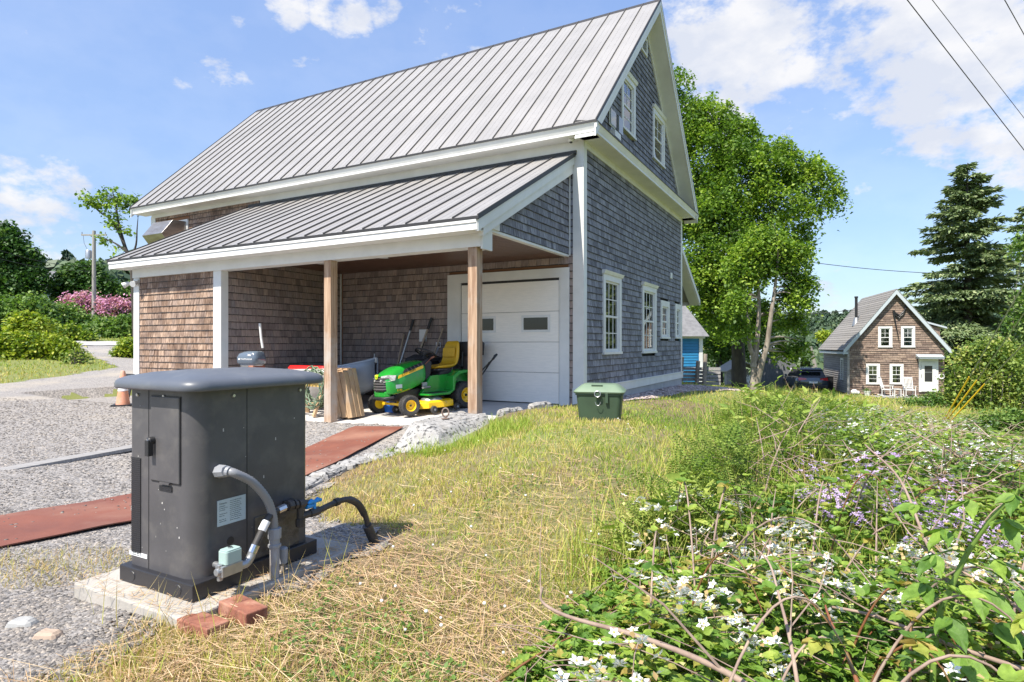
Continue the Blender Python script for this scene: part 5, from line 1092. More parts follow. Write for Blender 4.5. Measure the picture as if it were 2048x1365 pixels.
def limb(p0, p1, bow=.12, n=6):
    p0, p1 = Vector(p0), Vector(p1); L = (p1-p0).length; s = Vector((random.gauss(0, bow), random.gauss(0, bow), random.uniform(0, bow*2)))*L
    return [p0.lerp(p1, t)+s*math.sin(math.pi*t)*.6 for t in [i/n for i in range(n+1)]]
def tree(name, label, Y, base, trunks, lobes, n, per, cr, size, leafmat, bark='bark', limbs=40, shell=.5, droop=.25, tbias=0, group=None, cat='tree', r0=.2, twig=.03, smooth=True):
    b = unp(base[0], base[1], Y); b.z = min(b.z, h1(b.x, Y)+.02); root = empty(name, b, 0, label, cat, group)
    tp = Pile(); axis = []
    for tr in trunks:
        P = [Vector(unp(u, v, Y+(dy if dy else 0)))-b for (u, v, dy) in tr[0]]
        P = [p for p in bez(P, 4)]; rr = [tr[1]*(1-.75*i/(len(P)-1)) for i in range(len(P))]
        tp.tube(P, rr, 9); axis += [(p, r_) for p, r_ in zip(P, rr)]
    C_ = clumps(lobes, Y, n, shell)
    for k in range(min(limbs, n)):
        c = Vector(C_[k])-b
        low = [a for a in axis if a[0].z < c.z+.3] or axis
        a = min(low, key=lambda q: (q[0]-c).length+abs((c.z-q[0].z)*.4-.0)*.3)
        P = limb(a[0], c); L = (c-a[0]).length; rr = [max(.008, min(a[1]*.6, twig+L*.012)*(1-.85*i/6)) for i in range(7)]; tp.tube(P, rr, 5)
    tp.build('trunk', M[bark], parent=root, smooth=True)
    lp = Pile(); leaves(lp, C_-np.array(b), per, cr, size, droop=droop, tbias=tbias); lp.build('crown', M[leafmat], parent=root)
    return root
def shrub(name, label, Y, lobes, n, per, cr, size, leafmat, cat='shrub', group=None, tbias=0, stems=10, tmpl=LEAF2, extra=None, shell=.35):
    u = sum(l[0] for l in lobes)/len(lobes); x = (u-1024)/1200*Y; b = Vector((x, Y, h1(x, Y))); root = empty(name, b, 0, label, cat, group)
    C_ = clumps(lobes, Y, n, shell); gz = hfun(C_[:, 0], C_[:, 1]); C_[:, 2] = np.maximum(C_[:, 2], gz+.05)
    tp = Pile()
    for k in range(min(stems, n)):
        c = Vector(C_[k])-b; g0 = Vector((c.x*.8, c.y*.8, h1(c.x*.8+b.x, c.y*.8+b.y)-b.z-.1)); tp.tube(limb(g0, c, .08), [.03, .026, .022, .018, .013, .01, .006], 5)
    tp.build('stem', M['bark'], parent=root, smooth=True, kind='stuff')
    lp = Pile(); leaves(lp, C_-np.array(b), per, cr, size, tbias=tbias, tmpl=tmpl)
    if extra: extra(lp, C_-np.array(b))
    lp.build('foliage', [M[leafmat]] if not extra else [M[leafmat], M['pink']], parent=root)
    return root

# ---- big trees on the right
tree('maple_tree', 'tall broad maple with bright green drooping crown just behind the barn', 33, (1478, 770),
     [([(1478, 790, 0), (1476, 700, 0), (1470, 600, 0), (1462, 480, .5), (1450, 380, 0), (1420, 250, 0)], .42), ([(1474, 640, 0), (1500, 520, -.5), (1560, 400, -1), (1630, 350, -1)], .22), ([(1470, 600, 0), (1430, 500, 1), (1400, 400, 1)], .2)],
     [(1352, 165, 34, 0), (1365, 235, 55, 0), (1420, 240, 58, .5), (1470, 262, 50, 0), (1400, 320, 85, 0), (1480, 340, 80, -1), (1550, 320, 52, -1), (1600, 335, 42, -1), (1640, 345, 32, -1), (1664, 385, 22, -1), (1620, 400, 40, -1), (1540, 410, 70, -1.5),
      (1440, 430, 75, -1.5), (1390, 420, 60, -1), (1480, 500, 70, -2), (1420, 510, 65, -2), (1390, 555, 38, -1), (1435, 580, 34, -2), (1590, 470, 34, -1), (1620, 450, 22, -1), (1400, 610, 20, -1), (1465, 590, 24, -2), (1445, 640, 26, -1), (1412, 640, 20, -2), (1420, 600, 26, -2), (1460, 650, 18, -2), (1395, 600, 18, -2), (1480, 560, 30, -2), (1330, 300, 60, 1), (1340, 450, 60, 1)],
     1050, 84, .29, .17, 'leaf_maple', 'bark_d', 120, .35, .6, tbias=.0)
tree('ash_tree', 'young tree with three pale mottled stems rising from one base', 27.5, (1508, 770),
     [([(1506, 790, 0), (1508, 735, 0), (1506, 712, 0), (1499, 690, 0), (1497, 640, .3), (1490, 560, .5)], .17), ([(1508, 735, 0), (1512, 700, 0), (1516, 660, 0), (1518, 600, 0), (1512, 520, 0)], .17), ([(1512, 770, 0), (1522, 730, -.2), (1534, 690, -.3), (1542, 630, -.4), (1550, 575, -.4), (1556, 520, -.5)], .17)],
     [(1530, 495, 50, 0), (1575, 515, 36, 0), (1600, 500, 22, 0), (1602, 560, 22, 0), (1580, 590, 22, 0), (1610, 600, 14, .5), (1590, 635, 13, 1), (1570, 640, 12, 1), (1490, 530, 40, 0), (1555, 690, 16, 1.5), (1474, 600, 22, -1), (1578, 700, 14, 1.5), (1600, 690, 12, 1.5), (1535, 620, 16, .5), (1600, 655, 12, .5), (1480, 650, 16, -.5)],
     440, 54, .24, .15, 'leaf_maple', 'bark', 70, .4, .5, tbias=.02)
tree('alder_tree', 'dark leafy tree filling in behind the pale stems beside the blue building', 40, (1440, 760),
     [([(1440, 790, 0), (1438, 700, 0), (1440, 620, 0), (1445, 560, 0)], .25)],
     [(1420, 600, 45, 0), (1440, 650, 38, 0), (1470, 640, 40, 0), (1450, 690, 32, 0), (1425, 700, 26, 0), (1490, 680, 35, 0), (1530, 640, 30, 0), (1385, 560, 40, 0), (1500, 620, 40, 1)],
     260, 46, .36, .22, 'leaf_mid', 'bark_d', 40, .4, tbias=-.1)
def spruce(label, u, vb, vt, Y, hw, n_wh, seed, lean=0, dens=1.0):
    random.seed(seed); b = unp(u, vb, Y); b.z = h1(b.x, Y); top = unp(u+lean, vt, Y); H_ = top.z-b.z; root = empty('spruce_tree', b, 0, label, 'spruce tree', 'spruces beside the small house')
    tp = Pile(); tp.tube([(0, 0, 0), (.05, 0, H_*.4), (0, .05, H_*.75), (top.x-b.x, 0, H_)], [.32, .24, .12, .02], 8)
    P_, A_, S_, T_ = [], [], [], []
    for k in range(n_wh):
        f = .10+.90*((k+.5)/n_wh); z = H_*f
        L0 = hw*(1-f)**.72*(1.0 if f > .25 else .6+f*1.6)+.15
        for j in range(random.randint(4, 6) if f < .93 else 4):
            a = random.uniform(0, 6.283); L = L0*random.choice((.45, .75, .9, 1.0, 1.15))*random.uniform(.8, 1.1)
            d = Vector((math.cos(a), math.sin(a), 0)); s = Vector((-d.y, d.x, 0)); rise = .35*f+.02
            br = lambda t: Vector((0, 0, z))+d*(L*t)+Vector((0, 0, L*(rise*t-.34*t*t+.10*t**4)))
            tp.tube([br(t) for t in (0, .35, .7, 1)], [.05*(1-f)+.015, .03*(1-f)+.01, .012, .005], 4)
            m_ = int((16+L*44)*dens)
            for q in range(m_):
                t = random.random()**.7*.93+.07; w_ = (L*.30*(1-t)+.12)*(random.uniform(-1, 1)); p_ = br(t)+s*w_+Vector((0, 0, -abs(w_)*.22+random.gauss(0, .03)))
                for e in range(2):
                    P_.append(p_+Vector((random.gauss(0, .08), random.gauss(0, .08), random.gauss(0, .045)))); out = math.atan2(-(d.x+s.x*w_*1.2), (d.y+s.y*w_*1.2))
                    A_.append((out+random.gauss(0, .5), random.gauss(-.18, .3), random.gauss(0, .5))); S_.append(random.uniform(.28, .52)); T_.append(min(.99, max(.01, random.gauss(.42+.18*t, .2))))
    tp.build('trunk', M['bark_d'], parent=root, smooth=True); A_ = np.array(A_)
    lp = Pile(); lp.add(SPRAY[0], SPRAY[1], np.array([tuple(p) for p in P_]), rotm(A_[:, 0], A_[:, 1], A_[:, 2]), np.array(S_), np.array(T_)); lp.build('crown', M['needle'], parent=root)
spruce('tall pointed dark spruce directly right of the small house, its top against the sky', 1935, 760, 326, 46, 5.9, 48, 3, dens=.9)
spruce('wide dark spruce at the right picture edge, behind the taller pointed one', 2055, 760, 410, 52, 6.4, 28, 5, dens=.75)
spruce('lower spruce standing between the pointed spruce and the small house gable', 1885, 750, 560, 50, 4.0, 16, 9, dens=.8)
shrub('oak_tree', 'bright green leafy tree at the far right edge below the spruces', 26, [(2060, 640, 34), (2090, 580, 40), (2050, 710, 34), (2100, 700, 50), (2066, 480, 26)], 240, 40, .30, .16, 'leaf_mid', cat='tree', stems=20)
# ---- shrubs in the right middle ground
shrub('lilac_bush', 'tall olive leaved bush covering the right side of the small house', 24, [(1940, 712, 24), (1972, 700, 30), (1918, 750, 24), (1950, 755, 34), (2000, 740, 38), (2030, 790, 42), (1980, 800, 36), (1930, 800, 28), (1905, 790, 18), (2015, 700, 26)], 330, 42, .24, .13, 'leaf_red', stems=40)
shrub('hazel_bush', 'deep green low bush in front of the small house deck', 24, [(1830, 812, 22), (1860, 808, 22), (1885, 822, 20), (1845, 832, 22), (1815, 822, 16)], 170, 42, .18, .11, 'leaf_mid', stems=8)
for i, (lb, Y, lb_l, n) in enumerate((('yellow green low bush left of the yellow guy guards', 14.5, [(1700, 858, 25), (1735, 850, 26), (1770, 862, 26), (1750, 885, 25), (1715, 885, 22)], 170), ('yellow green low bush around the foot of the yellow guy guards', 13, [(1825, 874, 22), (1860, 870, 20), (1885, 880, 18), (1840, 895, 24), (1800, 885, 18)], 170), ('small round yellow green bush between the two larger ones', 12, [(1790, 905, 20), (1815, 915, 18), (1770, 915, 16)], 90), ('bright green vine covered bush at the right picture edge', 13, [(1945, 858, 26), (1980, 845, 32), (2015, 850, 38), (2050, 860, 40), (1960, 880, 28), (2010, 890, 30)], 300), ('pale yellow green grass bush left of the deck, nearest the house', 20, [(1660, 832, 14), (1690, 828, 14), (1640, 838, 12), (1720, 835, 12)], 110))):
    shrub('bush', lb, Y, lb_l, n, 40, .12, .075 if i < 4 else .09, 'leaf_lime' if i in (0, 1, 2, 4) else 'leaf_mid', group='low bushes in the right middle ground', stems=8, tbias=0 if i < 3 else .1)

# ---- left side
tree('broadleaf_tree', 'large dark green tree at the left picture edge', 58, (30, 640), [([(30, 660, 0), (30, 560, 0), (35, 500, 0)], .5)],
     [(12, 478, 32), (45, 515, 30), (68, 550, 20), (35, 560, 36), (-20, 500, 55), (68, 580, 16), (0, 600, 45), (-60, 560, 60), (45, 605, 24), (5, 455, 14)], 560, 64, .52, .36, 'leaf_dark', 'bark_d', 30, .45)
tree('broadleaf_tree', 'rounded dark green tree standing behind the utility pole', 62, (165, 640), [([(165, 650, 0), (165, 580, 0), (165, 540, 0)], .4)],
     [(165, 558, 36), (132, 572, 18), (202, 572, 22), (145, 540, 15), (180, 538, 18), (155, 598, 28), (205, 598, 20), (124, 598, 13)], 380, 62, .50, .34, 'leaf_dark', 'bark_d', 20, .45)
tree('locust_tree', 'thin open tree with bare limbs and sparse leaves behind the barn left end', 26, (268, 700),
     [([(272, 760, 0), (270, 640, 0), (266, 560, 0), (262, 520, 0), (252, 500, 0), (243, 470, 0), (236, 440, 0), (230, 400, 0)], .13), ([(254, 505, 0), (240, 470, 0), (222, 440, 0), (200, 425, 0), (180, 405, 0)], .07), ([(262, 520, 0), (272, 490, 0), (274, 460, 0), (276, 436, 0)], .05), ([(255, 506, 0), (235, 490, 0), (215, 480, 0), (200, 478, 0)], .05)],
     [(170, 392, 14), (195, 402, 20), (225, 392, 20), (235, 410, 24), (260, 405, 20), (230, 440, 14), (205, 415, 12), (258, 460, 9), (205, 478, 10), (272, 395, 9), (240, 495, 8), (240, 515, 9), (215, 512, 6)], 95, 15, .15, .15, 'leaf_maple', 'bark_d', 80, .2, .2, twig=.012, tbias=.05)
tree('distant_tree', 'small tree peeking between the round tree and the barn corner', 70, (255, 640), [([(250, 650, 0), (250, 600, 0)], .2)], [(250, 585, 15), (262, 575, 12), (240, 590, 10), (255, 610, 14)], 70, 40, .5, .38, 'leaf_mid', 'bark_d', 6)
def pinkify(lp, C_):
    n = len(C_)*55; base = np.repeat(C_, 55, 0)+rng.normal(size=(n, 3))*np.array([.35, .35, .22])+np.array([0, -.25, .18])
    lp.add(LEAF2[0], LEAF2[1], base, rotm(rng.uniform(0, 6.28, n), rng.normal(.1, .6, n), rng.normal(0, .6, n)), .22*rng.uniform(.6, 1.2, n), np.clip(rng.normal(.5, .25, n)-(base[:, 0] < 0)*.05, .01, .99), 1)
shrub('rhododendron', 'large purple pink rhododendron mound left of the utility pole', 52, [(150, 610, 14), (172, 606, 16), (190, 618, 18), (165, 620, 15), (205, 620, 14)], 90, 16, .4, .28, 'leaf_dark', extra=pinkify, group='rhododendrons by the road')
shrub('rhododendron', 'salmon pink rhododendron mound right of the utility pole', 50, [(222, 618, 13), (240, 614, 13), (255, 624, 12), (235, 628, 13)], 60, 16, .4, .28, 'leaf_dark', extra=pinkify, group='rhododendrons by the road')
shrub('thicket', 'tall green thicket across the road at the left picture edge', 44, [(20, 620, 30), (70, 615, 26), (40, 640, 34), (-20, 620, 40), (95, 640, 22)], 300, 46, .5, .28, 'leaf_mid', group='thickets across the road')
shrub('thicket', 'green thicket across the road directly left of the utility pole foot', 46, [(120, 632, 26), (150, 640, 22), (170, 655, 18), (130, 660, 18)], 200, 46, .5, .26, 'leaf_mid', group='thickets across the road', tbias=-.05)
shrub('thicket', 'green thicket across the road between the pole foot and the barn', 44, [(215, 655, 20), (240, 650, 18), (262, 650, 18), (190, 665, 14), (245, 668, 16)], 180, 44, .42, .25, 'leaf_mid', group='thickets across the road', tbias=0)
shrub('elder_bush', 'pale flowering bush in front of the left thicket', 36, [(50, 640, 18), (75, 645, 14), (40, 655, 14)], 80, 44, .3, .24, 'leaf_lime', tbias=.1)
shrub('fern_mound', 'bright green low mound beside the road bend', 40, [(108, 657, 14), (145, 662, 14), (125, 668, 12), (175, 672, 9)], 90, 44, .3, .2, 'leaf_lime', tbias=-.15)
shrub('hedge', 'long yellow green hedge along the far edge of the left lawn', 22, [(0, 684, 22), (20, 678, 20), (45, 684, 18), (65, 680, 20), (85, 688, 20), (100, 684, 16), (125, 690, 16), (145, 698, 12), (30, 702, 18), (60, 704, 18), (95, 704, 16), (128, 706, 12), (-40, 690, 30), (-90, 690, 34)], 620, 48, .14, .11, 'leaf_lime', cat='hedge', stems=30)
shrub('dry_bush', 'small twiggy grey bush at the right end of the hedge', 21, [(155, 706, 11), (148, 712, 9), (160, 715, 6)], 40, 14, .16, .09, 'leaf_red', stems=38)
shrub('corner_shrub', 'green shrub beside the drive, next to the barn corner', 24, [(250, 697, 12), (262, 690, 14), (275, 700, 14), (245, 706, 8)], 90, 44, .18, .12, 'leaf_lime', tbias=-.1)
# ---- utility pole with transformer, wires
M['polewood'] = pmat('pole_wood', (.36, .34, .31), (.24, .22, .20), scale=4, stretch=(6, 6, .4), rough=.9)
py_ = 50; b = unp(188, 648, py_); up_ = empty('utility_pole', (b.x, py_, h1(b.x, py_)), 0, 'grey wooden utility pole with one crossarm and a transformer', 'utility pole')
H_ = unp(188, 462, py_).z-up_.location.z
g = MB(); g.cyl((0, 0, -.3), (0, 0, H_), .17, 12, r1=.13); g.build('pole', M['polewood'], up_, smooth=40)
g = MB(); z = H_-.35; g.bar((-1.05, 0, z), (1.05, 0, z), .10, .12); g.build('crossarm', M['polewood'], up_)
for x in (-1.0, -.1, .95): g = MB(); g.cyl((x, 0, z+.05), (x, 0, z+.24), .04, 8); g.build('insulator', M['steel'], up_)
g = MB(); g.lathe([(0, z-1.95), (.24, z-1.95), (.24, z-1.35), (.20, z-1.28), (0, z-1.25)], (-.45, 0, 0), n=16); g.build('transformer', M['steel'], up_, smooth=40)
g = MB(); g.tube([(-.9, 0, z), (-.75, -.1, z-.7), (-.5, -.1, z-1.2)], .015, 4); g.build('jumper_wire', M['black'], up_)
M['wire'] = pmat('wire', (.02, .02, .02), rough=.6)
def wire(lb, pts, r, sag=0, group='overhead wires'):
    a, b = Vector(pts[0]), Vector(pts[1]); P = [a.lerp(b, t)-Vector((0, 0, sag*4*t*(1-t))) for t in [i/16 for i in range(17)]]
    g = MB(); g.tube([p-a for p in P], r, 5); o = g.build('overhead_wire', M['wire'], label=lb, cat='wire', group=group); o.location = a
pt = up_.location+Vector((0, 0, z))
wire('wire running left from the utility pole, upper of the pair', [unp(-60, 478, 40), pt+Vector((-.3, 0, -2.6))], .018, .5)
wire('wire running left from the utility pole, lower of the pair', [unp(-60, 500, 42), pt+Vector((-.3, 0, -3.0))], .018, .4)
wire('thin wire slanting down from the utility pole to the barn corner', [pt+Vector((.2, 0, -3.2)), unp(300, 575, 60)], .015, .4)
wire('left overhead wire crossing the upper right sky', [unp(1760, -70, 10), unp(2110, 380, 14)], .0085, .0, 'wires in the upper right sky')
wire('middle overhead wire crossing the upper right sky', [unp(1810, -70, 10), unp(2110, 316, 14)], .006, .0, 'wires in the upper right sky')
wire('short overhead wire cutting the upper right picture corner', [unp(1970, -70, 10), unp(2110, 180, 13)], .0075, .0, 'wires in the upper right sky')
wire('wire running right from the maple to the spruce', [unp(1600, 522, 40), unp(1900, 548, 44)], .022, .15, 'wires behind the trees')
wire('wire reaching the small house roof from the left', [unp(1560, 630, 44), unp(1722, 618, 43)], .022, .1, 'wires behind the trees')
wire('wire passing behind the chimney towards the spruce', [unp(1725, 612, 60), unp(1930, 594, 62)], .02, .1, 'wires behind the trees')
M['yellow'] = pmat('guy_guard', (.78, .50, .02), rough=.4)
for i, (ub, vb, um, vm, ut, vt, lb) in enumerate(((1889, 839, 1939, 754, 2060, 548, 'left yellow guy wire guard, the steepest of the three'), (1894, 841, 1954, 761, 2060, 610, 'middle yellow guy wire guard of the three'), (1901, 843, 1970, 768, 2060, 676, 'right yellow guy wire guard, the most slanted of the three'))):
    Y0 = 15.2; a = unp(ub, vb, Y0); e = empty('guy_wire', a, 0, lb, 'guy wire', 'yellow guy wire guards')
    m_ = unp(um, vm, Y0-1.0); t_ = unp(ut, vt, Y0-3.2); g = MB(); g.cyl((m_-a)*-.12, m_-a, .018, 8); g.build('guard', M['yellow'], e, smooth=50); g = MB(); g.cyl(m_-a, t_-a, .013, 5); g.build('cable', M['steel'], e)
g = MB(); P0 = unp(1637, 748, 48); P1 = unp(1621, 694, 48); g.cyl((0, 0, -.5), P1-P0, .16, 8, r1=.12); o = g.build('wooden_post', M['polewood'], smooth=40, label='bare pale leaning pole behind the parked car', cat='pole'); o.location = P0
# ---- far houses on the left
def simple_house(label, u, v0, Y, w_, d_, hw, hr, rz, wallm, roofm, wins=2, z=None):
    c = unp(u, v0, Y); z = c.z; e = empty('house', (c.x, Y, z), R(rz), label, 'house', 'houses behind the left trees')
    g = MB(); g.box(-w_/2, w_/2, 0, d_, -3, hw); g.prism([(-w_/2, 0, hw), (-w_/2, d_, hw), (-w_/2, d_/2, hw+hr)], (w_, 0, 0)); g.build('wall', wallm, e)
    g = MB()
    for s, f in ((1, lambda y: y), (-1, lambda y: d_-y)): g.prism([(-w_/2-.3, f(-.4), hw-.25), (-w_/2-.3, f(d_/2), hw+hr+.1), (-w_/2-.3, f(d_/2), hw+hr+.3), (-w_/2-.3, f(-.4), hw-.05)], (w_+.6, 0, 0))
    g.build('roof', roofm, e)
    for i in range(wins): x = -w_/2+w_*(i+.5)/wins; g = MB(); g.box(x-.55, x+.55, -.05, 0, hw-1.9, hw-.5); wf = g.build('window', M['white'], e); g = MB(); g.box(x-.45, x+.45, -.08, -.05, hw-1.8, hw-.6); g.build('pane', M['black'], wf)
M['shingle_grey'] = pmat('asphalt_roof', (.20, .20, .205), (.14, .14, .145), scale=6, rough=.95)
M['wallgreen'] = pmat('green_siding', (.20, .24, .22), rough=.8); M['wallwhite'] = pmat('white_siding', (.7, .7, .68), rough=.8)
simple_house('grey green house glimpsed between the two left trees', 90, 615, 75, 9, 7, 2.6, 2.0, 20, M['wallgreen'], M['shingle_grey'], 4)
simple_house('low grey roofed building between the rhododendrons and the barn', 258, 640, 80, 9, 7, 1.4, 2.2, -10, M['wallwhite'], M['shingle_grey'], 2)

# ---- the small house on the right
HA = R(17); HX = Vector((math.cos(HA), -math.sin(HA), 0)); HY = Vector((math.sin(HA), math.cos(HA), 0)); HO = Vector((20.6, 36.8, -1.95)); HW_, HD = 5.06, 7.2
def fac(u, v, off=0):   # photo point -> facade (x, z)
    r = (u-1024)/1200; O = HO-HY*off; x = (O.y*r-O.x)/(HX.x-HX.y*r); Y = O.y+HX.y*x; return x, CAMZ+(690-v)/1200*Y-HO.z
zf = lambda x, y: fac(1640+x/4.875, 540+y/4.875)
hs = empty('small_house', HO, -HA, 'small brown shingled house with steep gable and white windows', 'house')
M['sh_house'] = shingle_mat('house_shingles', [(.20, .145, .12), (.29, .215, .175), (.42, .32, .25), (.25, .19, .16)], (.35, .30, .28))
M['sh_house2'] = shingle_mat('house_side', [(.30, .28, .27), (.36, .335, .32), (.40, .37, .35), (.33, .31, .30)], (.7, .68, .66))
hw, hr = 2.92, 3.25
g = MB(); g.box(0, HW_, 0.02, HD, 0, hw); g.prism([(0, .02, hw), (HW_, .02, hw), (HW_/2, .02, hw+hr)], (0, HD-.02, 0)); core = g.build('wall', M['sh_house'], hs)
wn = []
for a, b, c, d in ((565, 703, 553, 757), (787, 925, 550, 757), (447, 582, 915, 1118), (677, 812, 917, 1118)):
    x0, z1 = zf(a, c); x1, z0 = zf(b, d); wn.append((x0, x1, z0, z1))
dx0, dz1 = zf(960, 870); dx1, dz0 = zf(1148, 1193)
g = MB(); z = .05
while z < hw+hr:
    a, b = 0, HW_
    if z > hw: k = (z-hw)/hr*HW_/2; a, b = k, HW_-k
    for (p0, p1) in cut(a, b, [(w_[0], w_[1], w_[2], w_[3]) for w_ in wn]+[(dx0, dx1, dz0, dz1)], z, z+.13):
        u = p0
        while u < p1-.01: wd = min(random.uniform(.18, .5), p1-u); wedge(g, V3((0, 0, 0)), V3((1, 0, 0)), V3((0, -1, 0)), u, wd, z, .13, t=random.random(), lift=random.choice((.0, .008, .016))); u += wd
    z += .13
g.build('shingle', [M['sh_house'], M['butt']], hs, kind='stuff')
g = MB(); z = .05
while z < hw-.1:
    u = .0
    while u < HD: wd = min(random.uniform(.4, 1.2), HD-u); wedge(g, V3((0, 0, 0)), V3((0, 1, 0)), V3((-1, 0, 0)), u, wd, z, .14, t=random.random(), lift=.018); u += wd
    z += .14
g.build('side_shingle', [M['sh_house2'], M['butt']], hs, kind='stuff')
g = MB(); g.box(-.03, .0, -.03, .10, 0, hw); g.box(0, .09, -.03, 0, 0, hw); g.build('corner_board', M['plank'], hs)
M['greytrim'] = pmat('grey_trim', (.42, .47, .50), rough=.6)
k = hr/(HW_/2)
g = MB()
for s, f in ((1, lambda x: x), (-1, lambda x: HW_-x)): g.prism([(f(-.30), -.30, hw-.30*k-.10), (f(HW_/2), -.30, hw+hr-.10), (f(HW_/2), -.30, hw+hr+.22), (f(-.30), -.30, hw-.30*k+.22)], (0, .05, 0))
g.build('bargeboard', M['greytrim'], hs)
g = MB()
for s, f in ((1, lambda x: x), (-1, lambda x: HW_-x)): g.prism([(f(-.28), -.25, hw-.28*k-.02), (f(HW_/2), -.25, hw+hr-.02), (f(HW_/2), -.25, hw+hr+.05), (f(-.28), -.25, hw-.28*k+.05)], (0, .25, 0))
g.box(-.30, -.02, -.2, HD, hw-.45, hw-.30); g.build('soffit', M['greytrim'], hs)
rf = MB()
for s, f in ((1, lambda x: x), (-1, lambda x: HW_-x)):
    n = 24
    for i in range(n):
        t0, t1 = i/n, (i+1)/n; xa = -.34+(HW_/2+.34)*t0; xb = -.34+(HW_/2+.34)*t1; za = hw-.34*k+(hr+.34*k)*t0+.22; zb_ = hw-.34*k+(hr+.34*k)*t1+.22
        rf.T = random.random(); rf.prism([(f(xa), -.32, za), (f(xb), -.32, zb_-.03), (f(xb), -.32, zb_), (f(xa), -.32, za+.03)], (0, HD+.6, 0))
rf.build('roof', pmat('house_roof', (.27, .25, .23), (.20, .19, .18), scale=9, rough=.95, tintc=[(.85, .85, .85), (1.1, 1.1, 1.1)]), hs)
for i, (x0, x1, z0, z1) in enumerate(wn): window(hs, (x0, -.02, z0), 0, x1-x0, z1-z0, cap=False, cols=2, rows=2, lowcols=1, curtain=('l' if i == 1 else None), cw=.10)
window(hs, (-.02, 1.75, .85), R(-90), .70, 1.35, cap=False, cols=2, curtain=None, cw=.09)
g = MB(); g.box(dx0, dx1, -.10, 0, dz0, dz1); dr_ = g.build('door_surround', M['white'], hs)
g = MB(); g.box(dx0+.12, dx1-.12, -.14, -.10, dz0+.03, dz1-.18); dd = g.build('door', M['white'], hs, bevel=.01)
mx = (dx0+dx1)/2; g = MB(); g.box(mx-.22, mx+.17, -.15, -.14, dz0+.62, dz1-.40); g.build('pane', pmat('door_glass', (.03, .03, .035), rough=.05), dd)
g = MB(); g.box(mx-.22, mx+.17, -.155, -.15, dz0+1.16, dz0+1.19); g.cyl((mx-.38, -.17, dz0+.9), (mx-.38, -.17, dz0+1.05), .02, 6); g.build('handle', M['steel'], dd)
g = MB(); g.box(dx0-.12, dx1+.16, -.55, 0, dz1+.02, dz1+.12); g.prism([(dx0-.15, -.6, dz1+.12), (dx0-.15, 0, dz1+.12), (dx0-.15, 0, dz1+.28)], (dx1-dx0+.34, 0, 0)); g.build('door_hood', M['greytrim'], hs)
cx_, cz_ = 1.15, hw+1.15*k
g = MB(); q0 = 1.05; g.cyl((q0, 2.6, hw+q0*k-.1), (q0, 2.6, hw+hr-.05), .085, 12); g.cyl((q0, 2.6, hw+hr-.08), (q0, 2.6, hw+hr+.02), .11, 12); g.build('stove_pipe', M['black'], hs, smooth=40)
g = MB(); g.cyl((q0, 2.6, hw+q0*k), (q0, 2.6, hw+q0*k+.55), .26, 12, r1=.12); g.build('flashing', M['steel'], hs, smooth=40)
# dormer on the right slope
g = MB(); g.prism([(3.5, .9, 4.6), (5.15, .9, 4.05), (5.15, .9, 2.6), (3.5, .9, 2.6)], (0, 3.5, 0)); g.build('dormer_wall', M['sh_house'], hs)
g = MB(); g.prism([(3.1, .7, 4.78), (5.45, .7, 4.02), (5.45, .7, 4.12), (3.1, .7, 4.88)], (0, 3.9, 0)); g.build('dormer_roof', M['greytrim'], hs)
# deck, net, rocking chairs, pot, life ring
x0, z0 = zf(395, 1205); g = MB()
for i in range(9): g.T = .5; g.box(x0, HW_+.1, -1.5+i*.165, -1.5+i*.165+.155, -.04, 0.0)
g.box(x0, HW_+.1, -1.53, -1.5, -.30, .0); g.build('deck', M['plank'], hs)
nt_ = MB(); ax_, az_ = zf(712, 395); bx_, bz_ = zf(838, 352)
for k_, (dep, th) in enumerate(((.42, .05), (.50, .035), (.34, .025))): nt_.tube([(ax_+(bx_-ax_)*t, -.10, az_+(bz_-az_)*t-dep*4*t*(1-t)*(1+.1*math.sin(t*17+k_))-.12*k_*(1-t)) for t in [i/14 for i in range(15)]], th, 6)
nt_.tube([zf(712, 395)[:1]+(-.1,)+zf(712, 395)[1:], zf(715, 440)[:1]+(-.1,)+zf(715, 440)[1:], zf(768, 700)[:1]+(-.1,)+zf(768, 700)[1:]], [.06, .05, .015], 6)
o = nt_.build('fishing_net', M['black'], smooth=50, label='black net or rope swag hung in the gable of the small house', cat='net'); o.matrix_world = Matrix.Translation(HO) @ Matrix.Rotation(-HA, 4, 'Z')
def rocker(u, v, rz, lb):
    x, z = fac(u, v, .7); p_ = HO+HX*x-HY*.7; e = empty('rocking_chair', (p_.x, p_.y, HO.z), rz, lb, 'rocking chair', 'white rocking chairs on the deck')
    for s in (-.24, .24):
        g = MB(); g.tube([(s, -.45, .10), (s, -.2, .03), (s, .1, .02), (s, .45, .10)], .02, 6); g.build('rocker', M['white'], e)
        for y, zt in ((-.22, .62), (.20, .42)): g = MB(); g.bar((s, y, .04), (s, y, zt), .035, .035, up=(0, 1, 0)); g.build('leg', M['white'], e)
        g = MB(); g.bar((s*1.1, -.28, .62), (s*1.1, .28, .60), .06, .02); g.build('arm', M['white'], e)
    g = MB(); g.box(-.25, .25, -.24, .24, .38, .42); g.build('seat', M['white'], e)
    bk = MB(); bk.bar((-.24, .22, .40), (-.24, .42, 1.12), .04, .03, up=(0, 1, 0)); bk.bar((.24, .22, .40), (.24, .42, 1.12), .04, .03, up=(0, 1, 0)); bk.bar((-.26, .42, 1.10), (.26, .42, 1.10), .03, .08); bk.bar((-.24, .26, .50), (.24, .26, .50), .03, .05); bk = bk.build('back', M['white'], e)
    for i in range(6): g = MB(); x_ = -.17+i*.068; g.bar((x_, .25, .48), (x_, .42, 1.08), .03, .015, up=(0, 1, 0)); g.build('slat', M['white'], bk)
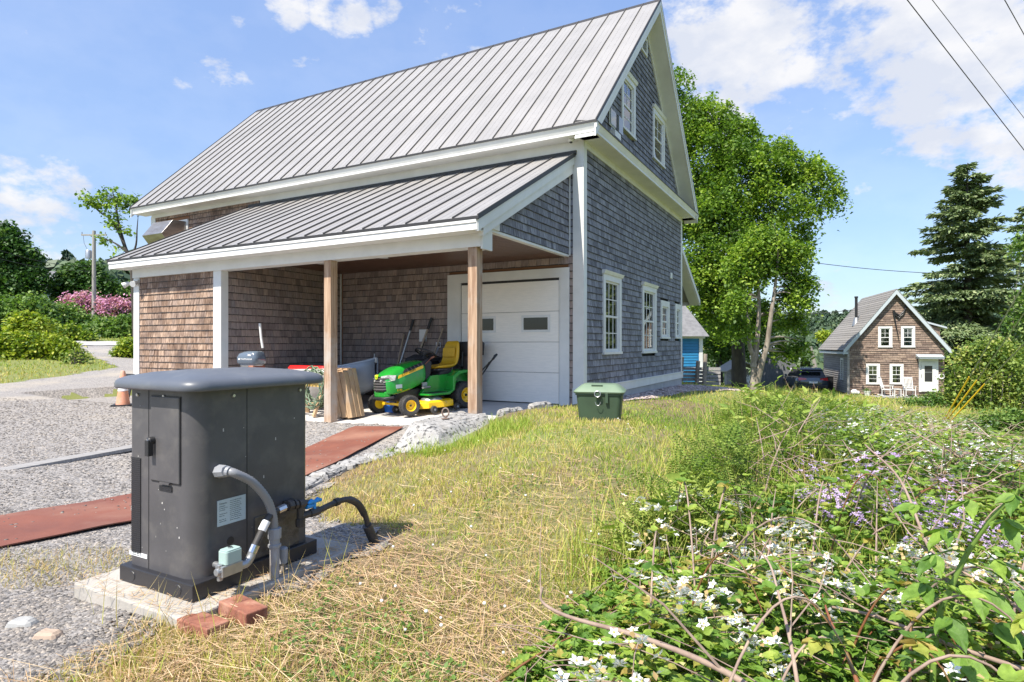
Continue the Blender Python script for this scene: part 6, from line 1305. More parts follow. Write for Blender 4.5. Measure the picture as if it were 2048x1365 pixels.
rocker(1640+655/4.875, 540+1190/4.875, R(60)-HA, 'white rocking chair seen from the side, left one on the deck')
rocker(1640+872/4.875, 540+1190/4.875, -HA, 'white rocking chair facing the camera, right one beside the door')
x, z = fac(1640+460/4.875, 785, .9); q = HO+HX*x-HY*.9; e = empty('flower_pot', (q.x, q.y, HO.z), 0, 'white flower pot with small plant at the left deck end', 'flower pot')
g = MB(); g.lathe([(0, 0), (.13, 0), (.19, .30), (0, .30)], n=14); g.build('pot', M['white'], e, smooth=40); lp = Pile(); leaves(lp, np.array([(0, 0, .38)]*3), 40, .1, .09); lp.build('foliage', M['leaf_mid'], parent=e)
x, z = zf(1180, 1040); g = MB(); P = [(.13*math.cos(a), 0, .13*math.sin(a)) for a in [2*math.pi*i/16 for i in range(17)]]; g.tube(P, .035, 6); q = HO+HX*x-HY*.06; o = g.build('life_ring', M['paper'], smooth=50, label='small white ring hanging right of the white door', cat='ring'); o.location = (q.x, q.y, HO.z+z); o.rotation_euler = (0, 0, -HA)
x, z = fac(1640+335/4.875, 785, .35); q = HO+HX*x-HY*.35; g = MB(); g.ball((0, 0, .16), .17, 12, (1.2, 1, 1)); g.ball((.2, 0, .12), .12, 10); o = g.build('white_buoy', M['paper'], smooth=60, label='white buoy lying at the left foot of the small house', cat='buoy'); o.location = (q.x, q.y, h1(q.x, q.y))
# small table between the chairs
x, z = fac(1640+750/4.875, 785, .7); q = HO+HX*x-HY*.7; e = empty('side_table', (q.x, q.y, HO.z), -HA, 'small white slatted table between the two rocking chairs', 'table')
g = MB(); g.box(-.2, .2, -.2, .2, .42, .45); g.build('tabletop', M['white'], e)
for sx in (-.16, .16):
    for sy in (-.16, .16): g = MB(); g.box(sx-.02, sx+.02, sy-.02, sy+.02, 0, .42); g.build('leg', M['white'], e)
# ---- SUV. local +y forward
M['carpaint'] = pmat('dark_blue_paint', (.035, .05, .07), rough=.18, coat=1, metal=.3); M['carglass'] = pmat('car_glass', (.01, .012, .015), rough=.05)
cy_ = 41.0; c = unp(1609, 787, cy_); car = empty('parked_car', (c.x, cy_, h1(c.x, cy_)), R(-13), 'dark blue SUV parked left of the small house, seen from behind', 'car')
def cring(y, hw_, z0, z1, r=.10): return [(x, y, z) for x, z in [(-hw_+r, z0), (hw_-r, z0), (hw_, z0+r), (hw_, z1-r), (hw_-r, z1), (-hw_+r, z1), (-hw_, z1-r), (-hw_, z0+r)]]
g = MB(); g.loft([cring(-2.28, .80, .45, .85), cring(-2.22, .90, .32, 1.02), cring(-1.6, .93, .28, 1.06), cring(0, .93, .28, 1.04), cring(1.3, .92, .28, 1.0), cring(2.0, .88, .32, .88), cring(2.28, .76, .42, .72)]); g.build('body', M['carpaint'], car, smooth=60)
g = MB(); g.loft([[(-.80, -2.16, 1.02), (.80, -2.16, 1.02), (.88, 1.05, 1.0), (-.88, 1.05, 1.0)], [(-.66, -1.72, 1.52), (.66, -1.72, 1.52), (.68, .35, 1.56), (-.68, .35, 1.56)]]); g.build('glasshouse', M['carglass'], car, smooth=30)
g = MB(); g.loft([[(-.67, -1.80, 1.52), (.67, -1.80, 1.52), (.69, .35, 1.56), (-.69, .35, 1.56)], [(-.60, -1.62, 1.64), (.60, -1.62, 1.64), (.60, .15, 1.65), (-.60, .15, 1.65)]]); g.bar((-.58, -2.0, 1.55), (.58, -2.0, 1.55), .25, .05); g.build('roof', M['carpaint'], car, bevel=.02)
for s in (-1, 1):
    for y in (-1.45, 1.4): g = MB(); g.lathe([(0, -.11), (.34, -.11), (.36, -.06), (.36, .06), (.34, .11), (0, .11)], (s*.84, y, .36), 'X', 20); wh = g.build('wheel', M['rubber'], car, smooth=40); g = MB(); g.lathe([(0, s*.115), (.22, s*.115), (.22, s*.09), (0, s*.09)], (s*.84, y, .36), 'X', 16); g.build('rim', M['steel'], wh)
    g = MB(); g.prism([(s*.88, -2.27, .84), (s*.40, -2.31, .88), (s*.42, -2.30, .98), (s*.86, -2.22, 1.04)], (0, .04, 0)); g.build('tail_light', pmat('tail_lamp', (.45, .015, .015), rough=.15, coat=1) if s < 0 else bpy.data.materials['tail_lamp'], car)
    g = MB(); g.box(s*.93, s*1.06, .85, 1.0, .98, 1.12); g.build('mirror', M['carpaint'], car, bevel=.02)
g = MB(); g.box(-.26, .26, -2.315, -2.29, .66, .78); g.build('licence_plate', M['paper'], car)
g = MB(); g.box(-.85, .85, -2.33, -2.15, .34, .56); g.build('bumper', M['black'], car, bevel=.03)
g = MB(); g.box(-.35, .35, -.35, .35, 0, 1.0); g.box(-.38, .38, -.38, .38, 1.0, 1.06); q = unp(1651, 780, 40); o = g.build('wheelie_bin', M['black'], label='black bin beside the left wall of the small house', cat='bin', bevel=.02); o.location = (q.x, q.y, h1(q.x, q.y)-.05)
# ---- sheds, blue building
M['shed'] = pmat('shed_boards', (.16, .17, .18), (.10, .105, .11), scale=4, stretch=(8, 8, .5), rough=.9); M['teal'] = pmat('blue_clapboard', (.02, .20, .40), (.015, .16, .34), scale=4, rough=.6)
q = unp(1556, 760, 43); sd_ = empty('garden_shed', (q.x, q.y, h1(q.x, q.y)), R(-8), 'dark grey gabled shed shaded by leaves behind the pale stems', 'shed')
g = MB(); g.box(-1.2, 1.2, 0, 2.6, 0, 2.3); g.prism([(-1.2, 0, 2.3), (1.2, 0, 2.3), (0, 0, 3.0)], (0, 2.6, 0)); g.build('wall', M['shed'], sd_)
g = MB()
for s in (-1, 1): g.prism([(s*1.45, -.25, 2.18), (0, -.25, 3.05), (0, -.25, 3.15), (s*1.45, -.25, 2.28)], (0, 3.1, 0))
g.build('roof', M['greytrim'], sd_); g = MB(); g.box(.80, .95, -.03, 0, .1, 1.6); g.build('trim', M['white'], sd_)
q = unp(1485, 757, 36); sd2 = empty('wood_store', (q.x, q.y, h1(q.x, q.y)), R(8), 'open lean-to wood store with a white panel behind the tree base', 'shed')
g = MB(); g.box(-1.0, -.75, 0, .3, 0, 1.0); g.build('wall', M['plank'], sd2); g = MB(); g.box(-.3, .9, .9, 1.0, 0, 1.1); g.build('wall', M['plank'], sd2)
g = MB(); g.prism([(-1.15, -.3, .95), (-.1, -.3, 1.55), (-.1, -.3, 1.62), (-1.15, -.3, 1.02)], (0, 1.6, 0)); g.prism([(-.1, -.3, 1.55), (1.2, -.3, 1.1), (1.2, -.3, 1.17), (-.1, -.3, 1.62)], (0, 1.6, 0)); g.build('roof', M['plank'], sd2)
g = MB(); g.box(-.05, .60, -.05, 0, .05, .75); g.build('panel', pmat('peeling_white', (.7, .7, .68), (.12, .11, .10), scale=5, stretch=(4, 4, 1), lo=.5, hi=.56, rough=.8), sd2)
for i in range(9): g = MB(); g.cyl((-.9+.1*(i % 5), -.1, .08+.12*(i//5)), (-.9+.1*(i % 5), .4, .08+.12*(i//5)), .055, 8); g.build('log', M['bark'], sd2)
q = Vector(((1403-1024)/1200*23.5, 23.5, 0)); bb = empty('blue_building', (q.x, 23.5, h1(q.x, 23.5)), R(10), 'small bright blue clapboard building with grey roof behind the barn', 'building')
g = MB(); g.box(-4.5, 0, 0, 4, 0, 1.95); g.build('wall', M['teal'], bb)
g = MB()
for i in range(17): g.box(-4.48, -.12, -.025, 0, .05+i*.11, .05+i*.11+.10); g.prism([(-4.48, -.025, .05+i*.11), (-4.48, -.04, .05+i*.11), (-4.48, -.025, .14+i*.11)], (4.3, 0, 0))
g.build('clapboard', M['teal'], bb, kind='stuff')
g = MB(); g.box(-.12, .03, -.05, .12, -.6, 1.95); g.box(-4.5, .1, -.10, 0, 1.90, 2.02); g.build('trim', M['white'], bb)
g = MB(); g.prism([(-4.7, -.35, 1.98), (-4.7, 2, 3.5), (-4.7, 4.3, 1.98), (-4.7, 2, 3.4)], (4.85, 0, 0)); g.prism([(0, 0, 1.95), (0, 4, 1.95), (0, 2, 3.4)], (-.05, 0, 0)); g.build('roof', M['shingle_grey'], bb)
q = Vector(((1388-1024)/1200*21.5, 21.5, 0)); e = empty('log_pile', (q.x, 21.5, h1(q.x, 21.5)), R(-20), 'weathered posts and boards stacked before the blue building', 'wood pile')
for i in range(5): g = MB(); g.bar((-.8, 0, .1+.13*i), (.9, .02, .1+.13*i), .12, .10); g.build('board', M['plank'], e)
for x, h_ in ((-.45, 1.05), (.35, 1.15), (.1, .9)): g = MB(); g.cyl((x, -.2, 0), (x+.05, -.2, h_), .07, 8); g.build('post', M['bark'], e)

# ---- far hills: forest of individual crowns
def far_forest(name, N, xr, yr, hgt, mat, conif=.6, **k):
    x = rng.uniform(*xr, N); y = rng.uniform(*yr, N); z = hfun(x, y); sc = hgt*rng.uniform(.6, 1.15, N); lp = Pile(); con = rng.random(N) < conif
    tv, tf = [], []
    def tmpl(cone):
        V_, F_ = [], []
        for i in range(70):
            t = random.random()**.8; a = random.uniform(0, 6.283)
            r_ = (.20*(1-t)+.02)*random.uniform(.75, 1.1) if cone else .36*math.sqrt(max(0, 1-(2*t-1)**2))*random.uniform(.8, 1.1)
            zz = (.12+.88*t) if cone else (.2+.75*t); s = (.10 if cone else .13)*random.uniform(.7, 1.3); c = Vector((r_*math.cos(a), r_*math.sin(a), zz))
            n_ = Vector((math.cos(a), math.sin(a), .6+random.gauss(0, .4))).normalized(); u_ = n_.orthogonal().normalized(); u_.rotate(Matrix.Rotation(random.uniform(0, 6.28), 3, n_)); w_ = n_.cross(u_)
            b = len(V_); V_ += [c+u_*s, c+w_*s*.7, c-u_*s, c-w_*s*.7]; F_ += [(b, b+1, b+2), (b, b+2, b+3)]
        return V_, F_
    for cone in (0, 1):
        for q in range(3):
            idx = np.where((con == bool(cone)) & (np.arange(N) % 3 == q))[0]; V_, F_ = tmpl(cone); V_ = np.array([tuple(v) for v in V_])
            lp.add(V_, F_, np.stack([x[idx], y[idx], z[idx]-.3], 1), rotm(rng.uniform(0, 6.28, len(idx)), np.zeros(len(idx)), np.zeros(len(idx))), sc[idx]*(1.15 if cone else .9), np.clip(rng.normal(.35 if cone else .62, .2, len(idx)), .01, .99))
    return lp.build(name, M[mat], kind='stuff', **k)
far_forest('hill_forest', 4200, (90, 330), (250, 520), 11, 'hillgreen', .6, label='forest covering the far hill behind the houses', cat='forest')
far_forest('woodland', 420, (38, 92), (75, 135), 6.5, 'hillgreen', .2, label='paler woodland in the valley behind the parked car', cat='forest')
far_forest('left_woodland', 500, (-140, -30), (85, 160), 9, 'hillgreen', .2, label='trees on the rise far behind the left house', cat='forest')
g = Pile(); C_ = clumps([(1648, 668, 9), (1658, 674, 8)], 230, 40, .2); leaves(g, C_, 40, 1.0, 1.0, tbias=.2); g.build('pale_tree', M['leaf_lime'], label='single pale lime green tree on the far dark hillside', cat='tree')
# ================================================================ ground cover
def field_pts(n, y0, y1, xa=-.98, xb=1.02):   # denser towards the viewer, as one would plant detail where it is seen close
    y = np.exp(rng.uniform(math.log(y0), math.log(y1), n)); return y*rng.uniform(xa, xb, n), y
_by = np.array([.8, 1.5, 2.1, 2.7, 3.7, 5, 7, 9, 12, 16, 22]); _bx = np.array([-.3, -.2, .02, .32, .98, 1.62, 2.5, 3.3, 4.9, 7.2, 10])
def xb_(y): return np.interp(y, _by, _bx)
def barnmask(x, y, m=.0):
    lx = (x-C0.x)*AX.x+(y-C0.y)*AX.y; ly = (x-C0.x)*BY.x+(y-C0.y)*BY.y
    return (lx > -13.2-m) & (lx < .1+m) & (ly > -3.2-m) & (ly < 7.8+m)
STRIP = GB
padm = lambda x, y: ((x-GB0.x)*E1.x+(y-GB0.y)*E1.y > -.12) & ((x-GB0.x)*E1.x+(y-GB0.y)*E1.y < .9) & ((x-GB0.x)*E2.x+(y-GB0.y)*E2.y > -.12) & ((x-GB0.x)*E2.x+(y-GB0.y)*E2.y < .72)
def keep_grass(x, y, soft=.1):
    k = ~barnmask(x, y) & ~in_poly(x+soft*pnoise(x, y, 5, 2), y+soft*pnoise(x, y, 5, 6), DRIVE) & ~in_poly(x, y, STRIP) & ~padm(x, y)
    bx = (x+.85)**2/.34+(y-7.6)**2/.62 < 1   # granite block
    bn_ = (np.abs(x-1.06) < .23) & (np.abs(y-7.2) < .18)
    pl2 = in_poly(x, y, [(-2.95, 5.85), (-2.28, 8.75), (-1.52, 8.42), (-2.10, 5.7)])
    return k & ~bx & ~bn_ & ~pl2
BLADE = ([(-.5, 0, 0), (.5, 0, 0), (-.42, .10, .45), (.42, .10, .45), (0, .42, 1)], [(0, 1, 3), (0, 3, 2), (2, 3, 4)])
BLADE2 = ([(-.5, 0, 0), (.5, 0, 0), (-.38, .30, .42), (.38, .30, .42), (0, .95, .62)], [(0, 1, 3), (0, 3, 2), (2, 3, 4)])
M['grass'] = pmat('grass_blades', (1, 1, 1), tintc=[(.52, .34, .19), (.56, .44, .19), (.47, .43, .11), (.31, .40, .055), (.13, .24, .03)], rough=.6, spec=.3, trans=.3)
M['straw'] = pmat('straw', (1, 1, 1), tintc=[(.26, .14, .08), (.42, .27, .15), (.56, .40, .24), (.66, .52, .34)], rough=.7, spec=.2, trans=.15)
def blades(name, n, y0, y1, mask, hgt, wid, tint, lean=.35, tm=BLADE, mat='grass', xa=-.98, xb=1.02, zoff=0, **k):
    x, y = field_pts(n, y0, y1, xa, xb); m = mask(x, y); x, y = x[m], y[m]; n = len(x); z = hfun(x, y)+zoff
    h = hgt(x, y)*rng.uniform(.45, 1.25, n); w_ = wid(y)*rng.uniform(.7, 1.3, n)
    pile = Pile(); pile.add(tm[0], tm[1], np.stack([x, y, z-.004], 1), rotm(rng.uniform(0, 6.283, n), rng.normal(0, lean*.6, n), rng.normal(0, lean, n)), np.stack([w_, h, h], 1), np.clip(tint(x, y)+rng.normal(0, .19, n), .01, .99))
    return pile, x, y
greenness = lambda x, y: .47+.33*pnoise(x, y, 1.1, 1)+.15*pnoise(x, y, 4, 8)+.20*np.clip((y-2.6)/2, 0, 1)*np.clip((x+.6)/1.2, 0, 1)-.22*np.clip((3.6-y)/1.5, 0, 1)*np.clip((.9-x), 0, 1)-.30*np.exp(-((x-.8)**2/.5+(y-6.9)**2/1.2))+.18*np.clip((x-1.0)/1.2, 0, 1)
lawn = lambda x, y: keep_grass(x, y) & (x < xb_(y)+.25) & (x > -3.4)
bare = lambda x, y: lawn(x, y) & (rng.random(len(x)) < np.clip(1.05-.9*np.exp(-((x+.75)**2/.12+(y-3.25)**2/.25)), 0, 1))
p_, _, _ = blades('g', 190000, 1.3, 13.5, bare, lambda x, y: .034+.022*np.clip(pnoise(x, y, 1.6, 3), -.6, 1)+.012+.02*np.exp(-((x+.1)**2/.5+(y-6.4)**2/.6))+.015*np.clip((y-3)/3, 0, 1), lambda y: .0022+.00075*y, greenness)
p_.build('lawn_grass', M['grass'], kind='stuff', label='rough half dry grass covering the mound before the barn', cat='grass')
# longer tufts
def tufts(n, y0, y1, mask, per, h, w_, tint, spread=.03):
    x, y = field_pts(n, y0, y1); m = mask(x, y); x, y = x[m], y[m]; N = len(x)*per; X_ = np.repeat(x, per)+rng.normal(0, spread, N); Y_ = np.repeat(y, per)+rng.normal(0, spread, N)
    hh = np.repeat(rng.uniform(.5, 1.3, len(x)), per)*h*rng.uniform(.5, 1.2, N); P = Pile()
    P.add(BLADE[0], BLADE[1], np.stack([X_, Y_, hfun(X_, Y_)-.004], 1), rotm(rng.uniform(0, 6.283, N), rng.normal(-.1, .25, N), rng.normal(0, .25, N)), np.stack([w_(Y_)*rng.uniform(.7, 1.3, N), hh, hh], 1), np.clip(np.repeat(tint(x, y), per)+rng.normal(0, .12, N), .01, .99)); return P
blockedge = lambda x, y: lawn(x, y) & (np.hypot((x+.45)/.6, (y-7.0)/.7) < 1.2)
P = tufts(1500, 1.5, 12, lambda x, y: lawn(x, y) & (pnoise(x, y, 2.5, 12) > .15), 12, .10, lambda y: .002+.0007*y, lambda x, y: .55+.25*pnoise(x, y, 1.5, 5)); P.build('grass_tufts', M['grass'], kind='stuff', label='longer green tufts scattered in the mown grass', cat='grass')
P = tufts(9000, 5, 9, blockedge, 8, .17, lambda y: .006+0*y, lambda x, y: .78+0*x); P.build('tall_grass', M['grass'], kind='stuff', label='long green grass at the foot of the granite block', cat='grass')
# straw and dead grass lying flat
strawm = lambda x, y: (keep_grass(x, y) | (in_poly(x, y, DRIVE) & (((x+.85)**2/.35+(y-3.4)**2/.8 < 1) | ((x+1.15)**2/.5+(y-1.85)**2/.12 < 1)) & ~padm(x, y))) & (x < xb_(y)+.3) & (x > -2.0) & (rng.random(len(x)) < np.clip(.06+1.0*np.exp(-((x+.5)**2/.6+(y-2.6)**2/.8))+.6*np.exp(-((x-.4)**2/.4+(y-3.9)**2/.6))+.5*np.exp(-((x-.8)**2/.2+(y-5.6)**2/.5))+.6*np.exp(-((x+1.2)**2/.3+(y-1.8)**2/.3)), 0, 1))
x, y = field_pts(60000, 1.2, 6); m = strawm(x, y); x, y = x[m], y[m]; n = len(x); L = rng.uniform(.05, .17, n)
STR = ([(-.5, 0, 0), (.5, 0, 0), (.4, 1, 0), (-.4, 1, 0)], [(0, 1, 2), (0, 2, 3)])
P = Pile(); P.add(STR[0], STR[1], np.stack([x, y, hfun(x, y)+.006+rng.random(n)**2*.035], 1), rotm(rng.normal(1.2, 1.1, n), rng.normal(.04, .13, n), rng.normal(0, .5, n)), np.stack([rng.uniform(.0011, .0024, n)*(1+y*.12), L, L], 1), np.clip(rng.normal(.55, .25, n), .01, .99)); P.build('dead_grass', M['straw'], kind='stuff', label='pale straw lying flat around the generator pad', cat='straw')
q_ = rng.uniform(-.1, .88, 330); r_ = np.where(rng.random(330) < .65, -.11+rng.random(330)**2*.14, rng.uniform(-.1, .68, 330)); q_ = np.where(r_ > .02, -.11+rng.random(330)**1.5*.12, q_)
XY = np.array([tuple(GW(a_, b_))[:2] for a_, b_ in zip(q_, r_)]); L = rng.uniform(.03, .12, 330); S_P = Pile(); S_P.add(STR[0], STR[1], np.stack([XY[:, 0], XY[:, 1], np.full(330, .004)+rng.random(330)*.008], 1), rotm(rng.normal(1.2, 1.2, 330), rng.normal(.02, .05, 330), rng.normal(0, .3, 330)), np.stack([np.full(330, .0022), L, L], 1), np.clip(rng.normal(.5, .25, 330), .01, .99)); S_P.build('pad_straw', M['straw'], kind='stuff', label='bits of straw blown onto the concrete pad', cat='straw')
# thin seed stalks by the pad
x, y = field_pts(2500, 1.6, 3.6, -.75, .1); ex = (x-GB0.x)*E1.x+(y-GB0.y)*E1.y; ey = (x-GB0.x)*E2.x+(y-GB0.y)*E2.y; m = (((ey < -.10) & (ey > -.30)) | ((ex < -.10) & (ex > -.25) & (ey < .5))) & (ex > -.3) & (ex < .8) & ~padm(x, y) & (rng.random(len(x)) < .45); x, y = x[m], y[m]; n = len(x); h = rng.uniform(.10, .27, n)
P = Pile(); P.add(BLADE[0], BLADE[1], np.stack([x, y, hfun(x, y)], 1), rotm(rng.uniform(0, 6.28, n), rng.normal(-.15, .15, n), rng.normal(0, .15, n)), np.stack([np.full(n, .003), h*.6, h], 1), np.clip(rng.normal(.35, .2, n), 0, 1)); P.build('seed_stalks', M['grass'], kind='stuff', label='thin dry stalks standing along the concrete pad', cat='grass')
# weeds in the gravel behind the generator, left
wm = lambda x, y: ((((x+2.7)**2/.55+(y-3.35)**2/.06 < 1) | ((x+2.35)**2/.1+(y-3.1)**2/.04 < 1) | ((x+3.3)**2/.3+(y-2.75)**2/.05 < 1)) & ~padm(x, y)) & (x < -1.9)
x, y = field_pts(90000, 2.2, 4, -1.2, -.4); m = wm(x, y); x, y = x[m], y[m]; n = len(x); h = rng.uniform(.02, .07, n)
kk = rng.random(n) < .15; x, y, h = x[kk], y[kk], h[kk]; n = len(x)
P = Pile(); P.add(BLADE[0], BLADE[1], np.stack([x, y, hfun(x, y)], 1), rotm(rng.uniform(0, 6.28, n), rng.normal(0, .4, n), rng.normal(0, .4, n)), np.stack([np.full(n, .0035), h, h], 1), np.clip(rng.normal(.22, .2, n), .01, .99)); P.build('gravel_weeds', M['grass'], kind='stuff', label='dry weeds growing in the gravel left of the generator', cat='weeds')
# clover and small broad leaves, foreground
x, y = field_pts(16000, 1.35, 4.2, -.6, .6); m = lawn(x, y) & (pnoise(x, y, 2.6, 21) > .22) & (x > -.9); x, y = x[m], y[m]; n = len(x)
P = Pile(); P.add(LEAF6[0], LEAF6[1], np.stack([x, y, hfun(x, y)+rng.uniform(.01, .045, n)], 1), rotm(rng.uniform(0, 6.28, n), rng.normal(.1, .35, n), rng.normal(0, .35, n)), rng.uniform(.012, .026, n), np.clip(rng.normal(.5, .2, n), 0, 1)); P.build('clover', M['leaf_mid'], kind='stuff', label='clover and broad leaved weeds in the foreground grass', cat='clover')
M['petal'] = pmat('white_petal', (.82, .82, .78), rough=.6, trans=.2)
M['stamen'] = pmat('stamens', (.45, .42, .10), rough=.8)
x, y = field_pts(190, 1.4, 6.5, -.5, .6); m = lawn(x, y) & (x > -.7) & (pnoise(x, y, 1.7, 17) > -.15); x, y = x[m], y[m]
P = Pile(); mb = MB(); mb.ball((0, 0, 0), 1, 6); bv = np.array(mb.v); bf = []
for f in mb.f:
    for i in range(1, len(f)-1): bf.append((f[0], f[i], f[i+1]))
n = len(x); P.add(bv, bf, np.stack([x, y, hfun(x, y)+rng.uniform(.04, .08, n)], 1), rotm(rng.uniform(0, 6, n), np.zeros(n), np.zeros(n)), rng.uniform(.005, .0085, n), .5); P.build('clover_heads', M['petal'], kind='stuff', label='white clover heads dotted through the grass', cat='clover')

# ---- farther lawns
def lawnfar(x, y): return ~barnmask(x, y, .1) & ~in_poly(x, y, DRIVE) & ~in_poly(x, y, ROAD) & ~in_poly(x, y, STRIP)
P_, _, _ = blades('g', 90000, 12.5, 60, lambda x, y: lawnfar(x, y), lambda x, y: .05+.0024*y, lambda y: .0011*y, lambda x, y: .56+.12*pnoise(x, y, .35, 4)-.12*((x < 0) & (y < 19)), xa=-1.1, xb=1.05)
P_.build('far_lawn', M['grass'], kind='stuff', label='mown lawn around the drive and the small house', cat='grass')

# ---- gravel stones
SLAB_ = []
for q in range(5):
    a = [random.uniform(.75, 1.15) for _ in range(5)]; th = random.uniform(.22, .4); v = [(a[i]*math.cos(i*1.2566+q)*(1.25), a[i]*math.sin(i*1.2566+q)*.8, random.uniform(-.05, .05)+th) for i in range(5)]+[(a[i]*math.cos(i*1.2566+q)*1.35, a[i]*math.sin(i*1.2566+q)*.9, 0) for i in range(5)]
    f = [(0, 1, 2), (0, 2, 3), (0, 3, 4)]+[t for i in range(5) for t in ((i, i+5, (i+1) % 5+5), (i, (i+1) % 5+5, (i+1) % 5))]; SLAB_.append((v, f))
M['stones'] = pmat('gravel_stones', (1, 1, 1), (.75, .75, .75), scale=60, tintc=[(.08, .076, .074), (.15, .138, .13), (.24, .215, .192), (.35, .31, .265), (.50, .43, .355)], rough=.8)
x, y = field_pts(125000, 1.25, 13, -1.0, .05); soft = .10
m = in_poly(x+soft*pnoise(x, y, 4, 5), y+soft*pnoise(x, y, 4, 3), DRIVE) & ~padm(x, y) & ~barnmask(x, y) & ~in_poly(x, y, [(-4.6, 2.9), (-2.75, 5.95), (-2.0, 5.45), (-3.6, 2.75)]) & ~in_poly(x, y, [(-2.95, 5.85), (-2.28, 8.75), (-1.52, 8.42), (-2.10, 5.7)])
x, y = x[m], y[m]; n = len(x); P = Pile(); s = rng.uniform(.004, .0105, n)*(1+.10*np.clip(y-2, 0, 9)); z = hfun(x, y)+.010; tn = np.clip(rng.normal(.42, .24, n)+.08*pnoise(x, y, .8, 3), .01, .99)
for q in range(5):
    i = np.arange(n) % 5 == q; k = i.sum(); P.add(SLAB_[q][0], SLAB_[q][1], np.stack([x[i], y[i], z[i]], 1), rotm(rng.uniform(0, 6.28, k), rng.normal(0, .22, k), rng.normal(0, .22, k)), s[i], tn[i])
x2 = rng.uniform(-4.4, -1.6, 9000); y2 = rng.uniform(2.8, 8.6, 9000); ma = in_poly(x2, y2, [(-4.6, 2.9), (-2.75, 5.95), (-2.0, 5.45), (-3.6, 2.75)]); mb_ = in_poly(x2, y2, [(-2.95, 5.85), (-2.28, 8.75), (-1.52, 8.42), (-2.10, 5.7)]); kk = (ma | mb_) & (rng.random(9000) < .11); k = kk.sum()
P.add(SLAB_[2][0], SLAB_[2][1], np.stack([x2[kk], y2[kk], hfun(x2[kk], y2[kk])+np.where(ma[kk], .038, .05)], 1), rotm(rng.uniform(0, 6.28, k), np.zeros(k), np.zeros(k)), rng.uniform(.003, .010, k), np.clip(rng.normal(.4, .2, k), .01, .99))
P.build('gravel_stones', M['stones'], kind='stuff', label='loose grey slate gravel on the drive', cat='gravel')
# pinkish stones along the barn foundation
n0 = 14000; t = rng.random(n0); x = rng.uniform(1, 9, n0); y = rng.uniform(9.5, 20, n0); m = in_poly(x, y, GB); x, y = x[m], y[m]; n = len(x); P = Pile(); v, f = SLAB_[1]
P.add(v, f, np.stack([x, y, hfun(x, y)+.02], 1), rotm(rng.uniform(0, 6.28, n), rng.normal(0, .3, n), rng.normal(0, .3, n)), rng.uniform(.02, .035, n), np.clip(rng.normal(.7, .2, n), .01, .99)); P.build('strip_stones', pmat('pink_stones', (1, 1, 1), tintc=[(.20, .15, .14), (.36, .29, .27), (.52, .45, .42)], rough=.8), kind='stuff', label='pinkish crushed stone strip along the barn foundation', cat='gravel')
# larger flat stones bottom left
for i, (u, v, s, lb) in enumerate(((45, 1270, .05, 'pale flat stone in the gravel, lower left'), (95, 1305, .045, 'round tan stone in the gravel near the lower left'))):
    yy = 1200*(CAMZ+.1)/(v-690); xx = (u-1024)/1200*yy; z = h1(xx, yy)
    q = [(-1.3, -.7), (1.2, -.8), (1.4, .7), (-1.1, .8)]; rock('flat_stone', [(xx+a*s, yy+b*s, z-.01) for a, b in q]+[(xx+a*s*.7, yy+b*s*.7, z+.035) for a, b in q], 5+i, pmat('flat_stone_%d' % i, ((.33, .33, .32), (.38, .29, .22))[i], rough=.85, bump=.3, bscale=30), .006, 2, None, label=lb, cat='stone')

# ================================================================ weeds and brambles to the right
M['bramble'] = pmat('bramble_leaf', (1.1, 1.1, 1.05), (.62, .68, .55), scale=38, detail=5, bump=.5, bscale=120, bdist=.004, tintc=[(.03, .085, .018), (.075, .17, .028), (.17, .29, .045), (.32, .42, .07), (.42, .24, .09)], rough=.55, spec=.4, trans=.3)
M['weedm'] = pmat('weed_leaf', (1.1, 1.1, 1.05), (.68, .72, .6), scale=24, detail=5, tintc=[(.07, .13, .025), (.15, .25, .04), (.25, .35, .06), (.40, .45, .11), (.52, .44, .19)], rough=.6, spec=.3, trans=.3)
M['cane'] = pmat('dead_cane', (.36, .27, .21), (.22, .15, .12), scale=14, rough=.85)
M['redcane'] = pmat('red_cane', (.22, .07, .035), (.14, .10, .03), scale=14, rough=.6)
M['lilac'] = pmat('lilac_petal', (1, 1, 1), tintc=[(.34, .22, .46), (.50, .36, .62), (.66, .54, .74)], rough=.6, trans=.25)
M['drybud'] = pmat('dry_bracts', (1, 1, 1), tintc=[(.30, .20, .08), (.46, .36, .16), (.40, .44, .14)], rough=.8)
SERR = ([(0, 0, 0), (0, .5, -.04), (0, 1, -.12)]+[(s*w_, t, .05) for s in (-1, 1) for w_, t in ((.20, .10), (.27, .20), (.31, .24), (.33, .38), (.30, .44), (.27, .58), (.23, .64), (.17, .78), (.10, .86))], [])
f_ = []
for s, b in ((-1, 3), (1, 12)):
    ch = [0]+[b+i for i in range(9)]+[2]
    for i in range(len(ch)-1): t = (ch[i], ch[i+1], 1); f_.append(t if s > 0 else t[::-1])
SERR = (SERR[0], f_)
def compound(pile, C_, size, tint, m=0, tmpl=SERR, k=3, up=.1):
    n = len(C_); yaw = rng.uniform(0, 6.283, n); pit = rng.normal(up, .35, n); rol = rng.normal(0, .35, n)
    for j in range(k):
        a = (j-(k-1)/2)*1.15; M_ = rotm(yaw+a, pit*math.cos(a*.5), rol); sc = size*(1.0 if j == (k-1)//2 else .82)
        pile.add(tmpl[0], tmpl[1], C_, M_, sc, np.clip(tint+rng.normal(0, .06, n), 0, 1), m)
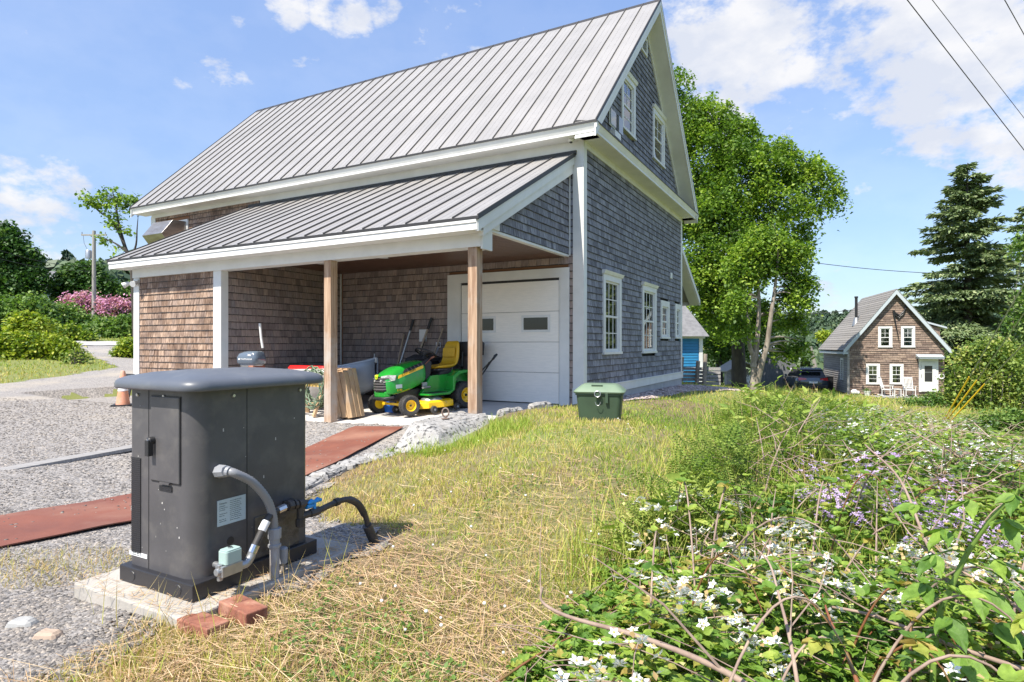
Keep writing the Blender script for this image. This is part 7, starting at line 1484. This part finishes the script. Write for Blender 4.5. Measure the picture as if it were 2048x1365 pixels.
def flowers(pile, C_, size, m, npet=5, cup=.35, tint=None):
    n = len(C_); yaw = rng.uniform(0, 6.28, n); px_, py_ = rng.normal(.35, .35, n), rng.normal(0, .35, n)
    base = rotm(np.zeros(n), -px_, py_); PET = ([(0, 0, 0), (-.30, .55, cup*.4), (0, 1, cup*.5), (.30, .55, cup*.4)], [(0, 2, 1), (0, 3, 2)])
    for j in range(npet):
        A = rotm(yaw+j*6.283/npet, np.full(n, .1), np.zeros(n)); pile.add(PET[0], PET[1], C_, np.einsum('nij,njk->nik', base, A), size, .5 if tint is None else tint, m)
ground_z = lambda x, y: hfun(x, y)
def mound(x, y): return .26+.17*pnoise(x, y, 1.9, 31)+.13*pnoise(x, y, 4.4, 33)
def zone(n, y0, y1, da, db, xa=-.4, xb=1.4):
    x, y = field_pts(int(n*1.2), y0, y1, xa, xb); d = x-xb_(y); m = (d > da) & (d < db); return x[m], y[m], d[m]
# near bramble thicket
x, y, d = zone(17000, 1.15, 3.3, .02, 9); edge = np.clip(d/.6, .2, 1); H_ = np.clip(mound(x, y), .1, .6)*edge
C_ = np.stack([x, y, ground_z(x, y)+H_*rng.random(len(x))**.45], 1)
far_ = rng.random(len(x)) < np.clip(1.1-(y-2.8)*.5, .3, 1); C1 = C_[far_]
P = Pile(); compound(P, C1, rng.uniform(.024, .052, len(C1)), np.clip(.30+.3*rng.random(len(C1))+.22*pnoise(C1[:, 0], C1[:, 1], 2.2, 2)+.25*(rng.random(len(C1)) < .2), .01, .99))
# blossom clusters on top
nc = 260; x, y, d = zone(4200, 1.3, 3.1, .25, 3.4); m = pnoise(x, y, 2.4, 41) > .12; x, y = x[m][:nc], y[m][:nc]; cz = ground_z(x, y)+np.clip(mound(x, y), .1, .6)*1.05+.03+.05*rng.random(len(x))
B = np.repeat(np.stack([x, y, cz], 1), 7, 0)+rng.normal(size=(len(x)*7, 3))*np.array([.032, .032, .018]); flowers(P, B, rng.uniform(.015, .023, len(B)), 1)
D_ = np.repeat(np.stack([x, y, cz], 1), 7, 0)+rng.normal(size=(len(x)*7, 3))*np.array([.05, .05, .022])-np.array([0, 0, .01]); P.add(LEAF2[0], LEAF2[1], D_, rotm(rng.uniform(0, 6.28, len(D_)), rng.normal(.3, .5, len(D_)), rng.normal(0, .6, len(D_))), rng.uniform(.012, .024, len(D_)), rng.random(len(D_)), 5)
n = len(B); P.add(bv, bf, B+np.array([0, 0, .003]), rotm(np.zeros(n), np.zeros(n), np.zeros(n)), np.full(n, .0028), .5, 2)
for i in range(640):
    k = rng.integers(len(C1)); a = Vector(C1[k])+Vector((0, 0, .04)); q = random.uniform(0, 6.28); L = random.uniform(.08, .32); b = a+Vector((math.cos(q)*L, math.sin(q)*L, random.gauss(.02, .07)*L*4)); P.tube(limb(a, b, .06, 3), [.0022, .0019, .0015, .001], 4, t=.5, m=4)
for i in range(75):
    k = rng.integers(len(C1)); a = Vector(C1[k])
    if a.x-xb_(a.y) < .45: continue
    a.z = h1(a.x, a.y); q = random.uniform(-1.7, 1.7); L = random.uniform(.3, .7); hh = random.uniform(.3, .5)
    Q = [a+Vector((math.cos(q)*L*t, math.sin(q)*L*t, hh*4*t*(1-t*.78))) for t in (0, .2, .4, .6, .8, 1)]; Qs = bez(Q, 3); P.tube(Qs, [.0046-.0028*i_/len(Qs) for i_ in range(len(Qs))], 5, t=.5, m=random.choice((3, 4, 4)))
    C2 = np.array([tuple(p+Vector((random.gauss(0, .02), random.gauss(0, .02), .01))) for p in Q[1:]]*2); compound(P, C2, rng.uniform(.03, .06, len(C2)), rng.uniform(.2, .9, len(C2)), 0)
for i in range(140):
    k = rng.integers(len(C1)); a = Vector(C1[k]); b = Vector((a.x+random.gauss(0, .12), a.y+random.gauss(0, .12), h1(a.x, a.y)-.02)); P.tube(limb(b, a, .15), [.004, .0036, .0033, .003, .0027, .0023, .002], 4, m=3)
P.build('bramble_thicket', [M['bramble'], M['petal'], M['stamen'], M['redcane'], M['cane'], M['drybud']], kind='stuff', label='blossoming bramble thicket filling the lower right foreground', cat='brambles')
# middle brambles, with blossoms thinning out towards the back
x, y, d = zone(42000, 3.3, 17, .5, 14); H_ = (.45+.15*pnoise(x, y, .9, 51)+.10*pnoise(x, y, 2.6, 53))*np.clip(d/1.2, .4, 1)*np.clip(1.2-(y-5)*.075, .4, 1.05)
C_ = np.stack([x, y, ground_z(x, y)+np.clip(H_, .05, .9)*rng.random(len(x))**.5], 1); P = Pile()
tn = np.clip(.42+.22*pnoise(x, y, .7, 7)+.12*pnoise(x, y, 2.3, 17)+rng.normal(0, .12, len(x)), .01, .99); compound(P, C_, rng.uniform(.035, .06, len(x))*(1+.05*(y-4)), tn, 0, LEAF2, 3, .15)
x, y, d = zone(7000, 3.8, 13, .9, 4.2); m = pnoise(x, y, .9, 61) > .05; x, y = x[m][:330], y[m][:330]; cz = ground_z(x, y)+(.45+.15*pnoise(x, y, .9, 51))*np.clip(1.2-(y-5)*.075, .4, 1.05)+.04
B = np.repeat(np.stack([x, y, cz], 1), 4, 0)+rng.normal(size=(len(x)*4, 3))*np.array([.06, .06, .04]); flowers(P, B, .016*(1+.06*(B[:, 1]-4)), 1, 4)
x, y, d = zone(5200, 3.5, 15, .4, 9)
for k in range(len(x)):
    if k % 5: continue
    a = Vector((x[k], y[k], h1(x[k], y[k])+.12+.3*random.random())); q = random.uniform(0, 6.28); L = random.uniform(.2, .7); P.tube([a, a+Vector((math.cos(q)*L*.5, math.sin(q)*L*.5, random.uniform(0, .2))), a+Vector((math.cos(q)*L, math.sin(q)*L, random.uniform(-.05, .3)))], [.0035, .003, .0015], 4, t=.5, m=2)
P.build('bramble_bank', [M['weedm'], M['petal'], M['cane']], kind='stuff', label='bank of brambles and small white blossoms right of the lawn', cat='brambles')
# feathery green plants along the lawn edge
FEAT = []
V_, F_ = [], []
for i in range(7):
    t = .18+.12*i
    for s in (-1, 1):
        b = len(V_); L_2 = .30*math.sin(math.pi*min(1, t+.05))**.7; V_ += [(0, t, .02), (s*L_2*.6, t+.02, .05), (s*L_2, t+.12, -.02), (s*L_2*.45, t+.09, .02)]; F_ += [(b, b+1, b+3) if s < 0 else (b, b+3, b+1), (b+1, b+2, b+3) if s > 0 else (b+1, b+3, b+2)]
b = len(V_); V_ += [(-.012, 0, 0), (.012, 0, 0), (0, 1, -.08)]; F_ += [(b, b+1, b+2)]; FERN = (V_, F_)
x, y, d = zone(7000, 2.9, 12.5, -.02, 1.5); m = ~((y < 4.4) & (d > .55)); x, y, d = x[m], y[m], d[m]; H_ = (.56+.16*pnoise(x, y, 1.3, 71))*np.clip(.35+d/.5, .35, 1)*np.clip(y/5.5, .55, 1.0)*np.clip(1.15-(y-6)*.07, .6, 1)
P = Pile()
for e in range(3):
    C_ = np.stack([x+rng.normal(0, .05, len(x)), y+rng.normal(0, .05, len(x)), ground_z(x, y)+H_*rng.uniform(.15, 1, len(x))], 1); n = len(x)
    P.add(FERN[0], FERN[1], C_, rotm(rng.uniform(0, 6.28, n), rng.normal(.45, .35, n), rng.normal(0, .35, n)), rng.uniform(.10, .19, n), np.clip(.44+.18*pnoise(x, y, 1, 6)+rng.normal(0, .13, n), .01, .99))
n = len(x); C_ = np.stack([x, y, ground_z(x, y)+H_*rng.uniform(.3, 1.03, n)], 1); kk = pnoise(x, y, 1.7, 77) > .1; C_ = C_[kk]; n = len(C_)
for e in range(2): P.add(LEAF6[0], LEAF6[1], C_+rng.normal(0, .03, (n, 3)), rotm(rng.uniform(0, 6.28, n), rng.normal(.2, .45, n), rng.normal(0, .5, n)), np.stack([rng.uniform(.04, .08, n), rng.uniform(.07, .14, n), np.full(n, .08)], 1), np.clip(rng.normal(.62, .14, n), .01, .99))
P.build('tansy', M['weedm'], kind='stuff', label='feathery green tansy growing along the right edge of the lawn', cat='weeds')
# tall grass and seed heads among the weeds
pz = lambda x, y: (x-xb_(y) > -.25) & (x-xb_(y) < 12)
P_, _, _ = blades('g', 34000, 2.6, 24, pz, lambda x, y: .28+.12*pnoise(x, y, .8, 9)+.15*np.exp(-((x-xb_(y)-.6)**2)), lambda y: .0022+.0007*y, lambda x, y: .62+.22*pnoise(x, y, .9, 13), .22, xb=1.4)
P_.build('tall_weed_grass', M['grass'], kind='stuff', label='tall grass standing among the weeds on the right', cat='grass')
P_, _, _ = blades('g', 1300, 3.5, 12, lambda x, y: (x-xb_(y) > .1) & (x-xb_(y) < 3), lambda x, y: .62+0*x, lambda y: .0022+.0005*y, lambda x, y: .12+0*x, .13)
P_.build('dry_stalks', M['straw'], kind='stuff', label='dry upright stalks among the green weeds', cat='weeds')
# matted dead grass, right edge
x, y = field_pts(15000, 3.8, 10.5, .5, 1.25); m = ((x-6.6)**2/2.6+(y-7.6)**2/.8 < 1) | ((x-4.4)**2/.5+(y-4.9)**2/.25 < 1); x, y = x[m], y[m]; n = len(x); L = rng.uniform(.2, .6, n)
P = Pile(); P.add(STR[0], STR[1], np.stack([x, y, hfun(x, y)+.12+rng.random(n)*.32], 1), rotm(rng.normal(1.3, .9, n), rng.normal(-.1, .3, n), rng.normal(0, .5, n)), np.stack([np.full(n, .007), L, L], 1), np.clip(rng.normal(.45, .25, n), .01, .99)); P.build('dead_mat', pmat('dead_stalks', (1, 1, 1), tintc=[(.20, .12, .09), (.34, .24, .20), (.50, .40, .34)], rough=.8), kind='stuff', label='matted pink brown dead grass at the right picture edge', cat='dead grass')
# ---- purple flower stems, each its own plant
def pl_mesh(seed, H0):
    random.seed(seed); P = Pile(); P.tube([(0, 0, 0), (.02, .01, H0*.5), (.03, .02, H0)], [.004, .003, .002], 5, t=.3, m=1)
    k = 14; z = np.linspace(.15, .8, k)*H0; C_ = np.stack([np.full(k, .015), np.full(k, .01), z], 1); P.add(LEAF6[0], LEAF6[1], C_, rotm(rng.uniform(0, 6.28, k), rng.normal(.3, .3, k), rng.normal(0, .3, k)), rng.uniform(.05, .08, k), .4, 1)
    C_ = np.array([(.03, .02, H0)])+rng.normal(size=(34, 3))*np.array([.04, .04, .035]); flowers(P, C_, rng.uniform(.013, .019, 34), 0, 4, .2, rng.uniform(.1, .9, 34))
    V = np.concatenate(P.V); F = np.concatenate(P.F); return V, F, np.concatenate(P.T), np.concatenate(P.M)
PM = []
for s in range(4):
    V, F, T_, I_ = pl_mesh(s, .42+.05*s); o = np_mesh('purple_flower', V, F, [M['lilac'], M['weedm']], T_, I_); PM.append(o.data); bpy.data.objects.remove(o)
sp = [(990+0, 0)]
random.seed(5); cnt = 0
PF = [(1610, 940), (1640, 985), (1660, 975), (1675, 995), (1700, 990), (1725, 1000), (1745, 975), (1780, 1010), (1760, 940), (1770, 990), (1690, 1020), (1625, 1010), (1655, 1030), (1870, 970), (1735, 1040), (1790, 1050), (1840, 1040), (1935, 1050), (1860, 1075), (1900, 1090), (1960, 1080), (2000, 1110), (1820, 1100), (1990, 1060), (1930, 1130), (2020, 1150), (1880, 1135), (1960, 1150), (1710, 960), (1800, 965), (1590, 1000), (1850, 1010), (1900, 1030), (2030, 1090)]
for i, (u, v) in enumerate(PF):
    Y = 2.75+.5*random.random()+max(0, 1040-v)*.004; hh = .42+.05*(i % 4); x = (u-1024)/1200*Y; zt = CAMZ-(v-690)/1200*Y; z0 = h1(x, Y); sc = max(.6, min(1.5, (zt-z0)/hh))
    o = bpy.data.objects.new('purple_flower', PM[i % 4]); link(o); o.location = (x, Y, z0); o.rotation_euler = (0, 0, random.uniform(0, 6.28)); o.scale = (sc,)*3
    tag(o, 'pale purple flower head on a green stem among the brambles', 'flower', 'purple wildflowers among the brambles')
# ---- dead canes and branches
def cane(lb, pts, r0, mat='cane', side=0, name='dead_branch', grp='dead branches over the brambles'):
    P = [unp(*p) for p in pts]; a = P[0]; Q = bez([p-a for p in P], 5); g = MB(); n = len(Q); g.tube(Q, [r0*(1-.7*i/n) for i in range(n)], 7)
    for k in range(side):
        i = random.randint(2, n-3); d = (Q[i+1]-Q[i]).normalized(); s = Vector((random.uniform(-1, 1), random.uniform(-.5, .5), random.uniform(.1, 1))).normalized(); L = random.uniform(.12, .35)
        rr = r0*(1-.7*i/n)*.5; g.tube([Q[i], Q[i]+(d*.6+s)*L*.5, Q[i]+(d*.8+s*.8)*L+Vector((0, 0, -.02))], [rr, rr*.7, rr*.3], 5)
    o = g.build(name, M[mat], smooth=60, label=lb, cat='branch', group=grp); o.location = a; return o
random.seed(21)
cane('thick pale branch sweeping across the bottom right foreground', [(1540, 1420, 1.45), (1480, 1362, 1.5), (1380, 1312, 1.55), (1260, 1268, 1.6), (1140, 1235, 1.7), (1085, 1205, 1.75), (1085, 1175, 1.75)], .010, side=2)
cane('long tall pale stem rising steeply through the right brambles', [(2000, 1380, 1.9), (1940, 1260, 2.05), (1880, 1130, 2.2), (1850, 1080, 2.3), (1800, 960, 2.5), (1730, 890, 2.7)], .0105, side=5)
cane('pale branch crossing the brambles from centre to lower right', [(2080, 1350, 1.6), (1900, 1290, 1.75), (1740, 1230, 1.9), (1600, 1200, 2.0), (1500, 1150, 2.1), (1400, 1110, 2.2)], .007, side=3)
cane('thin upright twig left of centre in the brambles', [(1600, 1400, 1.5), (1580, 1280, 1.6), (1560, 1200, 1.7), (1540, 1130, 1.8), (1515, 1100, 1.85)], .006, side=2)
cane('reddish cane curving through the middle of the brambles', [(1720, 1380, 1.6), (1690, 1300, 1.7), (1660, 1240, 1.8), (1645, 1190, 1.9)], .007, 'redcane', side=1)
cane('pale forked stem left of the purple flowers', [(1560, 1080, 3.2), (1620, 1060, 3.3), (1680, 1000, 3.5), (1700, 980, 3.6), (1800, 880, 4.2)], .008, side=3)
cane('pale stem leaning left above the tansy', [(1540, 1010, 4.4), (1570, 930, 4.6), (1600, 860, 4.8), (1640, 800, 5.0)], .008, side=2)
cane('red brown bramble cane with leaves at the bottom centre', [(980, 1375, 1.9), (1060, 1320, 2.0), (1130, 1280, 2.1), (1190, 1260, 2.2)], .005, 'redcane', side=1)
cane('dark arching cane right of the purple flowers', [(1830, 1000, 3.4), (1850, 980, 3.5), (1900, 980, 3.6), (1960, 1010, 3.6), (2000, 1060, 3.5)], .006, 'redcane', side=1)
cane('pale branch reaching up from the right picture edge', [(2060, 1240, 1.9), (1990, 1180, 2.0), (1900, 1130, 2.1), (1830, 1080, 2.2), (1780, 1010, 2.3)], .006, side=3)
for i in range(46):
    x, y, d = zone(400, 2.2, 9, .3, 4); k = random.randrange(len(x)); a = Vector((x[k], y[k], h1(x[k], y[k]))); g = MB(); L = random.uniform(.5, 1.0); q = random.uniform(0, 6.28); tl = random.uniform(.2, .8)
    Q = [Vector((math.cos(q)*tl*L*t*t, math.sin(q)*tl*L*t*t, L*(t-.25*t*t)*.8)) for t in (0, .25, .5, .75, 1)]; g.tube(Q, [.005, .0045, .004, .003, .0015], 5)
    for j in range(3): b = Q[random.randint(1, 3)]; g.tube([b, b+Vector((random.gauss(0, .1), random.gauss(0, .1), random.uniform(.03, .15)))], [.0025, .001], 4)
    o = g.build('dry_weed', M['cane'], smooth=60, label='thin bare dead stem standing among the weeds', cat='stem', group='bare dead stems among the weeds'); o.location = a
# ---- tall raspberry shoot at the right edge
rs_ = [unp(1872, 1270, 1.75), unp(1905, 1170, 1.72), unp(1945, 1090, 1.68), unp(2000, 1020, 1.62), unp(2070, 955, 1.55)]; a = Vector((rs_[0].x-.02, rs_[0].y, h1(rs_[0].x, rs_[0].y))); e = empty('raspberry_shoot', a, 0, 'tall green raspberry shoot with large toothed leaves at the right edge', 'plant')
Q = bez([Vector((0, 0, 0))]+[p-a for p in rs_], 5); g = MB(); g.tube(Q, [.009*(1-.5*i/len(Q)) for i in range(len(Q))], 8); g.build('stem', pmat('green_stem', (.16, .26, .05), rough=.5), e, smooth=60)
lm = []
for i, (u, v, Y, s) in enumerate(((1850, 1170, 1.7, .085), (1830, 1010, 1.68, .06), (1890, 1060, 1.66, .07), (1960, 1180, 1.66, .10), (1990, 1120, 1.64, .08), (1900, 1235, 1.7, .09), (1990, 1250, 1.68, .11), (2010, 1040, 1.6, .08), (1940, 1000, 1.6, .07), (2040, 1180, 1.6, .09), (1930, 1310, 1.62, .11), (1870, 1110, 1.66, .075), (2030, 990, 1.55, .06))):
    P = Pile(); c = unp(u, v, Y)-a; att = min(Q, key=lambda q_: (q_-c).length); yaw = math.atan2(-(c.x-att.x), (c.y-att.y)); n = 1
    for j in range(3):
        aa = (j-1)*1.0; P.add(SERR[0], SERR[1], np.array([tuple(c)]), rotm(np.array([yaw+aa]), np.array([-.55+random.gauss(0, .2)]), np.array([random.gauss(0, .3)])), np.array([[s*(.85 if j == 1 else .7), s*(1.1 if j == 1 else .88), s]]), np.array([.3+.3*random.random()]))
    P.tube([att, (att+c)/2+Vector((0, 0, .01)), c], [.003, .0025, .002], 5, t=.6); P.build('leaf', M['bramble'], parent=e)
